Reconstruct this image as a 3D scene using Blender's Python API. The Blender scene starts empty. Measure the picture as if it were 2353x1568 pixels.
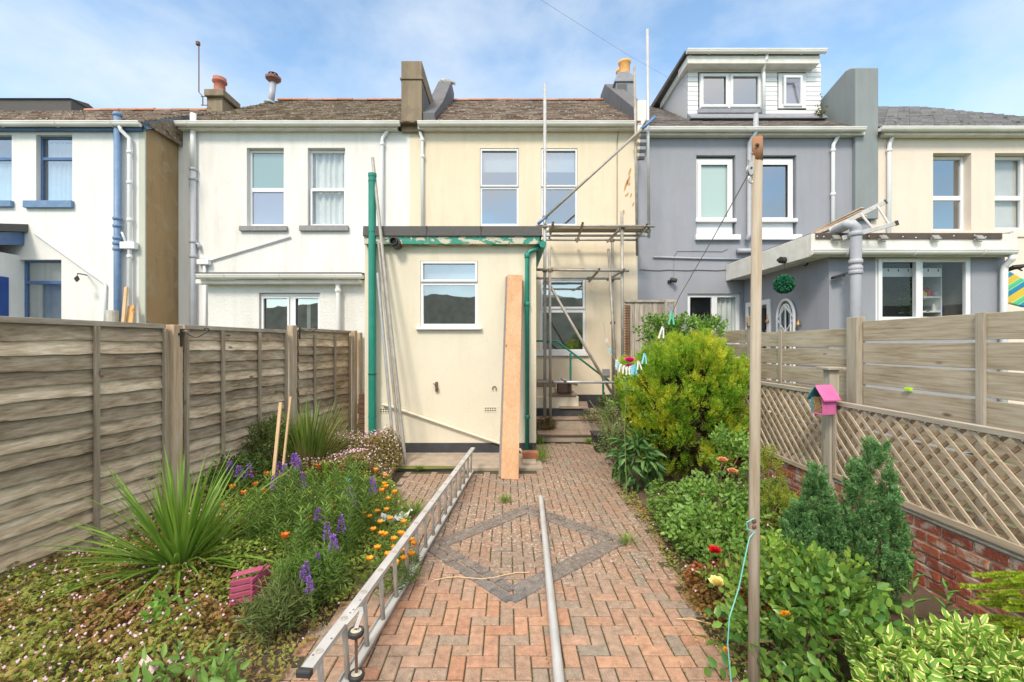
import bpy, math, random
import numpy as np
from mathutils import Vector, noise as mn
R = math.radians
scene = bpy.context.scene
COL = scene.collection
random.seed(7); rng = np.random.default_rng(7)

# ------------------------------------------------------------------ camera, sky, sun
F_, CX, CY, EYE = 1020.0, 1165.0, 792.0, 1.8       # photo measured on a 2353 px wide print
cam = bpy.data.cameras.new('camera'); camo = bpy.data.objects.new('camera', cam); COL.objects.link(camo)
camo.location = (0, 0, EYE); camo.rotation_euler = (R(90), 0, 0)
cam.sensor_width = 36; cam.lens = 36 * F_ / 2353
cam.shift_x = (1176.5 - CX) / 2353; cam.shift_y = (CY - 784) / 2353
cam.clip_start = .05; cam.clip_end = 2000
scene.camera = camo

SUN_EL, SUN_AZ = 45, 202     # azimuth measured clockwise from +Y (north): behind the camera and to its left
w = bpy.data.worlds.new('World'); scene.world = w; w.use_nodes = True
nt = w.node_tree; nd = nt.nodes; lk = nt.links; nd.clear()
sky = nd.new('ShaderNodeTexSky'); sky.sky_type = 'NISHITA'; sky.sun_disc = False
sky.sun_elevation = R(SUN_EL); sky.sun_rotation = R(SUN_AZ); sky.air_density = 1.0; sky.dust_density = .25; sky.ozone_density = 2.5
tc = nd.new('ShaderNodeTexCoord')
mp = nd.new('ShaderNodeMapping'); mp.inputs['Scale'].default_value = (1.0, 1.0, 2.0); mp.inputs['Location'].default_value = (3.3, 1.2, .4)
lk.new(tc.outputs['Generated'], mp.inputs['Vector'])
n1 = nd.new('ShaderNodeTexNoise'); n1.inputs['Scale'].default_value = 3.4; n1.inputs['Detail'].default_value = 8; n1.inputs['Roughness'].default_value = .55; n1.inputs['Distortion'].default_value = .15
lk.new(mp.outputs[0], n1.inputs['Vector'])
rp = nd.new('ShaderNodeValToRGB'); rp.color_ramp.elements[0].position = .35; rp.color_ramp.elements[1].position = .72
rp.color_ramp.elements[0].color = (.0, .0, .0, 1); rp.color_ramp.elements[1].color = (.78, .78, .78, 1)
tint = nd.new('ShaderNodeMix'); tint.data_type = 'RGBA'; tint.blend_type = 'MULTIPLY'; tint.inputs[0].default_value = 1; tint.inputs[7].default_value = (1.6, 1.6, 1.42, 1); lk.new(sky.outputs[0], tint.inputs[6])
lk.new(n1.outputs[0], rp.inputs[0])
mx = nd.new('ShaderNodeMix'); mx.data_type = 'RGBA'; mx.inputs[7].default_value = (4.3, 4.7, 5.1, 1)
lk.new(rp.outputs[0], mx.inputs[0]); lk.new(tint.outputs[2], mx.inputs[6])
# unseen bright cloud overhead and behind the camera, added for fill light and reflections
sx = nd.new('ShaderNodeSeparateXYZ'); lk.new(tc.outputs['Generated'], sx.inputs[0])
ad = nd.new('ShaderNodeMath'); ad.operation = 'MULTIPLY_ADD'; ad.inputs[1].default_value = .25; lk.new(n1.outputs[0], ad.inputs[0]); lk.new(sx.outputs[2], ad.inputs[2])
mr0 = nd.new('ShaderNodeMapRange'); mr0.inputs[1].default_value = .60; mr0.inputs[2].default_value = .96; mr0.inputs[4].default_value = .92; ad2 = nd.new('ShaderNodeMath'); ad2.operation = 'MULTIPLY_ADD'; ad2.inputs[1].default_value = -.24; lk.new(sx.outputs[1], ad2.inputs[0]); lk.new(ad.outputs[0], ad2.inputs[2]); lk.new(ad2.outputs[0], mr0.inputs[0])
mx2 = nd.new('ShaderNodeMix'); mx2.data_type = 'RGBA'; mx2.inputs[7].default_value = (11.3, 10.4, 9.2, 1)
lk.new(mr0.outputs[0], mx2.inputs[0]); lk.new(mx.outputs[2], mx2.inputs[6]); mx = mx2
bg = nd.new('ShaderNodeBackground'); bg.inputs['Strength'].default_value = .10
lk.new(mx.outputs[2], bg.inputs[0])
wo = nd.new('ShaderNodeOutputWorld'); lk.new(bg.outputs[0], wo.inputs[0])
sl = bpy.data.lights.new('sun', 'SUN'); sl.energy = 1.5; sl.angle = R(12); sl.color = (1, .90, .76)
so = bpy.data.objects.new('sun', sl); COL.objects.link(so)
az, el = R(SUN_AZ), R(SUN_EL)
sd = Vector((math.sin(az) * math.cos(el), math.cos(az) * math.cos(el), math.sin(el)))
so.rotation_euler = sd.to_track_quat('Z', 'Y').to_euler(); so.location = (0, -5, 12)
scene.view_settings.view_transform = 'Standard'; scene.view_settings.look = 'None'
scene.view_settings.gamma = 1; scene.view_settings.use_curve_mapping = False
scene.view_settings.exposure = 1.1
scene.cycles.max_bounces = 8; scene.cycles.transparent_max_bounces = 24

# ------------------------------------------------------------------ helpers
def PX(x, Y): return (x - CX) * Y / F_
def PZ(y, Y): return EYE - (y - CY) * Y / F_
def P(x, y, Y): return Vector((PX(x, Y), Y, PZ(y, Y)))

def tag(o, label=None, cat=None, group=None, kind=None):
    if label: o['label'] = label
    if cat: o['category'] = cat
    if group: o['group'] = group
    if kind: o['kind'] = kind
    return o
def thing(name, label, cat, loc=(0, 0, 0), group=None):
    o = bpy.data.objects.new(name, None); COL.objects.link(o); o.location = loc; o.empty_display_size = .1
    return tag(o, label, cat, group)
def wloc(o):
    v = Vector((0, 0, 0))
    while o is not None: v += o.location; o = o.parent
    return v
def link_mesh(name, me, mat, parent=None, smooth=False):
    me.materials.append(mat)
    if smooth: me.polygons.foreach_set('use_smooth', [True] * len(me.polygons))
    o = bpy.data.objects.new(name, me); COL.objects.link(o)
    if parent: o.parent = parent
    return o
class MB:
    def __init__(s): s.v = []; s.f = []
    def add(s, vs, fs):
        b = len(s.v); s.v += [tuple(v) for v in vs]; s.f += [tuple(b + i for i in f) for f in fs]; return s
    def box(s, x0, x1, y0, y1, z0, z1):
        return s.add([(x0,y0,z0),(x1,y0,z0),(x1,y1,z0),(x0,y1,z0),(x0,y0,z1),(x1,y0,z1),(x1,y1,z1),(x0,y1,z1)],
                     [(0,3,2,1),(4,5,6,7),(0,1,5,4),(1,2,6,5),(2,3,7,6),(3,0,4,7)])
    def pbox(s, x0, x1, yt, yb, Y, front=.0, back=.05):      # x/y as measured on the print, at distance Y
        return s.box(PX(x0, Y), PX(x1, Y), Y - front, Y + back, PZ(yb, Y), PZ(yt, Y))
    def obox(s, c, ax, ay, az, hx, hy, hz):
        c = Vector(c); ax, ay, az = Vector(ax).normalized(), Vector(ay).normalized(), Vector(az).normalized()
        vs = [c + ax*hx*i + ay*hy*j + az*hz*k for k in (-1, 1) for (i, j) in ((-1,-1),(1,-1),(1,1),(-1,1))]
        return s.add(vs, [(0,3,2,1),(4,5,6,7),(0,1,5,4),(1,2,6,5),(2,3,7,6),(3,0,4,7)])
    def bar(s, a, b, w, t, up=(0, 0, 1)):                    # rectangular bar from a to b
        a, b = Vector(a), Vector(b); d = (b - a); L = d.length; d.normalize(); u = Vector(up)
        sd_ = d.cross(u)
        if sd_.length < 1e-4: sd_ = d.cross(Vector((0, 1, 0)))
        sd_.normalize(); u2 = sd_.cross(d).normalized()
        return s.obox((a + b) / 2, sd_, d, u2, w / 2, L / 2, t / 2)
    def tube(s, pts, r, n=12, cap=True):
        pts = [Vector(p) for p in pts]; rs = r if isinstance(r, (list, tuple)) else [r] * len(pts)
        prev = None; b = len(s.v); N = len(pts)
        for i, p in enumerate(pts):
            d = (pts[min(i+1, N-1)] - pts[max(i-1, 0)]).normalized()
            if prev is None:
                u = d.cross(Vector((0, 0, 1)));
                if u.length < 1e-3: u = d.cross(Vector((1, 0, 0)))
            else: u = prev - d * prev.dot(d)
            u.normalize(); prev = u; w_ = d.cross(u)
            for k in range(n):
                a = 2 * math.pi * k / n
                s.v.append(tuple(p + (u * math.cos(a) + w_ * math.sin(a)) * rs[i]))
        for i in range(N - 1):
            for k in range(n):
                k2 = (k + 1) % n
                s.f.append((b+i*n+k, b+i*n+k2, b+(i+1)*n+k2, b+(i+1)*n+k))
        if cap:
            s.f.append(tuple(b + k for k in reversed(range(n)))); s.f.append(tuple(b + (N-1)*n + k for k in range(n)))
        return s
    def pipe(s, a, b, ro, ri, n=14):                          # open tube showing its hollow end
        a, b = Vector(a), Vector(b); d = (b - a).normalized(); u = d.cross(Vector((0, 0, 1)))
        if u.length < 1e-3: u = d.cross(Vector((1, 0, 0)))
        u.normalize(); w_ = d.cross(u); q = len(s.v)
        for (p, r) in ((a, ri), (a, ro), (b, ro), (b, ri)):
            for k in range(n):
                t = 2*math.pi*k/n; s.v.append(tuple(p + (u*math.cos(t) + w_*math.sin(t)) * r))
        for i in range(4):
            j = (i + 1) % 4
            for k in range(n):
                k2 = (k+1) % n; s.f.append((q+i*n+k, q+i*n+k2, q+j*n+k2, q+j*n+k))
        return s
    def lathe(s, prof, c, n=20, axis='z'):
        b = len(s.v); c = Vector(c)
        for (r, h) in prof:
            for k in range(n):
                a = 2*math.pi*k/n; x, y = r*math.cos(a), r*math.sin(a)
                s.v.append(tuple(c + (Vector((x, y, h)) if axis == 'z' else Vector((x, h, y)) if axis == 'y' else Vector((h, x, y)))))
        for i in range(len(prof) - 1):
            for k in range(n):
                k2 = (k+1) % n; s.f.append((b+i*n+k, b+i*n+k2, b+(i+1)*n+k2, b+(i+1)*n+k))
        s.f.append(tuple(b+k for k in reversed(range(n)))); s.f.append(tuple(b+(len(prof)-1)*n+k for k in range(n)))
        return s
    def prism(s, poly, axis, a, b):                            # polygon (2-D) swept along an axis
        n = len(poly)
        def pt(p, t): return (t, p[0], p[1]) if axis == 'x' else (p[0], t, p[1]) if axis == 'y' else (p[0], p[1], t)
        return s.add([pt(p, a) for p in poly] + [pt(p, b) for p in poly],
                     [tuple(reversed(range(n))), tuple(range(n, 2*n))] + [(i, (i+1) % n, n+(i+1) % n, n+i) for i in range(n)])
    def ball(s, c, rx, ry=None, rz=None, n=16, m=10):
        ry = ry or rx; rz = rz or rx
        q = len(s.v); c = Vector(c)
        for i in range(m + 1):
            t = math.pi * i / m
            for k in range(n):
                a = 2*math.pi*k/n
                s.v.append((c.x + rx*math.sin(t)*math.cos(a), c.y + ry*math.sin(t)*math.sin(a), c.z + rz*math.cos(t)))
        for i in range(m):
            for k in range(n):
                k2 = (k+1) % n; s.f.append((q+i*n+k, q+(i+1)*n+k, q+(i+1)*n+k2, q+i*n+k2))
        return s
    def build(s, name, mat, parent=None, smooth=False, bevel=0, kind=None):
        off = wloc(parent) if parent else Vector((0, 0, 0))
        me = bpy.data.meshes.new(name)
        me.from_pydata([(v[0]-off.x, v[1]-off.y, v[2]-off.z) for v in s.v], [], s.f); me.update()
        o = link_mesh(name, me, mat, parent, smooth)
        if bevel:
            m = o.modifiers.new('bevel', 'BEVEL'); m.width = bevel; m.segments = 2; m.limit_method = 'ANGLE'
        if kind: o['kind'] = kind
        return o

def np_mesh(name, V, F4, mat, parent=None, uv=None, smooth=False):
    """V (n,3) world, F4 (m,4)"""
    off = np.array(wloc(parent) if parent else (0, 0, 0))
    me = bpy.data.meshes.new(name); V = (V - off).astype(np.float32); m = len(F4)
    me.vertices.add(len(V)); me.vertices.foreach_set('co', V.ravel())
    me.loops.add(m * 4); me.loops.foreach_set('vertex_index', F4.astype(np.int32).ravel())
    me.polygons.add(m); me.polygons.foreach_set('loop_start', np.arange(0, m*4, 4, dtype=np.int32))
    me.update(calc_edges=True)
    if uv is not None:
        l = me.uv_layers.new(name='UVMap'); l.data.foreach_set('uv', uv[F4.ravel()].astype(np.float32).ravel())
    me.validate()
    return link_mesh(name, me, mat, parent, smooth)
def nrm(a): return a / np.maximum(np.linalg.norm(a, axis=1, keepdims=True), 1e-9)
def leaf_arrays(C, D, N, L, W, fold=.25, droop=.12):
    n = len(C); D = nrm(D); S = nrm(np.cross(D, N)); U = np.cross(S, D)
    L = (np.ones(n) * L)[:, None]; W = (np.ones(n) * W)[:, None]
    b = C; t = C + D*L - U*L*droop
    r1 = C + D*L*.33 + S*W*.46 + U*W*fold; l1 = C + D*L*.33 - S*W*.46 + U*W*fold
    r2 = C + D*L*.70 + S*W*.34 + U*W*fold*.6 - U*L*droop*.4; l2 = C + D*L*.70 - S*W*.34 + U*W*fold*.6 - U*L*droop*.4
    V = np.stack([b, r1, r2, t, l2, l1], 1).reshape(-1, 3)
    base = (np.arange(n) * 6)[:, None]
    F = np.concatenate([base + np.array([0, 1, 2, 3]), base + np.array([0, 3, 4, 5])], 1).reshape(-1, 4)
    uv = np.tile(np.array([[0, 0], [1, .33], [1, .7], [0, 1], [1, .7], [1, .33]], float), (n, 1))
    return V, F, uv
class LB:                                                     # collects leaf batches
    def __init__(s): s.V = []; s.F = []; s.U = []; s.n = 0
    def add(s, V, F, uv): s.V.append(V); s.F.append(F + s.n); s.U.append(uv); s.n += len(V); return s
    def leaves(s, *a, **k): return s.add(*leaf_arrays(*a, **k))
    def build(s, name, mat, parent=None):
        return np_mesh(name, np.concatenate(s.V), np.concatenate(s.F), mat, parent, np.concatenate(s.U))
def rdir(n, up=0.0):
    v = rng.normal(size=(n, 3)); v = nrm(v); v[:, 2] = v[:, 2] + up; return nrm(v)

# ------------------------------------------------------------------ materials
def newmat(name):
    m = bpy.data.materials.new(name); m.use_nodes = True; n = m.node_tree; n.nodes.clear()
    out = n.nodes.new('ShaderNodeOutputMaterial'); b = n.nodes.new('ShaderNodeBsdfPrincipled'); n.links.new(b.outputs[0], out.inputs[0])
    return m, n, b, out
def c4(c): return (c[0], c[1], c[2], 1)
def noise_node(n, scale, detail=6, stretch=(1, 1, 1), dist=0, rough=.6, coord='Object'):
    tc_ = n.nodes.new('ShaderNodeTexCoord'); mp_ = n.nodes.new('ShaderNodeMapping'); mp_.inputs['Scale'].default_value = stretch
    n.links.new(tc_.outputs[coord], mp_.inputs[0])
    t = n.nodes.new('ShaderNodeTexNoise'); t.inputs['Scale'].default_value = scale; t.inputs['Detail'].default_value = detail
    t.inputs['Distortion'].default_value = dist; t.inputs['Roughness'].default_value = rough
    n.links.new(mp_.outputs[0], t.inputs['Vector']); return t
def ramp(n, src, stops):
    r = n.nodes.new('ShaderNodeValToRGB'); e = r.color_ramp.elements
    while len(e) < len(stops): e.new(.5)
    for i, (p, c) in enumerate(stops): e[i].position = p; e[i].color = c4(c) if len(c) == 3 else c
    n.links.new(src, r.inputs[0]); return r.outputs[0]
def mixc(n, f, a, b, mode='MIX'):
    m = n.nodes.new('ShaderNodeMix'); m.data_type = 'RGBA'; m.blend_type = mode
    for i, v in ((0, f), (6, a), (7, b)):
        if isinstance(v, (int, float)): m.inputs[i].default_value = v
        elif isinstance(v, tuple): m.inputs[i].default_value = c4(v)
        else: n.links.new(v, m.inputs[i])
    return m.outputs[2]
def bump(n, b, src, strength=.3, dist=.01):
    bp = n.nodes.new('ShaderNodeBump'); bp.inputs['Strength'].default_value = strength; bp.inputs['Distance'].default_value = dist
    n.links.new(src, bp.inputs['Height']); n.links.new(bp.outputs[0], b.inputs['Normal'])
def G(x): return (x, x, x)

def mat_plain(name, c1, c2=None, scale=8, rough=.6, metal=0, bs=60, bd=.1, island=False, stretch=(1, 1, 1), spec=.5):
    m, n, b, o = newmat(name); c2 = c2 or tuple(x * .8 for x in c1)
    t = noise_node(n, scale, stretch=stretch)
    col = ramp(n, t.outputs[0], [(.3, c1), (.72, c2)])
    if island:
        g = n.nodes.new('ShaderNodeNewGeometry')
        v = ramp(n, g.outputs['Random Per Island'], [(0, G(.72)), (1, G(1.25))]); col = mixc(n, 1.0, col, v, 'MULTIPLY')
    n.links.new(col, b.inputs['Base Color'])
    b.inputs['Roughness'].default_value = rough; b.inputs['Metallic'].default_value = metal; b.inputs['Specular IOR Level'].default_value = spec
    if bd: bump(n, b, noise_node(n, bs).outputs[0], bd, .01)
    return m
def mat_render(name, c, dirt, bd=.35, bs=45, amt=.5, blotch=None):
    """painted render: faint mottling, run-down streaks with their own shapes, fine texture"""
    m, n, b, o = newmat(name)
    a = noise_node(n, 1.1, 8); s = noise_node(n, 1.6, 7, stretch=(2.6, 2.6, .35), dist=.3)
    f1 = ramp(n, a.outputs[0], [(.42, G(0)), (.75, G(1))]); f2 = ramp(n, s.outputs[0], [(.47, G(0)), (.78, G(1))])
    col = mixc(n, f1, c, tuple(x * .93 for x in c))
    mm = n.nodes.new('ShaderNodeMath'); mm.operation = 'MULTIPLY'; mm.inputs[1].default_value = amt; n.links.new(f2, mm.inputs[0])
    col = mixc(n, mm.outputs[0], col, dirt)
    sp = noise_node(n, 9, 8); f3 = ramp(n, sp.outputs[0], [(.66, G(0)), (.74, G(.5))])
    col = mixc(n, f3, col, tuple(x * .86 for x in c))
    tcv = n.nodes.new('ShaderNodeTexCoord'); wv_ = noise_node(n, 2.5, 4); va = n.nodes.new('ShaderNodeMix'); va.data_type = 'VECTOR'; va.inputs[0].default_value = .22
    n.links.new(tcv.outputs['Object'], va.inputs[4]); n.links.new(wv_.outputs[1], va.inputs[5])
    vo = n.nodes.new('ShaderNodeTexVoronoi'); vo.feature = 'DISTANCE_TO_EDGE'; vo.inputs['Scale'].default_value = .75; n.links.new(va.outputs[1], vo.inputs['Vector'])
    col = mixc(n, ramp(n, vo.outputs['Distance'], [(.0015, G(.13)), (.004, G(0))]), col, tuple(x * .55 for x in c))
    if blotch:
        q = noise_node(n, 2.3, 5, dist=1); col = mixc(n, ramp(n, q.outputs[0], [(.5, G(0)), (.66, G(1))]), col, blotch)
    n.links.new(col, b.inputs['Base Color']); b.inputs['Roughness'].default_value = .85; b.inputs['Specular IOR Level'].default_value = .3
    bump(n, b, noise_node(n, bs, 4).outputs[0], bd, .012)
    return m
def mat_wood(name, cols, axis='y', rough=.85, knots=True, fresh=False, isl=.35):
    m, n, b, o = newmat(name)
    st = {'x': (.06, 1, 1), 'y': (1, .06, 1), 'z': (1, 1, .06)}[axis]
    g = n.nodes.new('ShaderNodeNewGeometry')
    t = noise_node(n, 46, 8, stretch=st, dist=.2); t2 = noise_node(n, 5, 7, stretch=tuple(min(1, x * 4) for x in st), dist=.4)
    f = n.nodes.new('ShaderNodeMath'); f.operation = 'ADD'
    m1 = n.nodes.new('ShaderNodeMath'); m1.operation = 'MULTIPLY'; m1.inputs[1].default_value = .5; n.links.new(t.outputs[0], m1.inputs[0])
    m2 = n.nodes.new('ShaderNodeMath'); m2.operation = 'MULTIPLY'; m2.inputs[1].default_value = .5; n.links.new(t2.outputs[0], m2.inputs[0])
    n.links.new(m1.outputs[0], f.inputs[0]); n.links.new(m2.outputs[0], f.inputs[1])
    k = len(cols); col = ramp(n, f.outputs[0], [(.36 + .28 * i / max(1, k - 1), c) for i, c in enumerate(cols)])
    v = ramp(n, g.outputs['Random Per Island'], [(0, G(1 - isl)), (1, G(1 + isl))]); col = mixc(n, 1.0, col, v, 'MULTIPLY')
    if knots:
        tc_ = n.nodes.new('ShaderNodeTexCoord'); mp_ = n.nodes.new('ShaderNodeMapping')
        mp_.inputs['Scale'].default_value = tuple(.5 if x < 1 else 1.3 for x in st); n.links.new(tc_.outputs['Object'], mp_.inputs[0])
        vo = n.nodes.new('ShaderNodeTexVoronoi'); vo.inputs['Scale'].default_value = 4.2; n.links.new(mp_.outputs[0], vo.inputs['Vector'])
        col = mixc(n, ramp(n, vo.outputs['Distance'], [(.05, G(.8)), (.11, G(0))]), col, tuple(x * .35 for x in cols[0]))
    n.links.new(col, b.inputs['Base Color']); b.inputs['Roughness'].default_value = rough; b.inputs['Specular IOR Level'].default_value = .2
    bump(n, b, t.outputs[0], .5, .006)
    return m
def mat_leaf(name, cols, patch=None, rough=.55, trans=.35, margin=None, psc=2.0, pth=(.45, .62)):
    m, n, b, o = newmat(name); g = n.nodes.new('ShaderNodeNewGeometry')
    k = len(cols); col = ramp(n, g.outputs['Random Per Island'], [(i / max(1, k - 1), c) for i, c in enumerate(cols)])
    if patch:
        q = noise_node(n, psc, 5); col = mixc(n, ramp(n, q.outputs[0], [(pth[0], G(0)), (pth[1], G(.85))]), col, patch)
    if margin:
        u = n.nodes.new('ShaderNodeUVMap'); sx = n.nodes.new('ShaderNodeSeparateXYZ'); n.links.new(u.outputs[0], sx.inputs[0])
        ad = n.nodes.new('ShaderNodeMath'); ad.operation = 'ADD'; nn = noise_node(n, 60, 2); sc_ = n.nodes.new('ShaderNodeMath'); sc_.operation = 'MULTIPLY'; sc_.inputs[1].default_value = .5
        n.links.new(nn.outputs[0], sc_.inputs[0]); n.links.new(sx.outputs[0], ad.inputs[0]); n.links.new(sc_.outputs[0], ad.inputs[1])
        col = mixc(n, ramp(n, ad.outputs[0], [(.90, G(0)), (.98, G(1))]), col, margin)
    n.links.new(col, b.inputs['Base Color']); b.inputs['Roughness'].default_value = rough; b.inputs['Specular IOR Level'].default_value = .35
    if trans:
        tr = n.nodes.new('ShaderNodeBsdfTranslucent'); n.links.new(col, tr.inputs[0]); ms = n.nodes.new('ShaderNodeMixShader'); ms.inputs[0].default_value = trans
        n.links.new(b.outputs[0], ms.inputs[1]); n.links.new(tr.outputs[0], ms.inputs[2]); n.links.new(ms.outputs[0], o.inputs[0])
    return m
def mat_glass(name, refl=.3, tint=(.75, .8, .82), back=None, rough=.01):
    m, n, b, o = newmat(name); gl = n.nodes.new('ShaderNodeBsdfGlossy'); gl.inputs['Roughness'].default_value = rough
    t = noise_node(n, 1.5, 2); bp = n.nodes.new('ShaderNodeBump'); bp.inputs['Strength'].default_value = .06; bp.inputs['Distance'].default_value = .02
    n.links.new(t.outputs[0], bp.inputs['Height']); n.links.new(bp.outputs[0], gl.inputs['Normal'])
    if back:
        d = n.nodes.new('ShaderNodeBsdfDiffuse'); d.inputs[0].default_value = c4(back)
    else:
        d = n.nodes.new('ShaderNodeBsdfTransparent'); d.inputs[0].default_value = c4(tint)
    ms = n.nodes.new('ShaderNodeMixShader'); ms.inputs[0].default_value = refl
    n.links.new(d.outputs[0], ms.inputs[1]); n.links.new(gl.outputs[0], ms.inputs[2]); n.links.new(ms.outputs[0], o.inputs[0]); return m
def mat_roof(name, cols, moss=(.16, .10, .03), mosst=(.55, .66), pale=(.5, .47, .4)):
    m, n, b, o = newmat(name); g = n.nodes.new('ShaderNodeNewGeometry')
    k = len(cols); col = ramp(n, g.outputs['Random Per Island'], [(i / max(1, k - 1), c) for i, c in enumerate(cols)])
    q = noise_node(n, 5, 8); col = mixc(n, ramp(n, q.outputs[0], [(mosst[0], G(0)), (mosst[1], G(.85))]), col, moss)
    q2 = noise_node(n, 14, 8); col = mixc(n, ramp(n, q2.outputs[0], [(.58, G(0)), (.64, G(.8))]), col, pale)
    n.links.new(col, b.inputs['Base Color']); b.inputs['Roughness'].default_value = .9; b.inputs['Specular IOR Level'].default_value = .2
    bump(n, b, noise_node(n, 40, 6).outputs[0], .8, .02); return m

M = {}
M['white'] = mat_render('white_render', (.715, .705, .685), (.48, .44, .37), amt=.4)
M['white_blue'] = mat_render('bright_white_render', (.73, .725, .715), (.53, .5, .44), amt=.35)
M['pebble'] = mat_render('textured_white_render', (.68, .675, .65), (.47, .43, .36), bd=1.0, bs=22, amt=.35)
M['cream'] = mat_render('cream_render', (.705, .615, .47), (.54, .43, .28), amt=.4)
M['cream_ext'] = mat_render('cream_extension_render', (.695, .635, .505), (.55, .48, .34), amt=.4)
M['grey'] = mat_render('blue_grey_render', (.30, .31, .35), (.24, .245, .275), amt=.5)
M['peach'] = mat_render('peach_render', (.72, .63, .54), (.6, .48, .38), amt=.3)
M['brown'] = mat_render('brown_cement_render', (.33, .225, .115), (.16, .12, .07), amt=.8, blotch=(.34, .26, .155))
M['plinth'] = mat_plain('black_bitumen_plinth', (.028, .03, .036), (.06, .06, .065), 5, .65)
M['upvc'] = mat_plain('white_upvc', (.74, .75, .77), (.70, .71, .72), 3, .35, bd=0)
M['gutter'] = mat_plain('white_gutter_plastic', (.76, .76, .74), (.60, .58, .53), 4, .4, bd=0, stretch=(.4, 1, 1))
M['fascia'] = mat_plain('white_painted_fascia', (.72, .715, .69), (.58, .56, .5), 5, .55, bd=.1)
M['blue'] = mat_plain('blue_gloss_paint', (.055, .12, .27), (.09, .16, .32), 9, .4, bd=.15)
M['bluepipe'] = mat_plain('weathered_blue_paint', (.10, .19, .34), (.16, .25, .40), 9, .5, bd=.15)
M['deepblue'] = mat_plain('deep_blue_door_paint', (.01, .05, .24), (.02, .07, .3), 3, .35, bd=0)
M['green'] = mat_plain('green_gloss_paint', (.012, .19, .135), (.02, .24, .17), 6, .35, bd=.08)
M['greypipe'] = mat_plain('grey_painted_pipe', (.40, .41, .45), (.33, .34, .38), 5, .45, bd=0)
M['greysill'] = mat_plain('grey_painted_sill', (.27, .27, .28), (.20, .20, .2), 12, .8)
M['felt'] = mat_plain('grey_mineral_felt', (.075, .073, .073), (.12, .115, .11), 80, .95, bs=220, bd=.6)
M['glass'] = mat_glass('window_glass', .42)
M['glassopen'] = mat_glass('open_window_glass', .05, (.95, .96, .96))
M['glassclear'] = mat_glass('clear_window_glass', .13, (.9, .92, .92))
M['frost'] = mat_glass('frosted_window_glass', .16, back=(.36, .47, .43), rough=.25)
M['greenpane'] = mat_glass('obscured_green_glass', .22, back=(.17, .27, .24), rough=.08)
M['greypane'] = mat_glass('lilac_grey_glass', .28, back=(.2, .2, .25), rough=.05)
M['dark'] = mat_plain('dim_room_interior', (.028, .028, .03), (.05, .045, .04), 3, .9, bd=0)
M['net'] = mat_plain('white_net_curtain', (.70, .72, .70), (.55, .58, .56), 3, .9, bd=0)
M['blind'] = mat_plain('white_window_blind', (.62, .63, .62), (.5, .52, .52), 2, .8, bd=0)
M['tiles'] = mat_roof('mossy_brown_roof_tiles', [(.075, .06, .048), (.15, .12, .095), (.24, .20, .155), (.10, .075, .055), (.19, .165, .14)], moss=(.09, .045, .012), mosst=(.50, .62), pale=(.36, .34, .29))
M['tiles2'] = mat_roof('lichened_brown_roof_tiles', [(.08, .065, .055), (.17, .125, .10), (.27, .215, .17), (.11, .08, .065), (.22, .19, .16)], moss=(.10, .04, .02), pale=(.42, .40, .36))
M['slate'] = mat_roof('grey_brown_slates', [(.13, .115, .11), (.19, .165, .155), (.22, .2, .19)], moss=(.10, .075, .06), mosst=(.55, .7), pale=(.26, .24, .22))
M['slate2'] = mat_roof('grey_roof_tiles', [(.15, .15, .16), (.19, .19, .2), (.23, .23, .235)], moss=(.06, .06, .05), mosst=(.60, .64), pale=(.3, .3, .28))
M['ridge'] = mat_plain('terracotta_ridge', (.45, .2, .13), (.30, .15, .1), 6, .8, island=True)
M['terracotta'] = mat_plain('red_clay_pot', (.42, .13, .08), (.32, .12, .08), 8, .7)
M['yellowpot'] = mat_plain('buff_clay_pot', (.75, .40, .12), (.6, .3, .1), 8, .65)
M['stackbrown'] = mat_render('brown_chimney_render', (.25, .20, .14), (.10, .08, .06), amt=.8, blotch=(.17, .13, .09))
M['stackgrey'] = mat_render('dark_grey_parapet_render', (.125, .125, .135), (.07, .07, .075), amt=.6)
M['stackpale'] = mat_render('blue_grey_parapet_render', (.235, .265, .275), (.17, .19, .19), amt=.6)
M['lead'] = mat_plain('grey_lead_flashing', (.28, .29, .33), (.2, .21, .24), 8, .6, bd=.4, bs=12)
M['metal'] = mat_plain('galvanised_scaffold_steel', (.40, .375, .34), (.26, .23, .19), 9, .5, metal=.25, bd=.1)
M['metal_bright'] = mat_plain('bright_galvanised_steel', (.50, .51, .52), (.37, .37, .37), 7, .4, metal=.3, bd=.05)
M['rust'] = mat_plain('rusty_steel', (.20, .10, .06), (.12, .07, .05), 20, .7, metal=.3)
M['coupler'] = mat_plain('scaffold_coupler_steel', (.24, .2, .16), (.14, .11, .09), 30, .6, metal=.5)
M['bluetape'] = mat_plain('blue_painted_steel', (.07, .17, .38), (.12, .22, .4), 9, .5)
M['alu'] = mat_plain('aluminium_ladder', (.50, .50, .495), (.37, .36, .345), 14, .45, metal=.15, bd=.05, stretch=(1, .3, 1))
M['alu_rung'] = mat_plain('dull_aluminium_rung', (.46, .42, .37), (.34, .30, .26), 12, .45, metal=.2, bd=.05)
M['rubber'] = mat_plain('black_rubber', (.02, .02, .022), (.035, .035, .035), 20, .55)
M['black'] = mat_plain('black_iron', (.022, .02, .02), (.04, .035, .03), 20, .5, metal=.2)
M['fence'] = mat_wood('weathered_grey_brown_boards', [(.19, .135, .09), (.35, .27, .185), (.49, .40, .29), (.61, .525, .415)], 'y')
M['batten'] = mat_wood('weathered_fence_batten', [(.22, .17, .12), (.33, .27, .2), (.43, .37, .29)], 'z', isl=.15)
M['post'] = mat_wood('weathered_fence_post', [(.27, .19, .12), (.42, .33, .235), (.52, .45, .37)], 'z', isl=.12)
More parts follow.
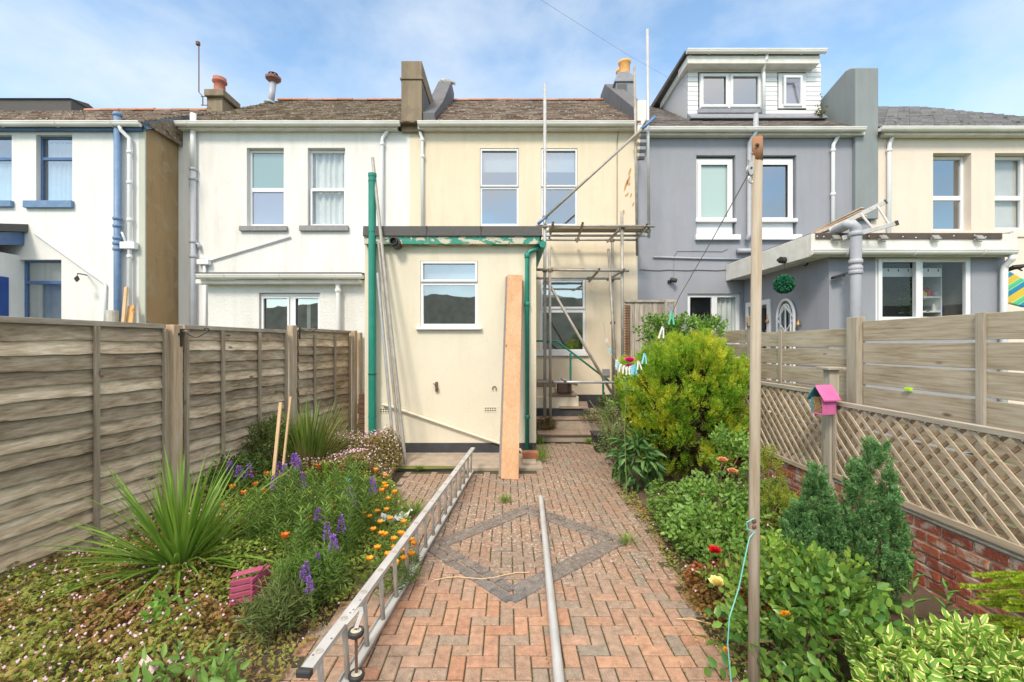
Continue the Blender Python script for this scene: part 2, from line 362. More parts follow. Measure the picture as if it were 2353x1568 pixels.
M['post_tan'] = mat_wood('tan_fence_post', [(.33, .22, .13), (.47, .35, .23), (.58, .49, .37)], 'z', isl=.05)
M['cap'] = mat_wood('weathered_capping_rail', [(.25, .21, .165), (.38, .33, .27), (.48, .43, .36)], 'y', isl=.15)
M['board'] = mat_wood('pale_weathered_boards', [(.27, .21, .135), (.38, .315, .225), (.46, .395, .30), (.52, .46, .37)], 'y', isl=.14)
M['boardpost'] = mat_wood('pale_weathered_post', [(.28, .235, .175), (.39, .34, .27), (.46, .41, .34)], 'z', isl=.12)
M['trellis'] = mat_wood('pale_trellis_lath', [(.36, .27, .18), (.46, .37, .27), (.54, .46, .37)], 'y', knots=False, isl=.2)
M['vboards'] = mat_wood('streaked_vertical_boards', [(.17, .14, .11), (.34, .30, .25), (.47, .43, .37)], 'z', isl=.18)
M['lattice'] = mat_wood('brown_stained_lattice', [(.15, .075, .035), (.22, .12, .06)], 'z', knots=False)
M['fresh'] = mat_wood('fresh_sawn_timber', [(.42, .23, .12), (.50, .295, .165), (.56, .355, .215)], 'z', rough=.7, isl=.03)
M['pole'] = mat_wood('weathered_round_pole', [(.25, .185, .12), (.35, .295, .225), (.42, .375, .315)], 'z', isl=.05)
M['stake'] = mat_wood('pale_wooden_stake', [(.5, .34, .18), (.6, .44, .27)], 'z', isl=.08)
M['concrete'] = mat_plain('worn_concrete', (.40, .33, .26), (.27, .22, .175), 6, .9, bs=50, bd=.6)
M['stone'] = mat_plain('weathered_stone_slab', (.32, .235, .18), (.2, .15, .115), 7, .9, bs=40, bd=.6)
# ------------------------------------------------------------------ ground
def sheet(name, pts, z, mat, sub=None):
    mb = MB(); mb.add([(x, y, z) for x, y in pts], [tuple(range(len(pts)))])
    return mb.build(name, mat, kind='structure')
M['soil'] = mat_plain('dry_garden_soil', (.13, .09, .055), (.065, .045, .03), 6, .95, bs=40, bd=.9)
M['lawn'] = mat_plain('rough_grass_ground', (.07, .10, .03), (.12, .12, .05), 3, .95, bs=60, bd=.8)
M['hill'] = mat_plain('wooded_hillside', (.22, .23, .19), (.40, .39, .32), .6, .95, bd=.4, bs=2)
M['joint'] = mat_plain('mossy_joint_sand', (.055, .042, .026), (.06, .065, .02), 3, .95, bs=80, bd=.6)
sheet('ground', [(-300, -300), (300, -300), (300, 300), (-300, 300)], -.03, M['lawn'])
sheet('garden_soil', [(-4.6, -2), (3.2, -2), (3.2, 10), (-4.6, 10)], -.012, M['soil'])
# hillside behind the camera (it is what the lower windows mirror)
mb = MB(); hx = np.linspace(-160, 160, 60)
for i, x in enumerate(hx):
    h = 11.0 + 1.4 * math.sin(x * .05 + 1) + 1.2 * mn.noise(Vector((x * .1, 0, 0)))
    mb.v += [(x, -62, -1), (x, -66, h * .92), (x, -80, h), (x, -120, h - 2)]
for i in range(59):
    for k in range(3): mb.f.append((i*4+k, i*4+k+1, i*4+4+k+1, i*4+4+k))
mb.build('hill', M['hill'], kind='structure')

# block paving: real blocks in a 90-degree herringbone, charcoal blocks for the diamond
def mat_paver(name, cols, lich):
    m, n, b, o = newmat(name); g = n.nodes.new('ShaderNodeNewGeometry')
    col = ramp(n, g.outputs['Random Per Island'], [(i / (len(cols) - 1), c) for i, c in enumerate(cols)])
    big = noise_node(n, .9, 4)
    tcx = n.nodes.new('ShaderNodeTexCoord'); sp = n.nodes.new('ShaderNodeSeparateXYZ'); n.links.new(tcx.outputs['Object'], sp.inputs[0])
    # worn, weathered part of the path: from the diamond to the house
    yr = n.nodes.new('ShaderNodeMath'); yr.operation = 'ADD'; n.links.new(sp.outputs[1], yr.inputs[0]); n.links.new(big.outputs[0], yr.inputs[1])
    old = ramp(n, yr.outputs[0], [(0, G(0)), (1, G(1))])
    mr = n.nodes.new('ShaderNodeMapRange'); mr.inputs[1].default_value = 3.55; mr.inputs[2].default_value = 4.1; n.links.new(yr.outputs[0], mr.inputs[0])
    col = mixc(n, mr.outputs[0], col, mixc(n, .55, col, (.135, .10, .078)))
    t = noise_node(n, 20, 5); col = mixc(n, .45, col, ramp(n, t.outputs[0], [(.3, G(.35)), (.7, G(1.0))]), 'OVERLAY')
    s = noise_node(n, 34, 5, rough=.7); lm = n.nodes.new('ShaderNodeMath'); lm.operation = 'MULTIPLY'
    n.links.new(mr.outputs[0], lm.inputs[0]); n.links.new(ramp(n, s.outputs[0], [(.53, G(0)), (.60, G(1))]), lm.inputs[1])
    pm = noise_node(n, 1.5, 3); lm2 = n.nodes.new('ShaderNodeMath'); lm2.operation = 'MULTIPLY'
    n.links.new(lm.outputs[0], lm2.inputs[0]); n.links.new(ramp(n, pm.outputs[0], [(.36, G(.25)), (.55, G(lich))]), lm2.inputs[1])
    col = mixc(n, lm2.outputs[0], col, (.44, .40, .34))
    fs = noise_node(n, 180, 2); col = mixc(n, ramp(n, fs.outputs[0], [(.58, G(0)), (.64, G(.55))]), col, (.5, .41, .34))
    n.links.new(col, b.inputs['Base Color']); b.inputs['Roughness'].default_value = .9; b.inputs['Specular IOR Level'].default_value = .25
    bump(n, b, noise_node(n, 120, 4).outputs[0], .5, .004); return m
M['paver'] = mat_paver('red_block_pavers', [(.30, .160, .100), (.265, .157, .105), (.225, .16, .117), (.335, .187, .118), (.185, .157, .125), (.30, .185, .13), (.285, .145, .088)], .85)
M['charcoal'] = mat_paver('charcoal_block_pavers', [(.09, .09, .093), (.12, .12, .12), (.075, .075, .08)], .25)
def left_edge(y):
    pts = [(1.0, -1.42), (2.4, -1.30), (3.0, -1.22), (4.0, -1.15), (4.7, -1.1), (5.4, -1.42), (6.2, -1.5), (6.3, -1.5)]
    return np.interp(y, [p[0] for p in pts], [p[1] for p in pts])
def right_edge(y):
    pts = [(1.0, 1.16), (2.4, 1.30), (3.0, 1.32), (4.2, 1.42), (5.4, 1.42), (7, 1.7), (8.2, 1.95)]
    return np.interp(y, [p[0] for p in pts], [p[1] for p in pts])
def block(mb, cx, cy, hx, hy, z, rot=0, tilt=.0035):
    c, s = math.cos(rot), math.sin(rot); g = .0075; ch = .005
    hx -= g/2; hy -= g/2; ta, tb = random.gauss(0, tilt), random.gauss(0, tilt); dz = random.gauss(0, .0012)
    vs = []
    for (f, zz) in ((0, z - .02), (0, z - ch), (ch, z)):
        for (i, j) in ((-1,-1),(1,-1),(1,1),(-1,1)):
            lx, ly = i*(hx-f), j*(hy-f); vs.append((cx + lx*c - ly*s, cy + lx*s + ly*c, zz + dz + (ta*lx + tb*ly)*2))
    fs = [(8, 9, 10, 11)]
    for l in (0, 4):
        for k in range(4): k2 = (k+1) % 4; fs.append((l+k, l+k2, l+4+k2, l+4+k))
    mb.add(vs, fs)
DC, DR = (.02, 3.94), 1.0         # diamond centre, half diagonal along the path
DCx, DRx = .03, .99
u = .0925
sheet('paving_bed', [(-1.44, .6), (1.18, .6), (1.3, 2.4), (1.42, 4.2), (1.42, 5.4), (1.95, 8.2), (.45, 8.2), (.45, 6.35), (-1.52, 6.35), (-1.42, 5.4), (-1.1, 4.7), (-1.15, 4), (-1.22, 3)], -.006, M['joint'])
mb = MB(); x0, y0 = -1.62, .9
for a in range(-60, 90):
    for q in range(-40, 90):
        for (ox, oy, hx_, hy_) in ((0, 0, u, u/2), (2, 0, u/2, u)):
            gx, gy = a + 2*q + ox, -a + 2*q + oy
            cx = x0 + (gx * u) + hx_; cy = y0 + (gy * u) + hy_
            if cy < 1.1 or cy > 8.05: continue
            if cx < left_edge(cy) + hx_*.6 or cx > right_edge(cy) - hx_*.4: continue
            if cy > 6.2 and cx < .48: continue
            d = abs(cx - DC[0]) + abs(cy - DC[1])
            if DR - .10 < d < DR + .06 and False: continue
            block(mb, cx, cy, hx_, hy_, .004)
mb.build('paving', M['paver'], kind='structure')
mb = MB()
DCn = Vector((.16, 4.0, 0)); cor = [Vector((1.11, 4.06, 0)), Vector((.235, 4.96, 0)), Vector((-.755, 3.94, 0)), Vector((.02, 3.07, 0))]
for i_ in range(4):
    for r in range(2):
        k_ = 1 - (r*.094 + .03) / .66; A = DCn + (cor[i_] - DCn)*k_; B = DCn + (cor[(i_+1) % 4] - DCn)*k_
        L = (B - A).length; n_ = int(L / .187) + 1; d = (B - A).normalized(); rot = math.atan2(d.y, d.x)
        for k in range(n_):
            p = A + d * ((k + .5) * L / n_); block(mb, p.x, p.y, L / n_ / 2, .0465, .014, rot, .0006)
mb.build('diamond_paving_border', M['charcoal'], kind='structure')
# worn concrete apron in front of the extension, raised ground and steps at the main wall
mb = MB(); mb.box(-1.75, .52, 6.36, 7.27, -.02, .035); mb.build('concrete_apron', M['concrete'], kind='structure', bevel=.01)
sheet('moss', [(-1.7, 6.30), (-1.2, 6.27), (-.75, 6.30), (-.6, 6.42), (-1.2, 6.44), (-1.7, 6.45)], .041, mat_plain('green_moss', (.12, .15, .02), (.16, .14, .04), 20, .95, bs=90, bd=.8))
t = thing('stone_steps', 'two low weathered stone steps up from the brick path beside the cream extension', 'steps', (1.2, 8.2, 0))
mb = MB(); mb.box(.52, 2.5, 8.17, 8.56, 0, .13); mb.build('riser', M['concrete'], t, bevel=.01)
mb = MB(); mb.box(.56, 1.35, 8.12, 8.53, .132, .172); mb.box(1.355, 2.5, 8.12, 8.53, .132, .172); mb.build('tread', M['stone'], t, bevel=.008)
mb = MB(); mb.box(.5, 2.6, 8.55, 8.72, 0, .34); mb.build('riser', M['concrete'], t, bevel=.01)
mb = MB(); mb.box(.5, 2.6, 8.53, 8.86, .342, .378); mb.build('tread', M['stone'], t, bevel=.008)
mb = MB(); mb.box(.48, 4.4, 8.86, 9.99, -.02, .372); mb.build('upper_yard', M['concrete'], kind='structure')

# ------------------------------------------------------------------ house builders
def wall_open(mb, X0, X1, Z0, Z1, Y, ops, rev=.14, side=.5):
    xs = sorted({X0, X1, *[o[0] for o in ops], *[o[1] for o in ops]}); zs = sorted({Z0, Z1, *[o[2] for o in ops], *[o[3] for o in ops]})
    xs = [x for x in xs if X0 <= x <= X1]; zs = [z for z in zs if Z0 <= z <= Z1]
    for i in range(len(xs)-1):
        for j in range(len(zs)-1):
            cx, cz = (xs[i]+xs[i+1])/2, (zs[j]+zs[j+1])/2
            if any(o[0] < cx < o[1] and o[2] < cz < o[3] for o in ops): continue
            mb.add([(xs[i],Y,zs[j]),(xs[i+1],Y,zs[j]),(xs[i+1],Y,zs[j+1]),(xs[i],Y,zs[j+1])], [(0,1,2,3)])
    for (a, b, c, d) in ops:
        a, b, c, d = max(a, X0), min(b, X1), max(c, Z0), min(d, Z1)
        y2 = Y + rev
        mb.add([(a,Y,c),(a,y2,c),(a,y2,d),(a,Y,d)], [(0,1,2,3)]); mb.add([(b,Y,c),(b,y2,c),(b,y2,d),(b,Y,d)], [(3,2,1,0)])
        mb.add([(a,Y,d),(b,Y,d),(b,y2,d),(a,y2,d)], [(3,2,1,0)]); mb.add([(a,Y,c),(b,Y,c),(b,y2,c),(a,y2,c)], [(0,1,2,3)])
    y2 = Y + side
    mb.add([(X0,Y,Z0),(X0,y2,Z0),(X0,y2,Z1),(X0,Y,Z1)], [(3,2,1,0)]); mb.add([(X1,Y,Z0),(X1,y2,Z0),(X1,y2,Z1),(X1,Y,Z1)], [(0,1,2,3)])
    mb.add([(X0,Y,Z1),(X1,Y,Z1),(X1,y2,Z1),(X0,y2,Z1)], [(0,1,2,3)])
    return mb
def opx(x0, x1, yt, yb, Y): return (PX(x0, Y), PX(x1, Y), PZ(yb, Y), PZ(yt, Y))
def window(parent, x0, x1, yt, yb, Y, rev=.14, fw=5, splits=(), mull=(), fmat='upvc', pane='glass', curtain=None, sash=None, inner=True, label=None, name='window', openers=()):
    """x, y measured on the print at distance Y; splits = transom heights (y), mull = mullion x"""
    a, b, c, d = opx(x0, x1, yt, yb, Y); f = fw * Y / F_; Yf = Y + rev - .07
    mb = MB(); dep = .06
    mb.box(a, a+f, Yf, Yf+dep, c, d); mb.box(b-f, b, Yf, Yf+dep, c, d); mb.box(a+f, b-f, Yf, Yf+dep, c, c+f*1.15); mb.box(a+f, b-f, Yf, Yf+dep, d-f, d)
    zs = [c + f*1.15] + [PZ(s, Y) for s in sorted(splits, reverse=True)] + [d - f]
    for s in splits: z = PZ(s, Y); mb.box(a+f, b-f, Yf+.002, Yf+dep, z-f*.75, z+f*.75)
    for mxx in mull:
        X_ = PX(mxx, Y); mb.box(X_-f*.8, X_+f*.8, Yf-.002, Yf+dep-.004, c+f*1.15, d-f)
    w_ = mb.build(name, M[fmat], parent, bevel=.004)
    if label: w_['label'] = label
    for (ox0, ox1, oyt, oyb) in openers:                      # raised opening lights
        q = opx(ox0, ox1, oyt, oyb, Y); mo = MB(); g = f * .8; y1 = Yf - .028; y2 = Yf - .003
        mo.box(q[0], q[0]+g, y1, y2, q[2], q[3]); mo.box(q[1]-g, q[1], y1, y2, q[2], q[3]); mo.box(q[0]+g, q[1]-g, y1, y2, q[2], q[2]+g); mo.box(q[0]+g, q[1]-g, y1, y2, q[3]-g, q[3])
        mo.build('opening_light', M[fmat], w_, bevel=.004)
    mb = MB(); zz = sorted(zs)
    pan = pane if isinstance(pane, (list, tuple)) else [pane] * (len(zz) - 1)
    for i in range(len(zz) - 1):
        mb = MB(); mb.add([(a+f*.7, Yf+.03, zz[i]-f*.2), (b-f*.7, Yf+.03, zz[i]-f*.2), (b-f*.7, Yf+.03, zz[i+1]+f*.2), (a+f*.7, Yf+.03, zz[i+1]+f*.2)], [(0,1,2,3)])
        mb.build('pane', M[pan[i]], w_)
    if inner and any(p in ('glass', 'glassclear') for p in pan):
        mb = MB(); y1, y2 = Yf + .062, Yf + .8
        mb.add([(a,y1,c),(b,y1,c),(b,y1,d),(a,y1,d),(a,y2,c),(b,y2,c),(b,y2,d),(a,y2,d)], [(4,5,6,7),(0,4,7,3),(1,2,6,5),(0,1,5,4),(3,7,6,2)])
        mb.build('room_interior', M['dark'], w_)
    if curtain:
        kind, lo, hi, l, r = curtain                        # lo/hi/l/r as fractions of the opening
        y_ = Yf + .11; n_ = 60; mb = MB()
        z1, z2 = c + (d-c)*lo, c + (d-c)*hi; xa, xb = a + (b-a)*l, a + (b-a)*r
        amp = {'net': .018, 'curtain': .03, 'blind': .0, 'lace': .012}[kind]; fr = {'net': 60, 'curtain': 45, 'blind': 0, 'lace': 40}[kind]
        for i in range(n_ + 1):
            x = xa + (xb-xa)*i/n_; yy = y_ + amp*math.sin(x*fr + .8*math.sin(x*17)); mb.v += [(x, yy, z1), (x, yy, z2)]
        for i in range(n_): mb.f.append((2*i, 2*i+2, 2*i+3, 2*i+1))
        mb.build('curtain' if kind != 'blind' else 'blind', M.get(kind, M['net']), w_, smooth=True)
    return w_
def sill(w_, x0, x1, yt, yb, Y, mat, front=.07):
    MB().pbox(x0, x1, yt, yb, Y, front, .09).build('sill', M[mat], w_, bevel=.006)
def gutter(parent, x0, x1, yc, Y, mat='gutter', r=.06, brackets=True):
    X0, X1 = PX(x0, Y), PX(x1, Y); z = PZ(yc, Y); mb = MB(); prof = []
    for k in range(9):
        a = math.pi + math.pi*k/8; prof.append((Y + r*math.cos(a), z + .02 + r*math.sin(a)))
    prof += [(Y + r, z + .04), (Y - r, z + .04)]
    mb.prism(prof, 'x', X0, X1)
    mb.box(X0 - .003, X1 + .003, Y - r - .008, Y - r + .006, z + .03, z + .052)
    g = mb.build('gutter', M[mat], parent)
    if brackets:
        n_ = max(2, int((X1 - X0) / .95))
        for k in range(n_):
            mb = MB(); x = X0 + (k + .5) * (X1 - X0) / n_
            pts = [(x, Y + (r+.006)*math.cos(math.pi + math.pi*j/8), z + .02 + (r+.008)*math.sin(math.pi + math.pi*j/8)) for j in range(9)]
            mb.tube([(x, Y - r - .01, z + .05)] + pts, .008, 6)
            mb.build('gutter_bracket', M[mat], g)
    return g
def pipe(parent, pts, r, mat, collars=(), name='downpipe', n=14):
    mb = MB(); mb.tube(pts, r, n)
    for (p, ex) in collars:
        p = Vector(p); mb.tube([p - Vector((0, 0, .035)), p - Vector((0, 0, .02)), p + Vector((0, 0, .02)), p + Vector((0, 0, .035))], [r*1.12, r*(1.12+ex), r*(1.12+ex), r*1.12], n)
    return mb.build(name, M[mat], parent, smooth=True)
def roof_tiles(parent, Xa, Xb, Y0, Z0, slope, Y1, mat, tw=.27, g=.15, left=None, right=None, under=True, name='roof', th=.018, jit=.014):
    """Courses of real tiles; left(Y) gives the left limit for a hip"""
    mb = MB(); L = math.hypot(1, slope); cy, cz = 1/L, slope/L; n_ = int((Y1 - Y0) / cy / g) + 1
    for k in range(n_):
        Ya = Y0 + k*g*cy; Yb = min(Ya + g*1.25*cy, Y1 + .05); xl = Xa if left is None else max(Xa, left(Ya))
        x = xl - (tw/2 if k % 2 else 0); xr = Xb if right is None else min(Xb, right(Ya))
        while x < xr:
            xa, xb = max(x, xl) + .004, min(x + tw, xr) - .004; x += tw
            if xb - xa < .03: continue
            j = random.uniform(0, jit) + .004; sk = random.gauss(0, .006)
            z1 = Z0 + (Ya - Y0)*slope + j + .012; z2 = Z0 + (Yb - Y0)*slope + .0; ya = Ya + random.gauss(0, .006)
            mb.add([(xa,ya,z1-th+sk*.3),(xb,ya,z1-th-sk*.3),(xb,ya,z1+th+random.uniform(0,.006)),(xa,ya,z1+th),(xa,Yb,z2),(xb,Yb,z2)], [(0,1,2,3),(3,2,5,4),(0,3,4),(1,5,2)])
    o = mb.build(name, M[mat], parent)
    if under:
        mu = MB(); xl0 = Xa; xl1 = Xa if left is None else max(Xa, left(Y1))
        zr = Z0 + (Y1 - Y0)*slope
        mu.add([(xl0, Y0, Z0-.03), (Xb, Y0, Z0-.03), (Xb if right is None else right(Y1), Y1, zr-.03), (xl1, Y1, zr-.03), (xl0, Y1+4, Z0-.03), (Xb, Y1+4, Z0-.03)], [(0,1,2,3), (3,2,5,4), (0,3,4), (1,5,2)])
        mu.build('roof_deck', M['tiles'], o)
    return o
def ridge(parent, Xa, Xb, Y, Z, mat='ridge', r=.085, sag=.0):
    mb = MB(); n_ = max(1, int((Xb - Xa)/.42))
    for i in range(n_):
        a = Xa + (Xb-Xa)*i/n_ + .006; b = Xa + (Xb-Xa)*(i+1)/n_ - .006; zz = Z + random.gauss(0, .008)
        prof = [(Y + r*math.cos(math.pi*k/8)*1.2, zz + r*math.sin(math.pi*k/8)) for k in range(9)]
        mb.prism(prof, 'x', a, b)
    return mb.build('ridge_tiles', M[mat], parent)

FY = 10.0
# ------------------------------------------------------------------ house with blue trim (far left)
BY = 9.08
t = thing('terraced_house', 'white rendered house with blue window frames, blue pipe and brown cement side wall', 'house', (-9.6, BY, 0), 'terraced houses in the row')
hb = t
ops = [opx(83, 166, 310, 463, BY), opx(-48, 27, 310, 463, BY), opx(45, 141, 597, 830, BY)]
XR = -7.41
mb = MB(); wall_open(mb, -13.5, XR, 0, PZ(297, BY), BY, ops, .16, 0.02); mb.build('wall', M['white_blue'], t)
mb = MB(); zt0, sl_ = PZ(300, BY), .56                          # brown side wall rising under the verge
mb.prism([(BY+.001, 0), (12.8, 0), (12.8, 3.0), (11.6, zt0 + (11.6-BY)*sl_), (BY+.001, zt0)], 'x', XR - .3, XR + .002); mb.build('side_wall', M['brown'], t)
mb = MB(); mb.pbox(320, 334, 303, 830, BY, .012, .02); mb.build('quoin_strip', mat_render('grey_green_corner_strip', (.50, .52, .46), (.4, .42, .34)), t)
w1 = window(t, 83, 166, 310, 463, BY, .16, 4.5, splits=(361,), fmat='blue', curtain=('net', .0, .93, .1, 1.0)); sill(w1, 60, 171, 463, 479, BY, 'bluepipe')
w2 = window(t, -48, 27, 310, 463, BY, .16, 4.5, splits=(361,), fmat='blue', curtain=('lace', 0, .62, 0, 1)); sill(w2, -70, 33, 463, 477, BY, 'bluepipe')
w3 = window(t, 45, 141, 597, 830, BY, .16, 5, splits=(648,), fmat='blue', curtain=('lace', 0, 1, .0, 1))
MB().pbox(-60, 330, 293, 304, BY, .10, .02).build('fascia', M['blue'], t, bevel=.005)
gutter(t, -60, 322, 286.5, BY - .16)
mb = MB(); zv = PZ(291, BY - .1); dY = 3.3
mb.obox((XR + .075, BY - .1 + dY/2, zv + dY*.6/2 + .02), (1, 0, 0), (0, 1, .6), (0, -.6, 1), .02, dY/2*1.166, .075); mb.build('bargeboard', M['bluepipe'], t)
RZ = PZ(281, BY - .12)
rf = roof_tiles(t, -13.5, XR + .11, BY - .14, RZ, .60, BY + 2.45, 'tiles2', .25, .15, under=True)
ridge(rf, PX(198, 11.53), XR + .1, 11.55, RZ + 2.60*.6 + .005)
mb = MB(); mb.box(-13.5, PX(197, 11.9), 11.5, 12.4, RZ+1.2, PZ(246, 11.9)); mb.prism([(11.45, PZ(247, 11.9)), (12.45, PZ(247, 11.9)), (11.95, PZ(238, 11.9)+.02)], 'x', -13.5, PX(199, 11.9)); mb.build('rear_ridge', M['felt'], t)
yb = BY - .1
pipe(t, [(PX(270, yb), yb, 0), (PX(270, yb), yb, PZ(262, yb))], .062, 'bluepipe', [((PX(270, yb), yb, PZ(y_, yb)), .18) for y_ in (264, 503, 520, 548, 560, 573)], 'soil_pipe')
yw = BY - .08
mb_pts = [(PX(283, yw), yw - .08, PZ(295, yw)), (PX(284, yw), yw - .06, PZ(303, yw)), (PX(297, yw), yw, PZ(318, yw)), (PX(298, yw), yw, PZ(330, yw)), (PX(298, yw), yw, 0)]
pipe(t, mb_pts, .038, 'upvc', [((PX(298, yw), yw, PZ(y_, yw)), .25) for y_ in (350, 420, 506, 590)])
MB().pbox(280, 314, 557, 573, yw, .06, .05).build('hopper', M['upvc'], t, bevel=.01)
pipe(t, [P(276, 534, yw), P(280, 535, yw), P(290, 560, yw)], .022, 'upvc', name='waste_pipe')
pipe(t, [P(78, 535, BY-.03), P(236, 648, BY-.03), P(243, 655, BY-.03), P(239, 790, BY-.03)], .02, 'upvc', name='waste_pipe')
# porch with blue fascia
mb = MB(); XP = -9.97; mb.box(-13.5, XP, 8.2, BY - .002, 0, 3.62); mb.build('porch_wall', M['white_blue'], t)
mb = MB(); mb.box(XP + .002, XP + .03, 8.28, 8.86, 0, 3.14); mb.build('porch_door', M['deepblue'], t, bevel=.004)
mb = MB(); mb.prism([(8.1, 3.62), (BY - .003, 3.84), (BY - .003, 4.1), (8.1, 3.86)], 'x', -13.6, XP + .1); mb.build('porch_fascia', M['blue'], t)
mb = MB(); mb.prism([(8.0, 3.865), (BY - .004, 4.105), (BY - .004, 4.26), (8.0, 4.0)], 'x', -13.7, XP + .18); mb.build('porch_roof', M['felt'], t)
o = MB(); o.tube([P(200, 633, BY - .02), P(186, 630, BY - .25), P(178, 629, BY - .3)], .012, 6); o.tube([P(178, 629, BY-.3), P(177, 636, BY-.3)], .006, 6); o.prism([(PX(171, BY-.3), PZ(640, BY-.3)), (PX(178, BY-.3), PZ(634, BY-.3)), (PX(182, BY-.3), PZ(642, BY-.3)), (PX(176, BY-.3), PZ(648, BY-.3))], 'y', BY - .315, BY - .285)
tag(o.build('line_pulley', M['black']), 'small black washing line pulley bracket on the wall of the blue-trimmed house', 'pulley')

# ------------------------------------------------------------------ white house
t = thing('terraced_house', 'white rendered house with grey sills and a low pebbledashed rear extension', 'house', (-4.8, FY, 0), 'terraced houses in the row')
hw = t
XL, XM = PX(410, FY), PX(942, FY)
ops = [opx(567, 652, 340, 520, FY), opx(707, 793, 340, 520, FY)]
mb = MB(); wall_open(mb, XL, XM, 0, PZ(302, FY), FY, ops, .16); mb.build('wall', M['white'], t)
w1 = window(t, 567, 652, 341, 520, FY, .18, 6, splits=(433,), pane=['greypane', 'greenpane']); sill(w1, 553, 662, 521, 532, FY, 'greysill')
w2 = window(t, 707, 793, 341, 520, FY, .18, 6, splits=(433,), curtain=('curtain', 0, 1, 0, 1), pane='glassclear', openers=((709, 792, 432, 518),)); sill(w2, 690, 802, 520, 532, FY, 'greysill')
MB().pbox(392, 917, 291, 304, FY, .16, -.02).build('fascia', M['fascia'], t, bevel=.006)
MB().box(PX(392, FY), PX(917, FY), FY - .139, FY + .01, PZ(303, FY), PZ(303, FY) + .02).build('soffit', M['fascia'], t)
gutter(t, 379, 919, 286, FY - .22)
g0Y, g0Z = FY - .2, PZ(282, FY - .2); sw = .68; yr_ = 13.3
hipx = lambda Y: np.interp(Y, [g0Y, yr_], [PX(385, g0Y), PX(640, yr_)])
rf = roof_tiles(t, PX(385, g0Y), -1.72, g0Y, g0Z, sw, yr_, 'tiles', .26, .15, left=hipx, under=False)
zr = g0Z + (yr_-g0Y)*sw
mu = MB(); mu.add([(PX(385, g0Y), g0Y, g0Z-.03), (-1.72, g0Y, g0Z-.03), (-1.72, yr_, zr-.03), (PX(640, yr_), yr_, zr-.03), (PX(385, g0Y), yr_+3.4, g0Z-.03), (-1.72, yr_+3.4, g0Z-.03)], [(0,1,2,3), (0,3,4), (3,2,5,4)]); mu.build('roof_deck', M['tiles'], rf)
ridge(rf, PX(640, yr_), -1.9, yr_, zr)
yd = FY - .06
pipe(t, [P(893, 293, yd), P(888, 305, yd), P(879, 318, yd), P(878, 330, yd), (PX(878, yd), yd, 2.2)], .04, 'upvc', [((PX(878, yd), yd, PZ(332, yd)), .25)])
pipe(t, [(PX(444, yd), yd, PZ(262, yd)), (PX(444, yd), yd, PZ(385, yd))], .062, 'upvc', [], 'soil_pipe')
pipe(t, [(PX(444, yd), yd, 0), (PX(444, yd), yd, PZ(386, yd))], .066, 'greypipe', [((PX(444, yd), yd, PZ(y_, yd)), .15) for y_ in (390, 412, 556, 590)], 'soil_pipe')
pipe(t, [P(447, 560, yd), P(456, 561, yd), P(458, 573, yd)], .035, 'greypipe', name='waste_pipe')
MB().pbox(456, 483, 597, 609, yd, .07, .05).build('hopper', M['upvc'], t, bevel=.01)
pipe(t, [P(468, 598, yd), P(462, 588, yd)], .022, 'upvc', name='waste_pipe')
pipe(t, [P(484, 600, FY-.03), P(560, 577, FY-.03), P(668, 545, FY-.03)], .016, 'greypipe', name='waste_pipe')
pipe(t, [P(470, 609, yd), (PX(470, yd), yd, 1)], .035, 'upvc')
# low extension
EY = 8.72
ops = [opx(595, 735, 673, 850, EY)]
mb = MB(); wall_open(mb, PX(478, EY), -2.34, 0, PZ(645, EY), EY, ops, .12, FY - EY - .01); mb.build('extension_wall', M['pebble'], t)
window(t, 595, 735, 674, 850, EY, .14, 6, mull=(667,), pane='glass', openers=((598, 662, 681, 850), (672, 733, 681, 850)), curtain=('blind', .35, .9, .72, .78))
MB().pbox(463, 833, 645, 655, EY, .17, .01).build('extension_fascia', M['fascia'], t, bevel=.006)
gutter(t, 455, 834, 637, EY - .23)
ez = PZ(632, EY - .2); mb = MB(); mb.prism([(EY - .2, ez), (FY - .01, ez + .12), (FY - .01, ez + .20), (EY - .2, ez + .05)], 'x', PX(464, EY), PX(836, EY)); mb.build('extension_roof', M['felt'], t)
ye = EY - .1
pipe(t, [P(770, 641, ye), P(776, 652, ye), P(777, 665, ye), (PX(777, ye), ye, 0)], .045, 'upvc', [((PX(777, ye), ye, PZ(668, ye)), .25)])
# chimneys of the white house: left stack with pot, flue, big stack above the party wall
c = thing('chimney', 'short brown chimney stack with a red clay pot left of the white house roof', 'chimney', (PX(495, 11.4), 11.4, 6), 'chimneys on the terrace')
mb = MB(); mb.box(PX(475, 11.2), PX(511, 11.2), 11.2, 11.75, 5.6, PZ(224, 11.2)); mb.build('stack', M['stackbrown'], c, bevel=.01)
mb = MB(); mb.box(PX(470, 11.15), PX(515, 11.15), 11.12, 11.85, PZ(224, 11.2), PZ(208, 11.2)); mb.build('stack_cap', M['stackbrown'], c, bevel=.02)
z8 = PZ(208, 11.3); cx8 = PX(502, 11.35)
MB().lathe([(.15, 0), (.135, .03), (.125, .22), (.17, .25), (.17, .29), (.14, .30), (.155, .36), (.12, .37)], (cx8, 11.4, z8), 18).build('chimney_pot', M['terracotta'], c, smooth=True)
mb = MB(); ya = 11.15; mb.tube([P(457, 103, ya), P(457, 212, ya), P(466, 222, ya), P(466, 243, ya)], .013, 6); mb.tube([P(455, 97, ya), P(455, 104, ya)], .05, 8)
for yy in (222, 242): mb.tube([P(462, yy, ya), P(478, yy, ya)], .01, 6)
tag(mb.build('aerial', M['rust']), 'thin rusty aerial mast strapped to the short left chimney', 'aerial')
f = thing('flue', 'leaning grey flue pipe with a reddish round cowl on the mossy roof', 'flue', P(622, 240, 12.6))
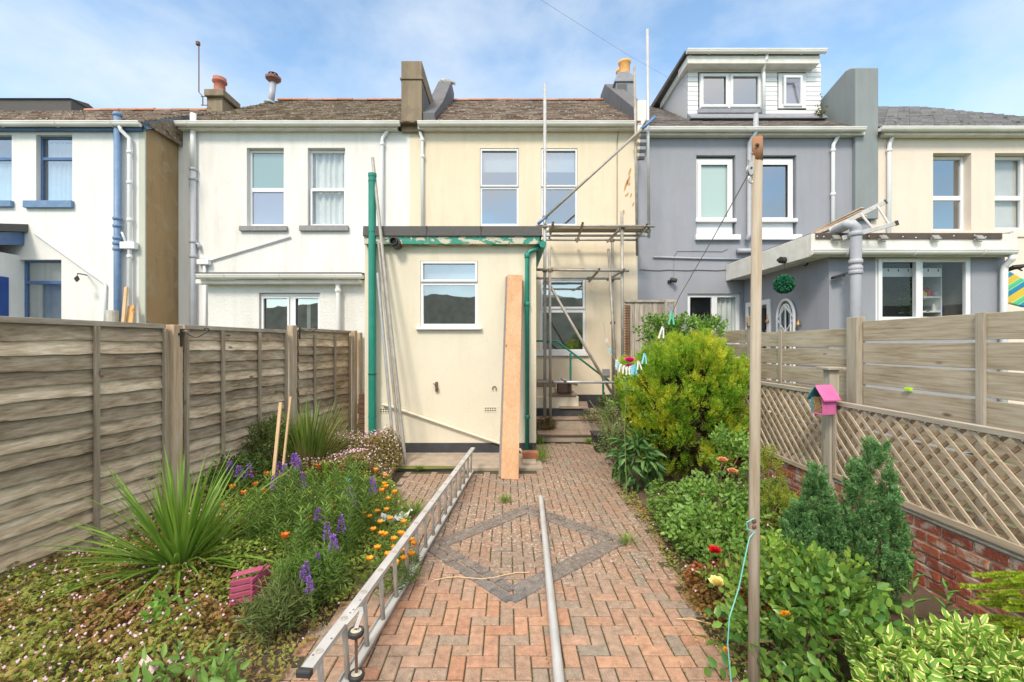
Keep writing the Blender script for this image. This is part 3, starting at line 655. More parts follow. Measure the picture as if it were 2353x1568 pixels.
mb = MB(); mb.tube([P(621, 246, 12.6), P(628, 190, 12.6)], .085, 14); mb.tube([P(621, 239, 12.6), P(622, 233, 12.6)], [.17, .10], 14); mb.build('flue_pipe', M['greypipe'], f, smooth=True)
p1 = P(628, 186, 12.6); mb = MB(); mb.lathe([(.09, -.06), (.14, -.02), (.2, .03), (.21, .09), (.17, .1), (.13, .05), (.05, .03)], p1, 18)
for k in range(8): a = k*math.pi/4; mb.bar(p1 + Vector((.17*math.cos(a), .17*math.sin(a), .06)), p1 + Vector((.1*math.cos(a), .1*math.sin(a), .19)), .03, .02)
mb.lathe([(.10, .17), (.13, .19), (.05, .22)], p1, 14); mb.build('cowl', mat_plain('maroon_cowl', (.16, .05, .045), (.3, .18, .15), 20, .5, metal=.2), f)
c = thing('chimney', 'tall brown-stained chimney stack standing between the white and cream houses', 'chimney', (-2.14, 9.9, 4.5), 'chimneys on the terrace')
mb = MB(); mb.box(-2.36, -1.9, 9.9, 11.45, PZ(302, 9.9), PZ(184, 9.9)); mb.build('stack', M['stackbrown'], c, bevel=.012)
mb = MB(); mb.box(-2.385, -1.875, 9.875, 11.47, PZ(183.5, 9.9), PZ(179, 9.9)); mb.box(-2.36, -1.9, 9.9, 11.45, PZ(178.5, 9.9), PZ(140, 9.9)); mb.build('stack_head', M['stackbrown'], c, bevel=.012)
mb = MB(); mb.box(-1.899, -1.885, 9.95, 11.44, 6.2, 7.6); mb.build('slate_cladding', M['stackgrey'], c)
mb = MB(); zf = lambda Y: g0Z + (Y - g0Y)*sw
mb.prism([(9.95, zf(9.95) - .2), (yr_ + .3, zf(yr_) - .2), (yr_ + .3, zf(yr_) + .42), (yr_ - .35, zf(yr_) + .40), (11.3, zf(11.3) + .28), (9.95, zf(9.95) + .2)], 'x', -2.0, -1.62)
tag(mb.build('parapet_wall', M['stackgrey'], bevel=.015), 'dark grey parapet climbing the roof behind the tall brown chimney', 'parapet')
# seagull
g = MB(); gp = Vector((-1.78, 13.28, zf(yr_) + .50))
g.ball(gp + Vector((0, 0, .075)), .155, .07, .07, 14, 10)
ms = []
gv = []
for (vx, vy, vz) in g.v:                                       # taper towards the tail (right)
    d = (vx - gp.x) / .155; k = 1 - .55 * max(0, d); gv.append((vx + (.10 * max(0, d) ** 2), gp.y + (vy-gp.y)*k, gp.z + .075 + (vz-gp.z-.075)*k - .05*max(0, d) + .03*max(0, -d)))
g.v = gv
g.ball(gp + Vector((-.15, 0, .135)), .05, .042, .045, 12, 8); g.tube([gp + Vector((-.10, 0, .09)), gp + Vector((-.145, 0, .13))], [.055, .04], 10)
b_ = thing('seagull', 'grey and white seagull perched on the dark parapet by the ridge', 'seagull', gp)
g.build('body', mat_plain('gull_plumage', (.62, .60, .57), (.3, .29, .28), 9, .8, bd=.2), b_, smooth=True)
MB().tube([gp + Vector((-.19, 0, .13)), gp + Vector((-.245, 0, .115))], [.014, .005], 6).build('beak', M['yellowpot'], b_)
for sy in (-.025, .025): MB().tube([gp + Vector((.0, sy, -.0)), gp + Vector((.0, sy, -.075))], .007, 6).build('leg', M['yellowpot'], b_)
for sy in (-1, 1):
    MB().prism([(gp.x - .09, gp.z + .11), (gp.x + .05, gp.z + .12), (gp.x + .25, gp.z + .02), (gp.x + .02, gp.z + .045)], 'y', gp.y + sy*.066 - .008, gp.y + sy*.066 + .008).build('wing', mat_plain('gull_wing', (.3, .29, .29), (.42, .41, .4), 20, .8), b_)

# ------------------------------------------------------------------ cream house and its flat-roofed extension
t = thing('terraced_house', 'cream rendered middle house with a flat-roofed single-storey extension and green trim', 'house', (.3, FY, 0), 'terraced houses in the row')
hc = t
XC0, XC1 = XM + .001, PX(1465, FY)
ops = [opx(1103, 1192, 341, 519, FY), opx(1243, 1327, 341, 519, FY), opx(1241, 1346, 638, 810, FY)]
mb = MB(); wall_open(mb, XC0, XC1, 0, PZ(302, FY), FY, ops, .1); mb.build('wall', M['cream'], t)
for i, (a, b) in enumerate(((1103, 1192), (1243, 1327))):
    w1 = window(t, a, b, 341, 519, FY, .1, 4.5, splits=(431,), pane='glass', openers=((a + 1, b - 1, 343, 429),), curtain=('blind', .72, .98, .05, .95))
w1 = window(t, 1241, 1346, 638, 810, FY, .1, 6, splits=(714,), pane='glass', openers=((1242, 1344, 640, 710),), curtain=('blind', .74, .97, .05, .95)); sill(w1, 1232, 1352, 810, 818, FY, 'upvc')
mb = MB(); mb.box(.4, XC1, FY - .012, FY + .01, .37, PZ(907, FY)); mb.build('plinth', M['plinth'], t)
MB().pbox(963, 1456, 292, 304, FY, .16, -.02).build('fascia', M['fascia'], t, bevel=.006)
MB().box(PX(963, FY), PX(1456, FY), FY - .139, FY + .01, PZ(303, FY), PZ(303, FY) + .02).build('soffit', M['fascia'], t)
gutter(t, 960, 1457, 286, FY - .22)
rf = roof_tiles(t, -1.72, 2.98, g0Y, g0Z, sw, yr_, 'tiles2', .26, .15); ridge(rf, -1.6, 2.9, yr_, zr)
pipe(t, [P(964, 290, yd), P(965, 303, yd), P(970, 318, yd), (PX(971, yd), yd, 3.9)], .036, 'upvc', [((PX(971, yd), yd, PZ(360, yd)), .2), ((PX(970.5, yd), yd, PZ(322, yd)), .2)])
mb = MB(); mb.tube([P(1421, 303, FY-.03), P(1418, 330, FY-.02), P(1418, 520, FY-.02)], .006, 5); mb.build('cable', M['black'], t)
MB().pbox(1384, 1400, 848, 864, FY, .05, .01).build('meter_box', M['greysill'], t, bevel=.008)
st = mat_plain('rusty_wall_stain', (.42, .22, .08), (.55, .35, .16), 20, .9)
mb = MB()
for (x, y, w_, h_) in ((1447, 395, 3, 10), (1444, 415, 3, 14), (1438, 427, 3, 16), (1446, 424, 2, 5), (1442, 447, 2, 5), (1450, 449, 2, 6), (1438, 450, 2, 4), (1431, 490, 4, 8), (1455, 470, 2, 6)):
    pts = [(PX(x + w_*math.cos(a)*(.7 + .3*random.random()) - .25*h_*math.sin(a), FY), PZ(y + h_*math.sin(a)*(.8 + .2*random.random()), FY)) for a in np.linspace(0, 2*math.pi, 11)[:-1]]
    mb.prism(pts, 'y', FY - .003, FY + .001)
mb.build('damp_patch', st, t)
# extension
XE0, XE1, XY = PX(838, 7.26), PX(1232, 7.26), 7.26
ops = [opx(966, 1098, 600, 752, XY)]
mb = MB(); wall_open(mb, XE0, XE1, 0, PZ(556, XY), XY, ops, .09, FY - XY - .01); mb.build('extension_wall', M['cream_ext'], t)
w1 = window(t, 966, 1098, 600, 752, XY, .09, 6.5, splits=(651,), pane='glass', openers=((967, 1097, 601, 648),), curtain=('blind', .70, .97, .05, .95)); sill(w1, 957, 1107, 752, 758, XY, 'upvc')
mb = MB(); mb.box(XE0, XE1, XY - .012, XY + .005, 0, PZ(1018, XY)); mb.build('extension_plinth', M['plinth'], t)
Yfa = XY - .13
def peel():
    m, n, b, o = newmat('peeling_green_paint'); q = noise_node(n, 7, 6, stretch=(.7, 1, 1.6), dist=.6)
    e = ramp(n, q.outputs[0], [(.50, G(0)), (.53, G(1))]); col = mixc(n, e, (.02, .25, .175), (.50, .47, .36))
    e2 = ramp(n, q.outputs[0], [(.485, G(0)), (.505, G(.8)), (.53, G(0))]); col = mixc(n, e2, col, (.04, .05, .04))
    n.links.new(col, b.inputs['Base Color']); b.inputs['Roughness'].default_value = .55; bump(n, b, q.outputs[0], .6, .02); return m
M['peel'] = peel()
mb = MB(); mb.box(PX(836, Yfa), PX(1240, Yfa), Yfa, XY + .01, PZ(561, Yfa), PZ(541, Yfa)); mb.box(PX(1240, Yfa) - .03, PX(1240, Yfa), XY + .01, FY - .02, PZ(561, Yfa), PZ(541, Yfa)); mb.build('extension_fascia', M['peel'], t, bevel=.004)
mb = MB(); Yk = Yfa - .03
mb.prism([(Yk, PZ(542.5, Yk)), (Yk + .02, PZ(519, Yk)), (Yk + .10, PZ(516, Yk)), (FY - .02, PZ(516, Yk) - .02), (FY - .02, PZ(542.5, Yk))], 'x', PX(833, Yk), PX(1246, Yk)); mb.build('flat_roof', M['felt'], t, bevel=.01)
for xx in (980, 1105): MB().box(PX(xx, Yk) - .004, PX(xx, Yk) + .004, Yk - .003, Yk + .02, PZ(542, Yk), PZ(519, Yk)).build('felt_joint', M['black'], t)
yp = XY - .12; xg = PX(855.5, yp)
mb = MB(); mb.tube([(xg, yp, 0.02), (xg, yp, PZ(406, yp))], .0615, 18)
for y_, h_ in ((403, 7), (417, 1.2), (533, 1.2), (860, 1.2), (957, 4)): mb.tube([(xg, yp, PZ(y_ + h_/2, yp)), (xg, yp, PZ(y_ - h_/2, yp))], .0675, 18)
mb.build('soil_pipe', M['green'], t, smooth=False)
MB().tube([(xg, yp, PZ(860.5, yp)), (xg, yp, PZ(859, yp))], .0705, 18).build('pipe_clip', M['black'], t)
gp_ = [(PX(1246, XY), XY + .1, PZ(552, XY)), (PX(1245, XY), XY - .02, PZ(568, XY)), (PX(1216, XY), XY - .06, PZ(580, XY)), (PX(1211, XY), XY - .06, PZ(588, XY)), (PX(1211, XY), XY - .06, PZ(1038, XY))]
pipe(t, gp_, .036, 'green', [((PX(1211, XY), XY - .06, PZ(y_, XY)), .2) for y_ in (590, 700, 957)])
mb = MB(); xg2 = XE1 + .10; mb.prism([(xg2 + .055*math.cos(math.pi + math.pi*k/8), PZ(566, XY) + .05*math.sin(math.pi + math.pi*k/8)) for k in range(9)] + [(xg2 + .055, PZ(566, XY) + .05), (xg2 - .055, PZ(566, XY) + .05)], 'y', XY - .12, FY - .3); mb.build('extension_gutter', M['green'], t)
v0 = P(914, 563, XY); mb = MB(); mb.pipe((v0.x, XY - .20, v0.z), (v0.x, XY + .01, v0.z), .083, .060, 18); mb.pipe((v0.x - .012, XY - .25, v0.z + .01), (v0.x - .012, XY - .19, v0.z + .01), .062, .05, 18)
mb.tube([(v0.x, XY - .12, v0.z), (v0.x, XY - .115, v0.z)], .06, 14); mb.build('vent_outlet', mat_plain('dark_brown_plastic', (.035, .027, .022), (.05, .04, .03), 9, .4), t)
for (xa, xb, ya_, yb_) in ((1112, 1142, 935, 947), (872, 902, 938, 950)):
    mb = MB(); mb.pbox(xa, xb, ya_, yb_, XY, .006, .002); a_ = mb.build('air_brick', M['cream_ext'], t); mb = MB()
    for i in range(5):
        for j in range(2): mb.pbox(xa + 2.5 + i*5.4, xa + 5.6 + i*5.4, ya_ + 2 + j*5, ya_ + 4.6 + j*5, XY, .0075, 0)
    mb.build('air_hole', M['black'], a_)
wp = [P(878, 930, XY-.04), P(884, 931, XY-.05), P(900, 935, XY-.05), P(1120, 1010, XY-.05), P(1196, 1034, XY-.06), P(1204, 1046, XY-.06)]
pipe(t, wp, .022, 'cream_ext', name='waste_pipe')
mb = MB(); mb.tube([P(1003, 878, XY-.01), P(1003, 900, XY-.03)], .022, 8); mb.tube([P(996, 882, XY-.03), P(1004, 886, XY-.05), P(1006, 897, XY-.05)], .009, 6); mb.build('wall_hook', M['rust'], t)
mb = MB(); c0 = P(1136, 893, XY - .02); mb.tube([c0 + Vector((.03*math.cos(a), 0, .035*math.sin(a))) for a in np.linspace(-.9, 4.0, 12)], .007, 6); mb.build('wall_ring', M['rust'], t)

# rebuild of the right-hand party wall, parapet and chimney
mb = MB(); mb.prism([(9.92, zf(9.92) - .2), (yr_ + .3, zf(yr_) - .2), (yr_ + .3, zf(yr_) + .35), (yr_ - .3, zf(yr_) + .35), (9.92, zf(9.92) + .30)], 'x', 2.86, 3.22)
tag(mb.build('parapet_wall', M['stackgrey'], bevel=.015), 'dark grey parapet below the yellow chimney pots beside the cream roof', 'parapet')
c = thing('chimney', 'grey brick chimney with buff yellow pots between the cream and grey houses', 'chimney', (3.2, 12.2, 7), 'chimneys on the terrace')
mb = MB(); Yc = 12.2; mb.box(3.0, PX(1456, Yc), Yc, Yc + .9, 6.5, PZ(189, Yc)); mb.build('stack', mat_plain('grey_painted_brick', (.26, .27, .29), (.17, .175, .19), 5, .85, bs=30, bd=.6), c, bevel=.01)
mb = MB(); mb.box(2.96, PX(1460, Yc), Yc - .04, Yc + .95, PZ(189, Yc), PZ(183, Yc)); mb.prism([(2.98, PZ(183, Yc)), (PX(1458, Yc), PZ(183, Yc)), (PX(1458, Yc), PZ(174, Yc)), (3.3, PZ(163, Yc)), (3.05, PZ(166, Yc))], 'y', Yc, Yc + .85); mb.build('stack_cap', M['lead'], c, bevel=.01)
mb = MB(); mb.pbox(1418, 1440, 194, 226, Yc, .012, .005); mb.build('recess_panel', M['stackgrey'], c)
for (px_, yy) in ((1435, 12.5), (1429, 12.9)):
    MB().lathe([(.16, 0), (.15, .05), (.145, .42), (.175, .45), (.175, .50), (.13, .5), (.12, .3)], (PX(px_, yy), yy, PZ(167, Yc) - .02), 20).build('chimney_pot', M['yellowpot'], c, smooth=True)
# ------------------------------------------------------------------ grey house with dormer
t = thing('terraced_house', 'blue-grey rendered house with white dormer and a grey rear extension with white fascia', 'house', (5.5, FY, 0), 'terraced houses in the row')
hg = t
GX0, GX1 = XC1 + .001, PX(2001, FY)
ops = [opx(1600, 1690, 357, 541, FY), opx(1738, 1830, 357, 541, FY), opx(1580, 1702, 675, 830, FY)]
mb = MB(); wall_open(mb, GX0, GX1, 0, PZ(315, FY), FY, ops, .14); mb.build('wall', M['grey'], t)
for i, (a, b, pn) in enumerate(((1600, 1690, 'frost'), (1738, 1830, 'glass'))):
    w1 = window(t, a + 1, b - 3, 362, 541, FY, .14, 9 if i == 0 else 9, pane=pn, splits=(508,), openers=((a + 6, b - 9, 370, 506),))
    MB().pbox(a + 3, b - 5, 510, 541, FY - .0, -.06, .12).build('lower_panel', M['upvc'], w1)
    MB().pbox(a - 2, b + 1, 503, 511, FY, .04, .1).build('sill_nosing', M['upvc'], w1, bevel=.005)
    sill(w1, a - 4, b + 8, 541, 553, FY, 'upvc', .09)
w1 = window(t, 1580, 1702, 675, 830, FY, .12, 8, mull=(1644,), pane='glassclear', curtain=('net', 0, 1, .60, 1), name='patio_door')
MB().pbox(1474, 1975, 306, 318, FY, .16, -.02).build('fascia', M['fascia'], t, bevel=.006)
MB().box(PX(1474, FY), PX(1975, FY), FY - .139, FY + .01, PZ(317, FY), PZ(317, FY) + .02).build('soffit', M['fascia'], t)
gutter(t, 1470, 1987, 299, FY - .22)
gz = PZ(295, g0Y); rf = roof_tiles(t, 2.96, 7.9, g0Y, gz, sw, yr_ - .3, 'slate', .26, .13, th=.008, jit=.004)
pipe(t, [P(1927, 303, yd), P(1925, 315, yd), P(1915, 332, yd), P(1914, 345, yd), (PX(1914, yd), yd, 2.9)], .04, 'upvc', [((PX(1914, yd), yd, PZ(y_, yd)), .25) for y_ in (346, 447)])
pipe(t, [P(1737, 262, FY-.2), P(1737, 302, FY-.2), P(1723, 330, FY-.08), P(1722, 345, FY-.08), P(1722, 540, FY-.08), P(1716, 553, FY-.1)], .052, 'greypipe', [((PX(1737, FY-.2), FY-.2, PZ(295, FY-.2)), .15)], 'soil_pipe')
pipe(t, [P(1694, 577, FY-.08), P(1745, 577, FY-.08)], .055, 'greypipe', name='soil_pipe')
pipe(t, [P(1501, 591, FY-.03), P(1600, 594, FY-.03), P(1702, 596, FY-.03)], .02, 'greypipe', name='waste_pipe')
mb = MB(); mb.tube([P(1470, 619, FY-.015)] + [P(1470 + 22*i, 620 + (i % 3)*.8, FY-.015) for i in range(1, 10)], .01, 5); mb.tube([P(1548, 650, FY-.015), P(1549, 590, FY-.015), P(1556, 577, FY-.015), P(1600, 577, FY-.015), P(1660, 578, FY-.015), P(1672, 572, FY-.015)], .006, 5); mb.build('cable', M['greysill'], t)
# corbel and white end of the party wall
mb = MB(); mb.pbox(1459, 1484, 241, 312, FY, .19, .4); mb.build('party_wall_end', M['white'], t)
mb = MB()
for k in range(4): mb.prism([(FY - .0, PZ(313 + k*14, FY)), (FY - .18 + k*.04, PZ(313 + k*14, FY)), (FY - .18 + k*.04, PZ(320 + k*14, FY)), (FY - .12 + k*.04, PZ(325 + k*14, FY)), (FY, PZ(326.5 + k*14, FY))], 'x', PX(1467, FY), PX(1484 - k*1.5, FY))
mb.build('corbel', M['grey'], t)
mb = MB()
for k in range(4): mb.prism([(FY - .0, PZ(313 + k*14, FY)), (FY - .18 + k*.04, PZ(313 + k*14, FY)), (FY - .18 + k*.04, PZ(320 + k*14, FY)), (FY - .12 + k*.04, PZ(325 + k*14, FY)), (FY, PZ(326.5 + k*14, FY))], 'x', PX(1460, FY), PX(1467, FY) - .001)
mb.build('corbel', M['cream'], hc)
mb = MB(); c0 = P(1541, 648, FY); mb.tube([c0 + Vector((-.05, -.01, .0)), c0 + Vector((-.02, -.06, 0))], .04, 10); mb.tube([c0 + Vector((-.03, -.08, .04)), c0 + Vector((.07, -.16, -.0))], .05, 12)
tag(mb.build('security_camera', M['rubber'], bevel=.005), 'small black security camera on the blue-grey wall above the fence panel', 'camera')
# dormer
d = MB(); DY = 10.8; dx0, dx1 = PX(1580, DY), PX(1886, DY)
zb = gz + (DY - g0Y)*sw
def clad(mb, X0, X1, Z0, Z1, Y, ops):
    h = .115; z = Z0
    while z < Z1:
        z2 = min(z + h, Z1); segs = [(X0, X1)]
        for (a, b, c_, d_) in ops:
            if c_ < (z + z2)/2 < d_:
                new = []
                for (p, q) in segs:
                    if b <= p or a >= q: new.append((p, q))
                    else:
                        if a > p: new.append((p, a))
                        if b < q: new.append((b, q))
                segs = new
        for (p, q) in segs: mb.add([(p, Y - .009, z), (q, Y - .009, z), (q, Y, z2 - .006), (p, Y, z2 - .006), (p, Y + .02, z), (q, Y + .02, z)], [(0,1,2,3), (0,4,5,1)])
        z = z2
dops = [opx(1604, 1748, 168, 253, DY), opx(1786, 1852, 168, 253, DY)]
clad(d, dx0, dx1, zb + .02, PZ(146, DY), DY, dops)
n_ = 34
dm = d.build('dormer_front', M['upvc'], t)
d = MB()                                                        # left cheek of narrow slanted boards
yback = lambda z: g0Y + (z - gz)/sw
za, ztop = zb, PZ(146, DY)
slp = 1.0
d.add([(dx0, DY, zb), (dx0, DY, ztop), (dx0, yback(ztop), ztop)], [(0,1,2)])
for k in range(22):
    z0_ = zb + (ztop - zb)*k/22; y2 = yback(z0_)
    if y2 - DY > .05: d.add([(dx0 - .014, DY, z0_), (dx0 - .001, DY, z0_ + .075), (dx0 - .001, y2, z0_ + .075), (dx0 - .014, y2, z0_)], [(0,3,2,1)])
d.build('dormer_cheek', M['upvc'], dm)
MB().add([(dx1, DY, zb), (dx1, DY, ztop), (dx1, yback(ztop), ztop)], [(2,1,0)]).build('dormer_cheek', M['upvc'], dm)
w1 = window(dm, 1607, 1748, 170, 250, DY, .05, 7, mull=(1674,), pane='glass', openers=((1609, 1672, 172, 248), (1677, 1746, 172, 248)), name='dormer_window')
w1 = window(t, 1788, 1851, 170, 250, DY, .05, 9, pane='greypane', name='dormer_window')
mb = MB(); q = opx(1799, 1841, 182, 246, DY); g = .05      # top-hung sash tilted open
for (a, b, c_, d_) in ((q[0], q[0]+g, q[2], q[3]), (q[1]-g, q[1], q[2], q[3]), (q[0]+g, q[1]-g, q[2], q[2]+g), (q[0]+g, q[1]-g, q[3]-g, q[3])): mb.box(a, b, DY - .05, DY - .02, c_, d_)
mb.v = [(x - (z - q[2])*.10, y - (z - q[2])*.16, z) for (x, y, z) in mb.v]; mb.build('opening_light', M['upvc'], w1)
mb = MB(); mb.box(PX(1602, DY), PX(1750, DY), DY - .06, DY + .01, PZ(262, DY), PZ(253, DY)); mb.build('dormer_lead_flashing', M['lead'], t)
mb = MB(); mb.prism([(DY - .002, zb - .05), (DY - .02, PZ(262, DY)), (DY - .25, PZ(275, DY) - .06), (DY - .25, PZ(275, DY) - .09)], 'x', dx0 - .02, dx1); mb.build('lead_apron', M['lead'], t)
YD2 = DY - .28
MB().box(PX(1580, YD2), PX(1884, YD2), YD2, DY + .3, PZ(146, YD2), PZ(128, YD2)).build('dormer_fascia', M['fascia'], t, bevel=.006)
mb = MB(); zt = PZ(118, YD2); mb.prism([(YD2 - .02, zt), (yr_ - .2, zt + .05), (yr_ - .2, zt - .1), (YD2 - .02, zt - .06)], 'x', PX(1578, YD2) - .05, PX(1886, YD2)); mb.build('dormer_roof', M['felt'], t)
mb = MB(); yb2 = yback(PZ(128, YD2)); mb.obox(((dx0 - .08), (YD2 + yr_ - .45)/2, 0), (1, 0, 0), (0, 1, 0), (0, 0, 1), .01, .01, .01)
mb = MB(); A = Vector((dx0 - .10, YD2 + .02, PZ(133, YD2)))
# raking bargeboard from the dormer eaves down to the main roof
B = P(1520, 248, 12.6); mb.bar((dx0 - .04, YD2 + .02, PZ(133, YD2)), (dx0 - .04, 12.55, gz + (12.55 - g0Y)*sw + .1), .05, .16); 
bb = mb.build('dormer_bargeboard', M['fascia'], t)
gutter(t, 1578, 1897, 120, YD2 - .06)
yq = DY - .12
pipe(t, [P(1762, 124, YD2), P(1761, 138, YD2), P(1754, 160, yq), P(1755, 170, yq), P(1755, 268, yq)], .04, 'upvc', [])
# pale parapet / chimney breast on the right
mb = MB(); zf2 = lambda Y: gz + (Y - g0Y)*sw
mb.prism([(9.9, 4.6), (11.6, 4.6), (11.2, PZ(246, 11.2)), (11.0, PZ(229, 11.0)), (10.2, PZ(163, 10.2)), (10.05, PZ(157, 10.05)), (9.9, PZ(156, 9.9))], 'x', PX(1966, 9.9), PX(2019, 9.9))
tag(mb.build('parapet_wall', M['stackpale'], bevel=.02), 'tall smooth blue-grey parapet wall rising between the dormer and the peach house', 'parapet')
EYg = 7.35
# grey extension
EX0, EX1 = PX(1905, EYg), PX(2309, EYg)
Yf = 7.19
fb, ft = PZ(589, Yf), PZ(537, Yf)
mb = MB(); wall_open(mb, EX0, EX1, 0, fb + .04, EYg, [opx(2012, 2232, 591, 741, EYg)], .1, FY - EYg - .01); mb.build('extension_wall', M['grey'], t)
mb = MB(); mb.box(4.93, PX(2330, Yf), Yf, Yf + .09, fb, ft); mb.box(4.93, 5.0, Yf + .09, FY - .01, fb, ft); mb.build('extension_fascia', M['fascia'], t, bevel=.006)
mb = MB(); mb.box(5.0, EX0 - .001, Yf + .091, FY - .012, fb + .02, fb + .03); mb.build('extension_soffit', M['fascia'], t)
mb = MB(); mb.box(4.95, PX(2325, Yf), Yf + .02, FY - .012, ft - .03, ft + .015); mb.build('extension_roof', M['felt'], t)
mb = MB(); mb.box(PX(1873, Yf), PX(2300, Yf), Yf - .02, Yf - .001, PZ(550, Yf), PZ(538, Yf) + .005); rs_ = mb.build('rubber_strip', mat_plain('brown_rubber_strip', (.10, .07, .055), (.06, .045, .04), 6, .7), t)
mb = MB()
for x in (1878, 1893, 1945, 1997, 2030, 2075, 2105, 2140, 2192, 2240, 2265): mb.tube([P(x, 544 + (x % 7) - 3, Yf - .021), P(x, 544 + (x % 7) - 3, Yf - .026)], .010, 8)
mb.build('screw_head', M['upvc'], rs_)
gutter(t, 1866, 2333, 581, Yf - .06, r=.055)
mb = MB(); mb.box(PX(2328, Yf), PX(2337, Yf), Yf - .005, Yf + .2, PZ(576, Yf), PZ(531, Yf)); mb.build('fascia_end', M['fascia'], t)
w1 = window(t, 2012, 2232, 591, 741, EYg, .08, 11, mull=(2113,), pane='glassopen', inner=False, openers=((2017, 2112, 594, 739),), name='kitchen_window')
# room behind the kitchen window
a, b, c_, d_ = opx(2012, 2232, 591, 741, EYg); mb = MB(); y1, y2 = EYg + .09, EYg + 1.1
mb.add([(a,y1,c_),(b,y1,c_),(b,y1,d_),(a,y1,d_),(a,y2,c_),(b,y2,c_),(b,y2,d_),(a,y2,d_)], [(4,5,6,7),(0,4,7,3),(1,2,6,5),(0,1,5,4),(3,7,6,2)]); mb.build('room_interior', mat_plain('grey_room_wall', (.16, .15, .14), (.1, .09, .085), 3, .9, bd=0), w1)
mb = MB(); mb.box(a + .08, b - .30, EYg + .2, EYg + .21, PZ(632, EYg), PZ(612, EYg)); mb.build('blind', M['blind'], w1)
mb = MB()
for k in range(7): x = a + .2 + k*.17; mb.box(x, x + .02, EYg + .196, EYg + .199, PZ(620, EYg), PZ(614, EYg))
mb.build('blind_motif', M['black'], w1)
sh = thing('shelf_unit', 'pale corner shelves seen through the open side of the kitchen window', 'shelves', (6.7, 7.9, 2.3))
mb = MB(); zs1, zs2 = PZ(683, 7.9), PZ(716, 7.9)
for z in (zs1, zs2): mb.box(PX(2105, 7.7), b - .1, 7.75, 8.05, z - .03, z)
mb.box(b - .12, b - .1, 7.74, 8.06, c_ + .02, d_ - .05); mb.build('shelf', M['net'], sh, bevel=.004)
items = [(2118, 0, .07, .10, (.75, .5, .05), 'yellow-topped tub at the left end of the upper kitchen shelf', 'storage_tub'), (2133, 0, .05, .16, (.55, .04, .04), 'red tin on the upper kitchen shelf', 'tin'), (2150, 0, .06, .10, (.6, .5, .5), 'pale pink jar on the upper kitchen shelf', 'jar'),
         (2178, 0, .05, .17, (.45, .6, .12), 'lime green jar on the upper kitchen shelf', 'jar'), (2195, 0, .05, .09, (.6, .45, .1), 'small amber jar at the right end of the upper kitchen shelf', 'jar'), (2145, 1, .03, .13, (.8, .8, .8), 'slim white bottle on the lower kitchen shelf', 'bottle'), (2158, 1, .035, .11, (.4, .42, .42), 'small grey bottle on the lower kitchen shelf', 'bottle'),
         (2175, 1, .09, .19, (.02, .1, .5), 'large blue packet on the lower kitchen shelf', 'packet'), (2192, 1, .05, .12, (.5, .6, .2), 'green and white tub at the right end of the lower kitchen shelf', 'storage_tub')]
for (px_, lvl, r, h, cc, lab, nm) in items:
    p = Vector((PX(px_, 7.85), 7.85, zs1 if lvl == 0 else zs2)); mm = mat_plain(nm + '_paint', cc, tuple(x*.7 for x in cc), 9, .4, bd=0)
    mb = MB()
    if nm == 'packet': mb.prism([(p.x - r, p.z), (p.x + r, p.z), (p.x + r*.9, p.z + h), (p.x - r*.85, p.z + h*.96)], 'y', p.y - .04, p.y + .04)
    else: mb.lathe([(r*.9, 0), (r, .01), (r, h*.7), (r*.55, h*.82), (r*.55, h*.9), (r*.65, h*.9), (r*.65, h)], p, 14)
    tag(mb.build(nm, mm), lab, nm.replace('_', ' '))
# trailing plant behind the left casement
lb = LB(); n_ = 500; C = np.stack([rng.normal(PX(2090, 7.8), .06, n_), rng.uniform(7.65, 7.9, n_), rng.uniform(PZ(735, 7.8), PZ(612, 7.8), n_)], 1); C[:, 0] += .05*np.sin(C[:, 2]*9)
lb.leaves(C, rdir(n_, -.6), rdir(n_), .07, .035); tag(lb.build('trailing_plant', mat_leaf('trailing_leaf', [(.03, .09, .02), (.06, .14, .03), (.02, .05, .015)])), 'dark trailing plant hanging behind the left casement of the kitchen window', 'plant')
# downpipes of the extension
ye2 = EYg - .09
pipe(t, [P(2326, 586, Yf - .05), P(2325, 596, Yf - .04), P(2309, 610, ye2), P(2307, 624, ye2), (PX(2306, ye2), ye2, 0)], .048, 'upvc', [])
Ys = 6.98
pipe(t, [P(1905, 560, 8.2), P(1922, 530, 7.3), P(1945, 517, 7.02), P(1958, 516, Ys), P(1966, 524, Ys), P(1967, 540, Ys), (PX(1966, Ys), Ys, PZ(640, Ys)), (PX(1960, Ys), Ys, .2)], .078, 'greypipe', [((PX(1966, Ys), Ys, PZ(y_, Ys)), .12) for y_ in (538, 602, 617, 626)], 'soil_pipe', 18)
mb = MB(); mb.tube([P(1962, 617, Ys+.05), P(1950, 625, EYg - .02), P(1940, 632, EYg - .03)], .006, 5); mb.tube([P(1912, 639, EYg - .06), P(1940, 631, EYg - .06)], .022, 8); mb.bar(P(1914, 640, EYg - .1), P(1937, 634, EYg - .1), .09, .03)
tag(mb.build('floodlight', M['rubber']), 'small black sensor light on the grey extension wall left of the grey pipe', 'wall light')
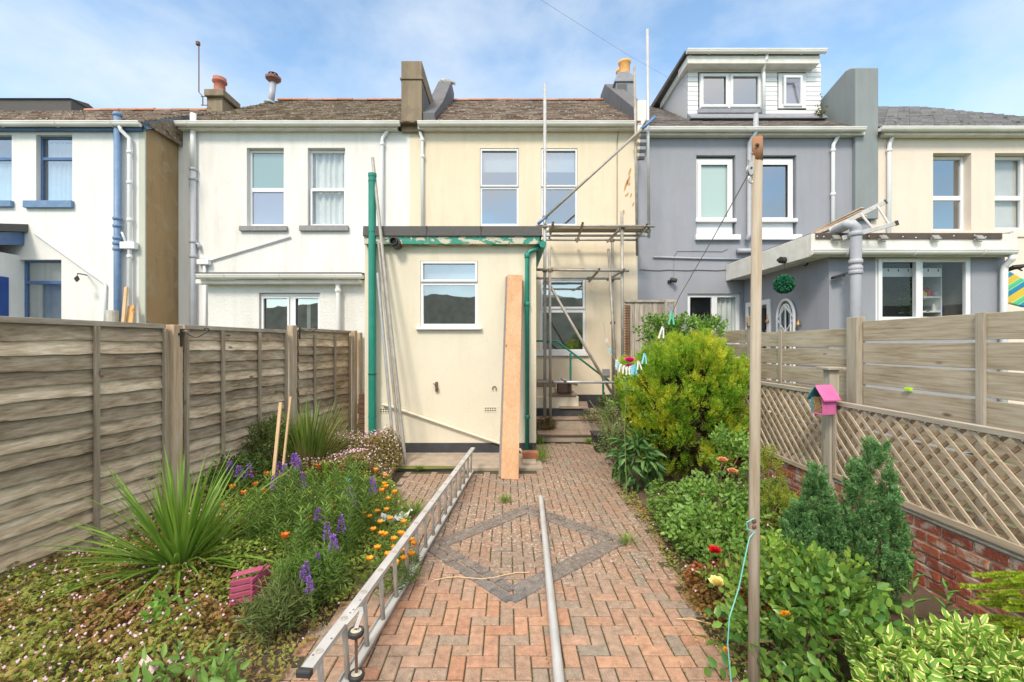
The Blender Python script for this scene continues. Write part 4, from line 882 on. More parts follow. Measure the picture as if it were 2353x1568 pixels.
# door on the side wall and things hung there
mb = MB(); xs_ = EX0 - .012
mb.box(xs_ - .03, xs_ + .01, 8.95, 9.05, .35, 2.62); mb.box(xs_ - .03, xs_ + .01, 9.75, 9.85, .35, 2.62); mb.box(xs_ - .03, xs_ + .01, 8.95, 9.85, 2.62, 2.72); dr = mb.build('door', M['upvc'], t, bevel=.004)
mb = MB(); mb.box(xs_ - .005, xs_ + .011, 9.05, 9.75, .36, 2.62); mb.build('door_pane', M['glass'], dr)
pp = P(1855, 603, 7.95); pp.x = EX0
mb = MB(); A = Vector((EX0, 7.92, pp.z)); B = A + Vector((-.40, -.05, .02)); mb.tube([A, B], .05, 14); wpp = mb.build('overflow_pipe', M['upvc'], t, smooth=True)
mb = MB(); mb.tube([B, B + Vector((-.10, -.02, 0))], .058, 14); mb.tube([B + Vector((-.08, 0, 0)), B + Vector((-.14, -.02, 0))], .03, 10); mb.build('pipe_cap', M['rubber'], wpp)
mb = MB(); mb.tube([A - Vector((.012, 0, 0)), A - Vector((-.0, 0, 0))], .075, 14); mb.build('pipe_collar', M['rubber'], wpp)
bc = B + Vector((-.02, 0, -.42)); lb = LB(); n_ = 2600; Dn = rdir(n_); C = np.array(bc) + Dn * rng.uniform(.125, .15, n_)[:, None]
lb.leaves(C, nrm(Dn + rdir(n_)*1.0), Dn, .04, .026, fold=.3); ob = thing('topiary_ball', 'round green artificial topiary ball hanging on a wire from the white pipe', 'topiary ball', bc)
lb.build('leaf_ball', mat_leaf('artificial_leaf', [(.01, .10, .045), (.02, .17, .08), (.05, .26, .13), (.008, .05, .03)], trans=.1, rough=.4), ob)
MB().ball(bc, .125).build('core', mat_plain('dark_green_core', (.006, .03, .015)), ob); MB().tube([bc + Vector((0, 0, .13)), bc + Vector((.01, 0, .38))], .003, 5).build('wire', M['black'], ob)
# white arched mirror trellis
Yar = 8.42; ar = thing('arched_mirror', 'white gothic-arched garden mirror frame leaning on the grey extension side wall', 'garden mirror', (EX0 - .06, Yar, 1.3))
def arch(hw, zt, n=16): return [(hw*math.cos(math.pi*k/n), zt - hw*1.35 + hw*1.35*math.sin(math.pi*k/n)) for k in range(n+1)]
hw_, zt_ = .255, PZ(689, Yar)
mb = MB(); pts = [(hw_, .95)] + arch(hw_, zt_) + [(-hw_, .95)]
mb.tube([(EX0 - .05, Yar + a_, z_) for a_, z_ in pts], .026, 8)
pts = [(hw_*.62, .95)] + arch(hw_*.62, zt_ - .09) + [(-hw_*.62, .95)]; mb.tube([(EX0 - .05, Yar + a_, z_) for a_, z_ in pts], .016, 8)
mb.tube([(EX0 - .05, Yar, .95), (EX0 - .05, Yar, zt_ - .1)], .014, 6)
for s_ in (-1, 1): mb.tube([(EX0 - .05, Yar + s_*hw_, zt_ - .36), (EX0 - .05, Yar, zt_ - .12), (EX0 - .05, Yar - s_*.02, zt_ - .1)], .02, 8); mb.tube([(EX0 - .05, Yar + s_*hw_, zt_ - .36), (EX0 - .05, Yar, zt_ - .62)], .014, 6)
for z_ in (1.95, 1.6): mb.tube([(EX0 - .05, Yar - hw_, z_), (EX0 - .05, Yar + hw_, z_)], .012, 6)
mb.build('frame', M['upvc'], ar); mb = MB(); mb.prism([(Yar + a_, z_) for a_, z_ in [(hw_, .95)] + arch(hw_, zt_) + [(-hw_, .95)]], 'x', EX0 - .02, EX0 - .012); mb.build('mirror', M['glass'], ar)
mb = MB(); mb.box(EX0 - .14, EX0 - .003, 9.12, 9.40, PZ(758, 9.2), PZ(709, 9.2)); tag(mb.build('speaker_box', M['rubber'], bevel=.02), 'black box on the grey side wall just right of the wooden pole', 'wall box')
for (yy, zz, lab) in ((9.0, 2.30, 'tiny gold bell ornament hanging by the black box on the grey wall'), (8.05, 2.2, 'tiny beaded bird ornament hanging right of the white arched mirror')):
    mb = MB(); q0 = Vector((EX0 - .05, yy, zz)); mb.tube([q0 + Vector((.04, 0, .14)), q0 + Vector((0, 0, .10)), q0], .004, 5); mb.lathe([(.012, .05), (.02, .02), (.04, -.02), (.045, -.05), (.02, -.06)], q0, 10)
    tag(mb.build('wall_ornament', mat_plain('aged_brass', (.45, .3, .12), (.25, .12, .06), 20, .4, metal=.6)), lab, 'ornament')
# roof ladder with boards on the extension roof
rl = thing('ladder', 'short aluminium ladder sticking up past folded boards on the grey extension roof', 'ladder', P(1980, 530, 7.6))
mb = MB(); A1, B1 = P(1905, 530, 7.55), P(2037, 463, 7.2); A2, B2 = P(1935, 548, 7.1), P(2064, 512, 6.85)
mb.bar(A1, B1, .03, .07); mb.bar(A2, B2, .03, .07); mb.build('stile', M['alu'], rl, bevel=.004)
mb = MB(); mb.bar(B1 - (B1-A1)*.03, B1, .034, .075); mb.bar(B2 - (B2-A2)*.06, B2, .034, .075); mb.build('end_cap', M['rubber'], rl)
for f1 in (.30, .57, .85): MB().tube([A1 + (B1-A1)*f1, A2 + (B2-A2)*f1], .018, 8).build('rung', M['alu'], rl)
mb = MB()
for k in range(4): mb.bar(P(1868 + k*3, 536 + k*1.2, 8.4 - k*.1) , P(1983 + k*1.5, 478 + k*6, 7.6 - k*.1), .10, .02)
tag(mb.build('plank_stack', mat_wood('weathered_roof_planks', [(.3, .22, .15), (.45, .36, .27), (.6, .52, .42)], 'y')), 'stack of folded weathered planks resting beside the ladder on the grey extension roof', 'planks')
for i, x in enumerate((1922, 2031, 2152, 2252)):
    p = P(x, 546, Yf - .07); mb = MB(); mb.obox(p + Vector((0, 0, -.0)), (1, 0, 0), (0, 1, -.8), (0, .8, 1), .055, .012, .045); mb.tube([p + Vector((-.06, .04, -.02)), p + Vector((-.02, 0, -.03))], .012, 6); mb.tube([p + Vector((-.05, .03, -.05)), p + Vector((0, -.03, -.075)), p + Vector((.05, .03, -.05))], .007, 5)
    tag(mb.build('floodlight', mat_plain('grey_floodlight', (.16, .16, .15), (.3, .3, .27), 30, .4) if i == 0 else bpy.data.materials['grey_floodlight']), ['small floodlight at the left end of the rubber strip on the white fascia', 'small floodlight on the white fascia above the left casement of the kitchen window', 'small floodlight on the white fascia above the right side of the kitchen window', 'small floodlight at the right end of the rubber strip on the white fascia'][i], 'floodlight', 'floodlights along the white fascia')

# ------------------------------------------------------------------ peach house
t = thing('terraced_house', 'pale peach rendered house with grey tiled roof at the right end', 'house', (10, FY, 0), 'terraced houses in the row')
ops = [opx(2144, 2232, 352, 530, FY), opx(2286, 2372, 352, 528, FY)]
mb = MB(); wall_open(mb, GX1 + .001, 14.6, 0, PZ(315, FY), FY, ops, .22); mb.build('wall', M['peach'], t)
w1 = window(t, 2144, 2232, 353, 530, FY, .24, 7, splits=(450,), pane='glass'); w1 = window(t, 2286, 2372, 353, 527, FY, .24, 7, splits=(450,), curtain=('blind', 0, 1, .0, 1), pane='glassclear')
MB().pbox(2270, 2420, 535, 545, FY, .03, -.001).build('string_course', M['peach'], t)
MB().pbox(2018, 2500, 304, 319, FY, .18, -.02).build('fascia', M['fascia'], t, bevel=.006)
gutter(t, 2022, 2500, 298, FY - .24)
gp2 = PZ(294, g0Y); rf = roof_tiles(t, PX(2019, 9.9), 14.6, g0Y, gp2, .68, 12.8, 'slate2', .3, .2, right=lambda Y: np.interp(Y, [g0Y, 12.8], [13.75, 12.1]))
pipe(t, [P(2054, 302, yd), P(2052, 312, yd), P(2044, 330, yd), P(2043, 345, yd), (PX(2042, yd), yd, 2.8)], .042, 'upvc', [((PX(2043, yd), yd, PZ(346, yd)), .25)])
# bodyboard and floodlight right at the edge
m, n, b, o = newmat('striped_bodyboard'); tc_ = n.nodes.new('ShaderNodeTexCoord'); mp_ = n.nodes.new('ShaderNodeMapping'); mp_.inputs['Rotation'].default_value = (0, R(32), 0); n.links.new(tc_.outputs['Object'], mp_.inputs[0])
wv = n.nodes.new('ShaderNodeTexWave'); wv.bands_direction = 'Z'; wv.wave_profile = 'SAW'; wv.inputs['Scale'].default_value = 1.15; wv.inputs['Distortion'].default_value = 1.2; wv.inputs['Detail'].default_value = 1; n.links.new(mp_.outputs[0], wv.inputs[0])
r_ = ramp(n, wv.outputs[1], [(0, (.01, .19, .36)), (.27, (.01, .22, .38)), (.29, (.5, .7, .4)), (.33, (.05, .42, .2)), (.55, (.10, .50, .26)), (.60, (.6, .6, .2)), (.64, (.62, .42, .03)), (.95, (.65, .45, .03))]); n.links.new(r_, b.inputs['Base Color']); b.inputs['Roughness'].default_value = .4
n.nodes[-1:] 
for e in [x for x in n.nodes if x.type == 'VALTORGB']: e.color_ramp.interpolation = 'LINEAR'
Yb = 7.6; q0 = P(2345, 665, Yb); tb = thing('bodyboard', 'colourful blue, green and yellow striped bodyboard beside the grey extension', 'bodyboard', q0)
pts = [(PX(x, Yb), PZ(y, Yb)) for x, y in ((2314, 618), (2326, 626), (2353, 641), (2400, 660), (2440, 690), (2440, 716), (2353, 706), (2314, 696))]
MB().prism(pts, 'y', Yb, Yb + .06).build('deck', m, tb, bevel=.02)
mb = MB(); p = P(2337, 614, EYg - .1); mb.obox(p, (1, 0, .1), (0, 1, -.4), (0, .4, 1), .11, .05, .018); mb.tube([p + Vector((-.13, .05, -.07)), p + Vector((0, 0, -.02)), p + Vector((.14, .05, -.05))], .012, 6)
tag(mb.build('floodlight', M['black']), 'black floodlight above the striped bodyboard at the right edge', 'floodlight')

for (pts_w, lab) in (([P(1180, -40, 4.0), P(1440, 125, 6.5), P(1600, 215, 8.3), P(1722, 300, 9.75)], 'thin overhead wire running down from the sky to the grey house pipe'), ([P(105, 308, 9.0), P(270, 352, 9.3), P(400, 385, 9.8), P(430, 400, 9.96), P(436, 430, 9.96)], 'thin cable strung between the blue-trimmed house and the white house')):
    mb = MB(); mb.tube(pts_w, .0015, 5); tag(mb.build('overhead_wire', M['greysill']), lab, 'wire')
lb = LB(); n_ = 90; C = np.array(P(1884, 262, 10.6)) + rng.normal(size=(n_, 3))*np.array([.04, .06, .13]); lb.leaves(C, rdir(n_, .5), rdir(n_, .5), .07, .035); tag(lb.build('roof_weed', mat_leaf('roof_weed_leaf', [(.16, .14, .05), (.1, .13, .03), (.28, .18, .08)])), 'brownish weed growing in the gutter corner beside the dormer', 'weed')
# ------------------------------------------------------------------ left fence (waney-lap panels)
FA, FB = Vector((-3.62, 3.17, 0)), Vector((-2.89, 8.4, 0)); fd = (FB - FA).normalized(); fn = Vector((fd.y, -fd.x, 0))   # fn points to the garden
def FP(x, off=0, z=0):                                        # point on the fence line seen at print x
    k = (x - CX) / F_; s_ = (k*FA.y - FA.x) / (fd.x - k*fd.y); p = FA + fd*s_ + fn*off; p.z = z; return p
lf = thing('garden_fence', 'tall grey-brown waney lap panel fence along the left flower bed', 'fence', (-3.4, 5, 0))
def panel(pa, pb, z0, z1, nb, side=1):
    d = (pb - pa); L = d.length; d.normalize(); mb = MB(); h = (z1 - z0)/nb; ns = 26; ph = [random.uniform(0, 6) for _ in range(4)]
    for k in range(nb):
        zb_, zt_ = z0 + k*h, z0 + (k+1)*h + .025; jit = random.uniform(-.006, .006); vs = []
        s1, s2 = random.uniform(0, 60), random.uniform(0, 60)
        for i in range(ns + 1):
            s_ = L*i/ns; wob = .013*mn.noise(Vector((s_*1.6, s1, 0))) + .012*mn.noise(Vector((s_*6, s2, 0)))
            ob = fn * (.026 + .010*mn.noise(Vector((s_*.9, s2, 3)))); p = pa + d*s_
            vs += [tuple(p + ob + Vector((0, 0, zb_ + wob + jit))), tuple(p + ob*.95 + Vector((0, 0, zb_ + wob + jit + .012))), tuple(p + ob*.40 + Vector((0, 0, (zb_+zt_)/2))), tuple(p + fn*.004 + Vector((0, 0, zt_ + wob*.6))), tuple(p + ob - fn*.012 + Vector((0, 0, zb_ + wob + jit)))]
        fs = []
        for i in range(ns):
            for j in range(3): fs.append((i*5+j, i*5+5+j, i*5+6+j, i*5+j+1))
            fs.append((i*5+4, i*5+9, i*5+5, i*5))
        mb.add(vs, fs)
    q = len(mb.v); mb.add([tuple(pa - fn*.01 + Vector((0,0,z0))), tuple(pb - fn*.01 + Vector((0,0,z0))), tuple(pb - fn*.01 + Vector((0,0,z1))), tuple(pa - fn*.01 + Vector((0,0,z1)))], [(0,1,2,3)])
    return mb
segs = [(FP(-420), FP(374), 1.98, 16), (FP(418), FP(655), 1.985, 16), (FP(684), FP(802), 2.03, 16)]
for (pa, pb, zt_, nb) in segs:
    pa.z = pb.z = 0; pn = panel(pa, pb, .06, zt_ - .02, nb).build('panel', M['fence'], lf)
    mb = MB(); mb.bar(pa + Vector((0, 0, zt_)) , pb + Vector((0, 0, zt_)), .075, .045); mb.build('capping_rail', M['cap'], lf, bevel=.003)
for x in (212, 505, 590, 718, 765, -330):
    p = FP(x, .045); MB().obox(p + Vector((0, 0, 1.0)), fd, fn, (0, 0, 1), .02, .012, .955).build('batten', M['batten'], lf, bevel=.002)
for x in (371, 421, 652, 799): p = FP(x, .04); MB().obox(p + Vector((0, 0, 1.0)), fd, fn, (0, 0, 1), .016, .02, .955).build('batten', M['batten'], lf, bevel=.002)
for x, zt_, hw2 in ((396, 2.0, .055), (668, 2.08, .05), (810, 2.06, .05)):
    p = FP(x, .02); MB().obox(p + Vector((0, 0, zt_/2)), fd, fn, (0, 0, 1), hw2, .05, zt_/2).build('post', M['post_tan' if x < 500 else 'post'], lf, bevel=.006)
p = FP(818, .0) + fd*.12; MB().obox(p + Vector((0, 0, 1)), fd, fn, (0, 0, 1), .05, .05, 1.03).build('post', M['post'], lf, bevel=.006)
for (x, sc_, lab) in ((402, 1.0, 'black wrought iron scroll bracket on the nearest fence post'), (678, 1.0, 'black wrought iron scroll bracket on the middle fence post')):
    p = FP(x, .075, 1.87 if x < 500 else 1.97) ; dr_ = (fn*.75 + fd*.35).normalized(); pts = []
    if x > 500: dr_ = (fn*.6 - Vector((0, 0, 0)) + fd*.2).normalized()
    L = .22; mb = MB()
    for k in range(12): f_ = k/11; pts.append(p + dr_*(L*f_) + Vector((0, 0, .035 + .03*math.cos(f_*5.5))))
    e = pts[-1]
    for k in range(1, 14): a_ = k*.52; r_ = .028*(1 - k/18); pts.append(e + dr_*(r_*math.sin(a_)) + Vector((0, 0, .03 - .0 - r_*math.cos(a_) + .0 - .0)) - Vector((0, 0, .002)))
    mb.tube(pts, .0065, 6); mb.obox(p + Vector((0, 0, .0)), fd, fn, (0, 0, 1), .013, .005, .09); mb.obox(p + Vector((0, 0, .035)), fd, fn, (0, 0, 1), .035, .006, .012)
    tag(mb.build('scroll_bracket', M['black']), lab, 'bracket')
# old brick pier end beside the extension
mb = MB()
for k in range(12): x_ = -2.47 + random.uniform(-.02, .02); mb.box(x_, x_ + .15 + random.uniform(-.02, .02), 7.35, 7.55, k*.082, k*.082 + .074)
tag(mb.build('brick_pier', mat_plain('old_dark_brick', (.16, .07, .045), (.06, .05, .03), 12, .95, bs=40, bd=.9)), 'crumbling dark brick pier between the fence end and the green soil pipe', 'brick pier')
# neighbours' odds and ends behind the left fence
for (x0_, y0_, x1_, y1_, w_, mk, lab, nm) in ((278, 742, 290, 660, .06, 'stake', 'thin grey batten leaning in front of the blue soil pipe', 'batten'), (290, 760, 302, 703, .13, 'fresh', 'orange sawn timber offcut leaning behind the left fence', 'timber_offcut')):
    mb = MB(); a_, b2_ = P(x0_, y0_ + 60, 8.6), P(x1_, y1_, 8.9); a_ = a_ + (a_ - b2_)*1.2; mb.bar(a_, b2_, w_, .03, (0, -1, 0)); tag(mb.build(nm, M['stake'] if mk == 'stake' else mat_wood('orange_timber', [(.5, .27, .1), (.62, .38, .17)], 'z')), lab, nm.replace('_', ' '))
mb = MB(); a_ = P(258, 735, 8.7); mb.lathe([(.10, -1.6), (.10, .18), (.08, .18), (.08, 0)], a_, 14); tag(mb.build('clay_pipe', mat_plain('pale_clay_pipe', (.55, .52, .46), (.4, .36, .3), 9, .8)), 'upright pale clay pipe standing behind the left fence by the blue pipe', 'clay pipe')

# ------------------------------------------------------------------ right side: brick wall, trellis, board fence
def mat_brick():
    m, n, b, o = newmat('old_red_brick'); g = n.nodes.new('ShaderNodeNewGeometry')
    col = ramp(n, g.outputs['Random Per Island'], [(0, (.20, .05, .03)), (.3, (.30, .075, .04)), (.6, (.38, .10, .05)), (.85, (.26, .06, .04)), (1, (.45, .16, .08))])
    q = noise_node(n, 9, 8); col = mixc(n, ramp(n, q.outputs[0], [(.50, G(0)), (.60, G(.75))]), col, (.46, .39, .32))
    q = noise_node(n, 14, 6); col = mixc(n, ramp(n, q.outputs[0], [(.3, G(.7)), (.42, G(0))]), col, (.08, .04, .03))
    n.links.new(col, b.inputs['Base Color']); b.inputs['Roughness'].default_value = .9; bump(n, b, noise_node(n, 50, 6).outputs[0], .9, .012); return m
bw = thing('brick_wall', 'low old red brick wall under the trellis along the right bed', 'wall', (3.08, 4, 0))
WX = 3.10; mb = MB()
for k in range(7):
    y = 1.2 + (k % 2)*.115; z = -.08 + k*.083
    while y < 8.4:
        L = .215; mb.box(WX - random.uniform(0, .010), WX + .1, y + .006, min(8.5, y + L - .010), z + .007, z + .072); y += L + .004
mb.build('bricks', mat_brick(), bw, bevel=.004)
mb = MB(); mb.box(WX + .006, WX + .21, 1.2, 8.5, -.1, .498); mb.build('mortar', mat_plain('pale_lime_mortar', (.50, .43, .34), (.33, .27, .21), 9, .95, bs=50, bd=.9), bw)
mb = MB(); mb.box(WX - .012, WX + .22, 1.2, 8.5, .50, .522); mb.build('mortar_cap', mat_plain('mortar_cap', (.52, .46, .38), (.38, .33, .27), 9, .95, bs=40, bd=.9), bw, bevel=.01)
tr = thing('trellis', 'diagonal lath garden trellis with posts on top of the brick wall', 'trellis', (WX, 4, .5))
M['trellis_back'] = mat_wood('browner_back_lath', [(.28, .18, .10), (.38, .26, .16), (.45, .34, .23)], 'y', knots=False, isl=.2)
def lattice(Ya, Yb, z0, z1, X, par, mat='trellis', sp=.088, wd=.026, ang=45):
    mA, mB_ = MB(), MB(); H = z1 - z0
    k = -40
    for (mb_, sgn, xo) in ((mA, 1, -.014), (mB_, -1, .003)):
        for k in range(-30, 90):
            ys = Ya + k*sp*math.sqrt(2)*1.0
            a_, b_ = (ys, z0), (ys + sgn*H, z1)
            pts = [(ys - wd*.7, z0), (ys + wd*.7, z0), (ys + wd*.7 + sgn*H, z1), (ys - wd*.7 + sgn*H, z1)]
            # clip to Ya..Yb
            def clip(poly, lim, keep):
                out = []
                for i in range(len(poly)):
                    p, q = poly[i], poly[(i+1) % len(poly)]; ip, iq = keep(p[0] - lim), keep(q[0] - lim)
                    if ip: out.append(p)
                    if ip != iq: f_ = (lim - p[0])/(q[0] - p[0]); out.append((lim, p[1] + f_*(q[1]-p[1])))
                return out
            pl = clip(clip(pts, Ya, lambda d_: d_ >= 0), Yb, lambda d_: d_ <= 0)
            if len(pl) < 3: continue
            mb_.prism(pl, 'x', X + xo, X + xo + .0095)
    mA.build('lath_panel', M[mat], par); mB_.build('lath_panel', M['trellis_back'], par)
TX = 3.10
for (ya_, yb_, z0_, z1_) in ((1.3, 4.19, .545, 1.27), (4.30, 8.3, .50, 1.35)):
    lattice(ya_, yb_, z0_ + .03, z1_ - .03, TX, tr)
    MB().box(TX - .028, TX + .018, ya_, yb_, z0_ - .0, z0_ + .045).build('bottom_rail', M['trellis'], tr, bevel=.003)
    MB().box(TX - .03, TX + .025, ya_, yb_, z1_ - .04, z1_ + .0).build('top_rail', M['cap'], tr, bevel=.003)
    for yy in (ya_ + .01, yb_ - .03): MB().box(TX - .026, TX + .016, yy, yy + .03, z0_ + .05, z1_ - .042).build('end_stile', M['batten'], tr)
MB().box(TX - .045, TX + .045, 4.2, 4.29, .0, 1.56).build('post', M['boardpost'], tr, bevel=.005)
MB().box(TX - .085, TX + .085, 4.16, 4.33, 1.56, 1.585).build('post_cap', M['cap'], tr, bevel=.004)
# board fence
BX = 3.47; rfn = thing('board_fence', 'tall fence of wide pale horizontal boards behind the trellis', 'fence', (BX, 4.5, 0))
secs = [(1.2, 4.33, 2.03), (4.48, 6.20, 1.965), (6.34, 8.3, 2.02)]
for (ya_, yb_, zt_) in secs:
    ytop = zt_
    for k in range(9):
        z2 = ytop - k*.212; z1 = z2 - .193
        if z1 < .1: break
        A_ = Vector((BX + .015, ya_, (z1+z2)/2 + random.uniform(-.004, .004))); B_ = Vector((BX + .015, yb_, (z1+z2)/2 + random.uniform(-.004, .004) + (.03 if ya_ < 2 else 0)*0))
        MB().bar(A_, B_, .024, .193 + random.uniform(-.003, .003)).build('board', M['board'], rfn, bevel=.003)
for (yy, w2, zt_, mk) in ((4.41, .075, 2.07, 'boardpost'), (6.27, .07, 2.13, 'boardpost'), (8.38, .05, 2.1, 'boardpost')):
    MB().box(BX - .05, BX + .04, yy - w2*.9, yy + w2*.9, 0, zt_).build('post', M[mk], rfn, bevel=.005)
for yy in (3.24, 2.0, 5.62): MB().box(BX - .022, BX + .001, yy - .03, yy + .03, .1, 1.99 if yy > 5 else 2.035).build('batten', M['boardpost'], rfn, bevel=.003)
MB().box(BX - .07, BX + .02, 6.19, 6.33, 2.06, 2.20).build('post_block', M['post'], rfn, bevel=.004)
tag(MB().box(BX - .02, BX + .006, 3.80, 3.86, 1.40, 1.425).build('green_clip', mat_plain('lime_plastic', (.4, .75, .02)), bevel=.003), 'tiny lime green clip wedged between boards of the right fence', 'clip')
# far vertical-board screen, its lattice and the carved frame
sc = thing('fence_screen', 'streaked vertical-board screen with brown lattice side by the scaffold', 'fence screen', (2.6, 8.9, 0))
Yv = 8.75; mb = MB(); n_ = 9; xa_, xb_ = PX(1437, Yv), PX(1532, Yv)
for k in range(n_): a_ = xa_ + (xb_-xa_)*k/n_; mb.box(a_ + .002, a_ + (xb_-xa_)/n_ - .003, Yv + (k % 2)*.006, Yv + .025, .37, PZ(694, Yv))
mb.build('boards', M['vboards'], sc); MB().box(xa_ - .05, xb_ + .02, Yv - .03, Yv + .05, PZ(695, Yv), PZ(690, Yv)).build('capping_rail', M['cap'], sc, bevel=.003)
mb = MB(); Yl = Yv - .03; x1_, x2_ = PX(1433, Yl), PX(1447, Yl)
for k in range(44): z_ = .6 + k*.05; mb.box(x1_, x2_, Yl, Yl + .008, z_, z_ + .022) if z_ < PZ(702, Yl) else None
for k in range(4): mb.box(x1_ + k*(x2_-x1_)/3 - .005, x1_ + k*(x2_-x1_)/3 + .008, Yl - .008, Yl, .6, PZ(702, Yl))
mb.build('lattice_panel', M['lattice'], sc)
mb = MB()
for k in range(8): mb.box(PX(1487 + k*6.5, Yl), PX(1489.4 + k*6.5, Yl), Yl - .006, Yl + .004, 1.3, PZ(742 - k*3, Yl))
for k in range(6): mb.box(PX(1484, Yl), PX(1536, Yl), Yl + .004, Yl + .012, 1.35 + k*.12, 1.37 + k*.12)
mb.build('slatted_panel', M['batten'], sc)
Yg = 7.9; gt = thing('gate_frame', 'narrow weathered gate frame with carved panel beside the vertical-board screen', 'gate', P(1543, 800, Yg))
mb = MB()
for x in (1531, 1552): mb.box(PX(x, Yg) - .02, PX(x, Yg) + .02, Yg, Yg + .04, 0, PZ(690, Yg))
mb.box(PX(1531, Yg), PX(1552, Yg), Yg + .002, Yg + .038, PZ(695, Yg), PZ(689, Yg)); mb.build('frame', M['vboards'], gt, bevel=.004)
lattice2 = MB()
for k in range(14): z_ = 1.2 + k*.11; lattice2.bar((PX(1533, Yg), Yg + .02, z_), (PX(1550, Yg), Yg + .02, z_ + .12), .012, .02, (0, 1, 0)); lattice2.bar((PX(1550, Yg), Yg + .034, z_), (PX(1533, Yg), Yg + .034, z_ + .12), .012, .02, (0, 1, 0))
lattice2.v = [(x, y, min(z, PZ(695, Yg))) for x, y, z in lattice2.v]; lattice2.build('lattice_panel', M['vboards'], gt)
MB().box(PX(1534, 7.9), PX(1590, 7.9), 8.3, 8.33, 0, PZ(748, 8.3)).build('boards', M['vboards'], gt)
# ------------------------------------------------------------------ scaffold
YA, YBk = 8.65, 9.75
sc_ = thing('scaffold', 'galvanised tube scaffold with two lifts standing on the steps in front of the cream house', 'scaffold', P(1252, 961, YA))
def stube(x1, y1, Y1, x2, y2, Y2, mat='metal', name='tube', r=.0265, parent=sc_, hollow=False, n=12):
    a, b = P(x1, y1, Y1), P(x2, y2, Y2); mb = MB()
    if hollow: mb.pipe(a, b, r, r*.8, n)
    else: mb.tube([a, b], r, n)
    return mb.build(name, M[mat], parent, smooth=True)
def coupler(x, y, Y, mat='coupler', s=.045):
    c = P(x, y, Y); mb = MB(); mb.obox(c, (1, 0, 0), (0, 1, 0), (0, 0, 1), s, s*.8, s*.7); mb.tube([c + Vector((-s*1.2, -s*.5, 0)), c + Vector((s*1.2, -s*.5, 0))], .012, 6); mb.tube([c + Vector((s*.6, -s*1.3, s*.3)), c + Vector((s*.6, s, s*.3))], .014, 6)
    return mb.build('coupler', M[mat], sc_, bevel=.008)
stube(1252, 193, YA, 1252, 962, YA, 'metal_bright', 'standard', .031)
stube(1263, 572, 8.5, 1265, 985, 8.5, name='standard')
stube(1429, 487, YA, 1431, 920, YA, name='standard', r=.031)
stube(1398, 573, 9.1, 1419, 925, 8.7, name='standard')
stube(1407, 546, YBk, 1409, 930, YBk, name='standard', r=.031)
stube(1458, 153, YBk, 1464, 588, YBk, name='standard', r=.028)
stube(1487.5, 68, YA, 1491, 547, YA, 'metal_bright', 'standard', .029)
zU = PZ(520.5, YA)
stube(1231, 520, YA-.06, 1504, 520.5, YA-.06, name='ledger'); stube(1256, 532, YA+.35, 1485, 532, YA+.35, name='ledger')
stube(1232, 542, YA+.7, 1488, 542, YA+.7, 'metal_bright', 'ledger'); stube(1246, 551.5, YBk, 1466, 551.5, YBk, name='ledger')
stube(1231, 620, YA-.06, 1445, 622.5, YA-.06, name='ledger'); stube(1231, 640, YBk-.08, 1425, 640.5, YBk-.08, name='ledger')
stube(1236, 878, YA-.06, 1424, 879, YA-.06, 'metal_bright', 'ledger')
for (a, b, c_, d_) in ((1339, 513, 1326, 556), (1487, 516, 1462, 552), (1424, 527, 1396, 556), (1377, 619, 1354, 647), (1434, 620, 1396, 644), (1271, 512, 1262, 548)):
    stube(a, b, YA - .25, c_, d_, YBk + .1, name='transom', hollow=True)
stube(1290, 872, YA - .35, 1325, 884, YBk - .3, name='transom', hollow=True)
t_ = stube(1236, 515, YA - .12, 1504, 271, YA - .12, 'metal', 'brace')
stube(1236, 515, YA - .12, 1254, 499, YA - .12, 'bluetape', 'brace_end', .0285); stube(1474, 298, YA - .12, 1506, 269, YA - .12, 'bluetape', 'brace_end', .0285)
stube(1255, 642, YA - .08, 1430, 945, YA - .02, name='brace', r=.028); stube(1487, 276, YA+.02, 1459, 322, YBk - .05, name='brace')
for (x, y, Y) in ((1252, 520, YA), (1430, 523, YA), (1489, 531, YA), (1252, 500, YA), (1489, 282, YA), (1252, 622, YA), (1430, 622, YA), (1407, 553, YBk), (1408, 641, YBk), (1252, 878, YA), (1266, 878, 8.5), (1418, 879, YA), (1458, 313, YBk), (1408, 742, 9.5), (1265, 622, 8.5), (1326, 551, YBk), (1354, 640, YBk - .1), (1258, 643, YA - .05)): coupler(x, y, Y)
mb = MB(); mb.bar(P(1262, 526, YA+.2), P(1480, 526, YA+.2), .20, .035); mb.bar(P(1262, 530, YA+.62), P(1480, 530, YA+.62), .20, .035); mb.bar(P(1266, 617, YA+.3), P(1340, 617, YA+.3), .2, .035)
mb.build('scaffold_board', mat_wood('used_scaffold_board', [(.3, .24, .17), (.42, .36, .28)], 'x'), sc_)
# tubes and boards leaning or lying about
for i, (x1, y1, Y1, x2, y2, Y2, r, mk, lab) in enumerate(((856, 363, 7.20, 932, 1076, 6.55, .026, 'metal', 'longest rusty-topped scaffold tube leaning against the green soil pipe'),
        (870, 560, 7.12, 921, 1062, 6.75, .023, 'metal', 'middle scaffold tube of the leaning bundle beside the green soil pipe'),
        (868, 628, 7.08, 905, 1036, 6.95, .024, 'metal_bright', 'shortest and leftmost scaffold tube of the leaning bundle beside the green soil pipe'))):
    a, b = P(x1, y1, Y1), P(x2, y2, Y2); b.z = max(b.z, .03)
    tag(MB().pipe(b, a, r, r*.8).build('scaffold_tube', M[mk]), lab, 'scaffold tube', 'scaffold tubes leaning by the green pipe')
a, b = Vector((PX(1243, 5.13), 5.13, .036)), Vector((.285, 1.6, .036))
a = Vector(((1243 - CX)/F_*5.1, 5.1, .04)); b = Vector(((1284 - CX)/F_*2.35, 2.35, .04)); b = b + (b - a).normalized()*.6
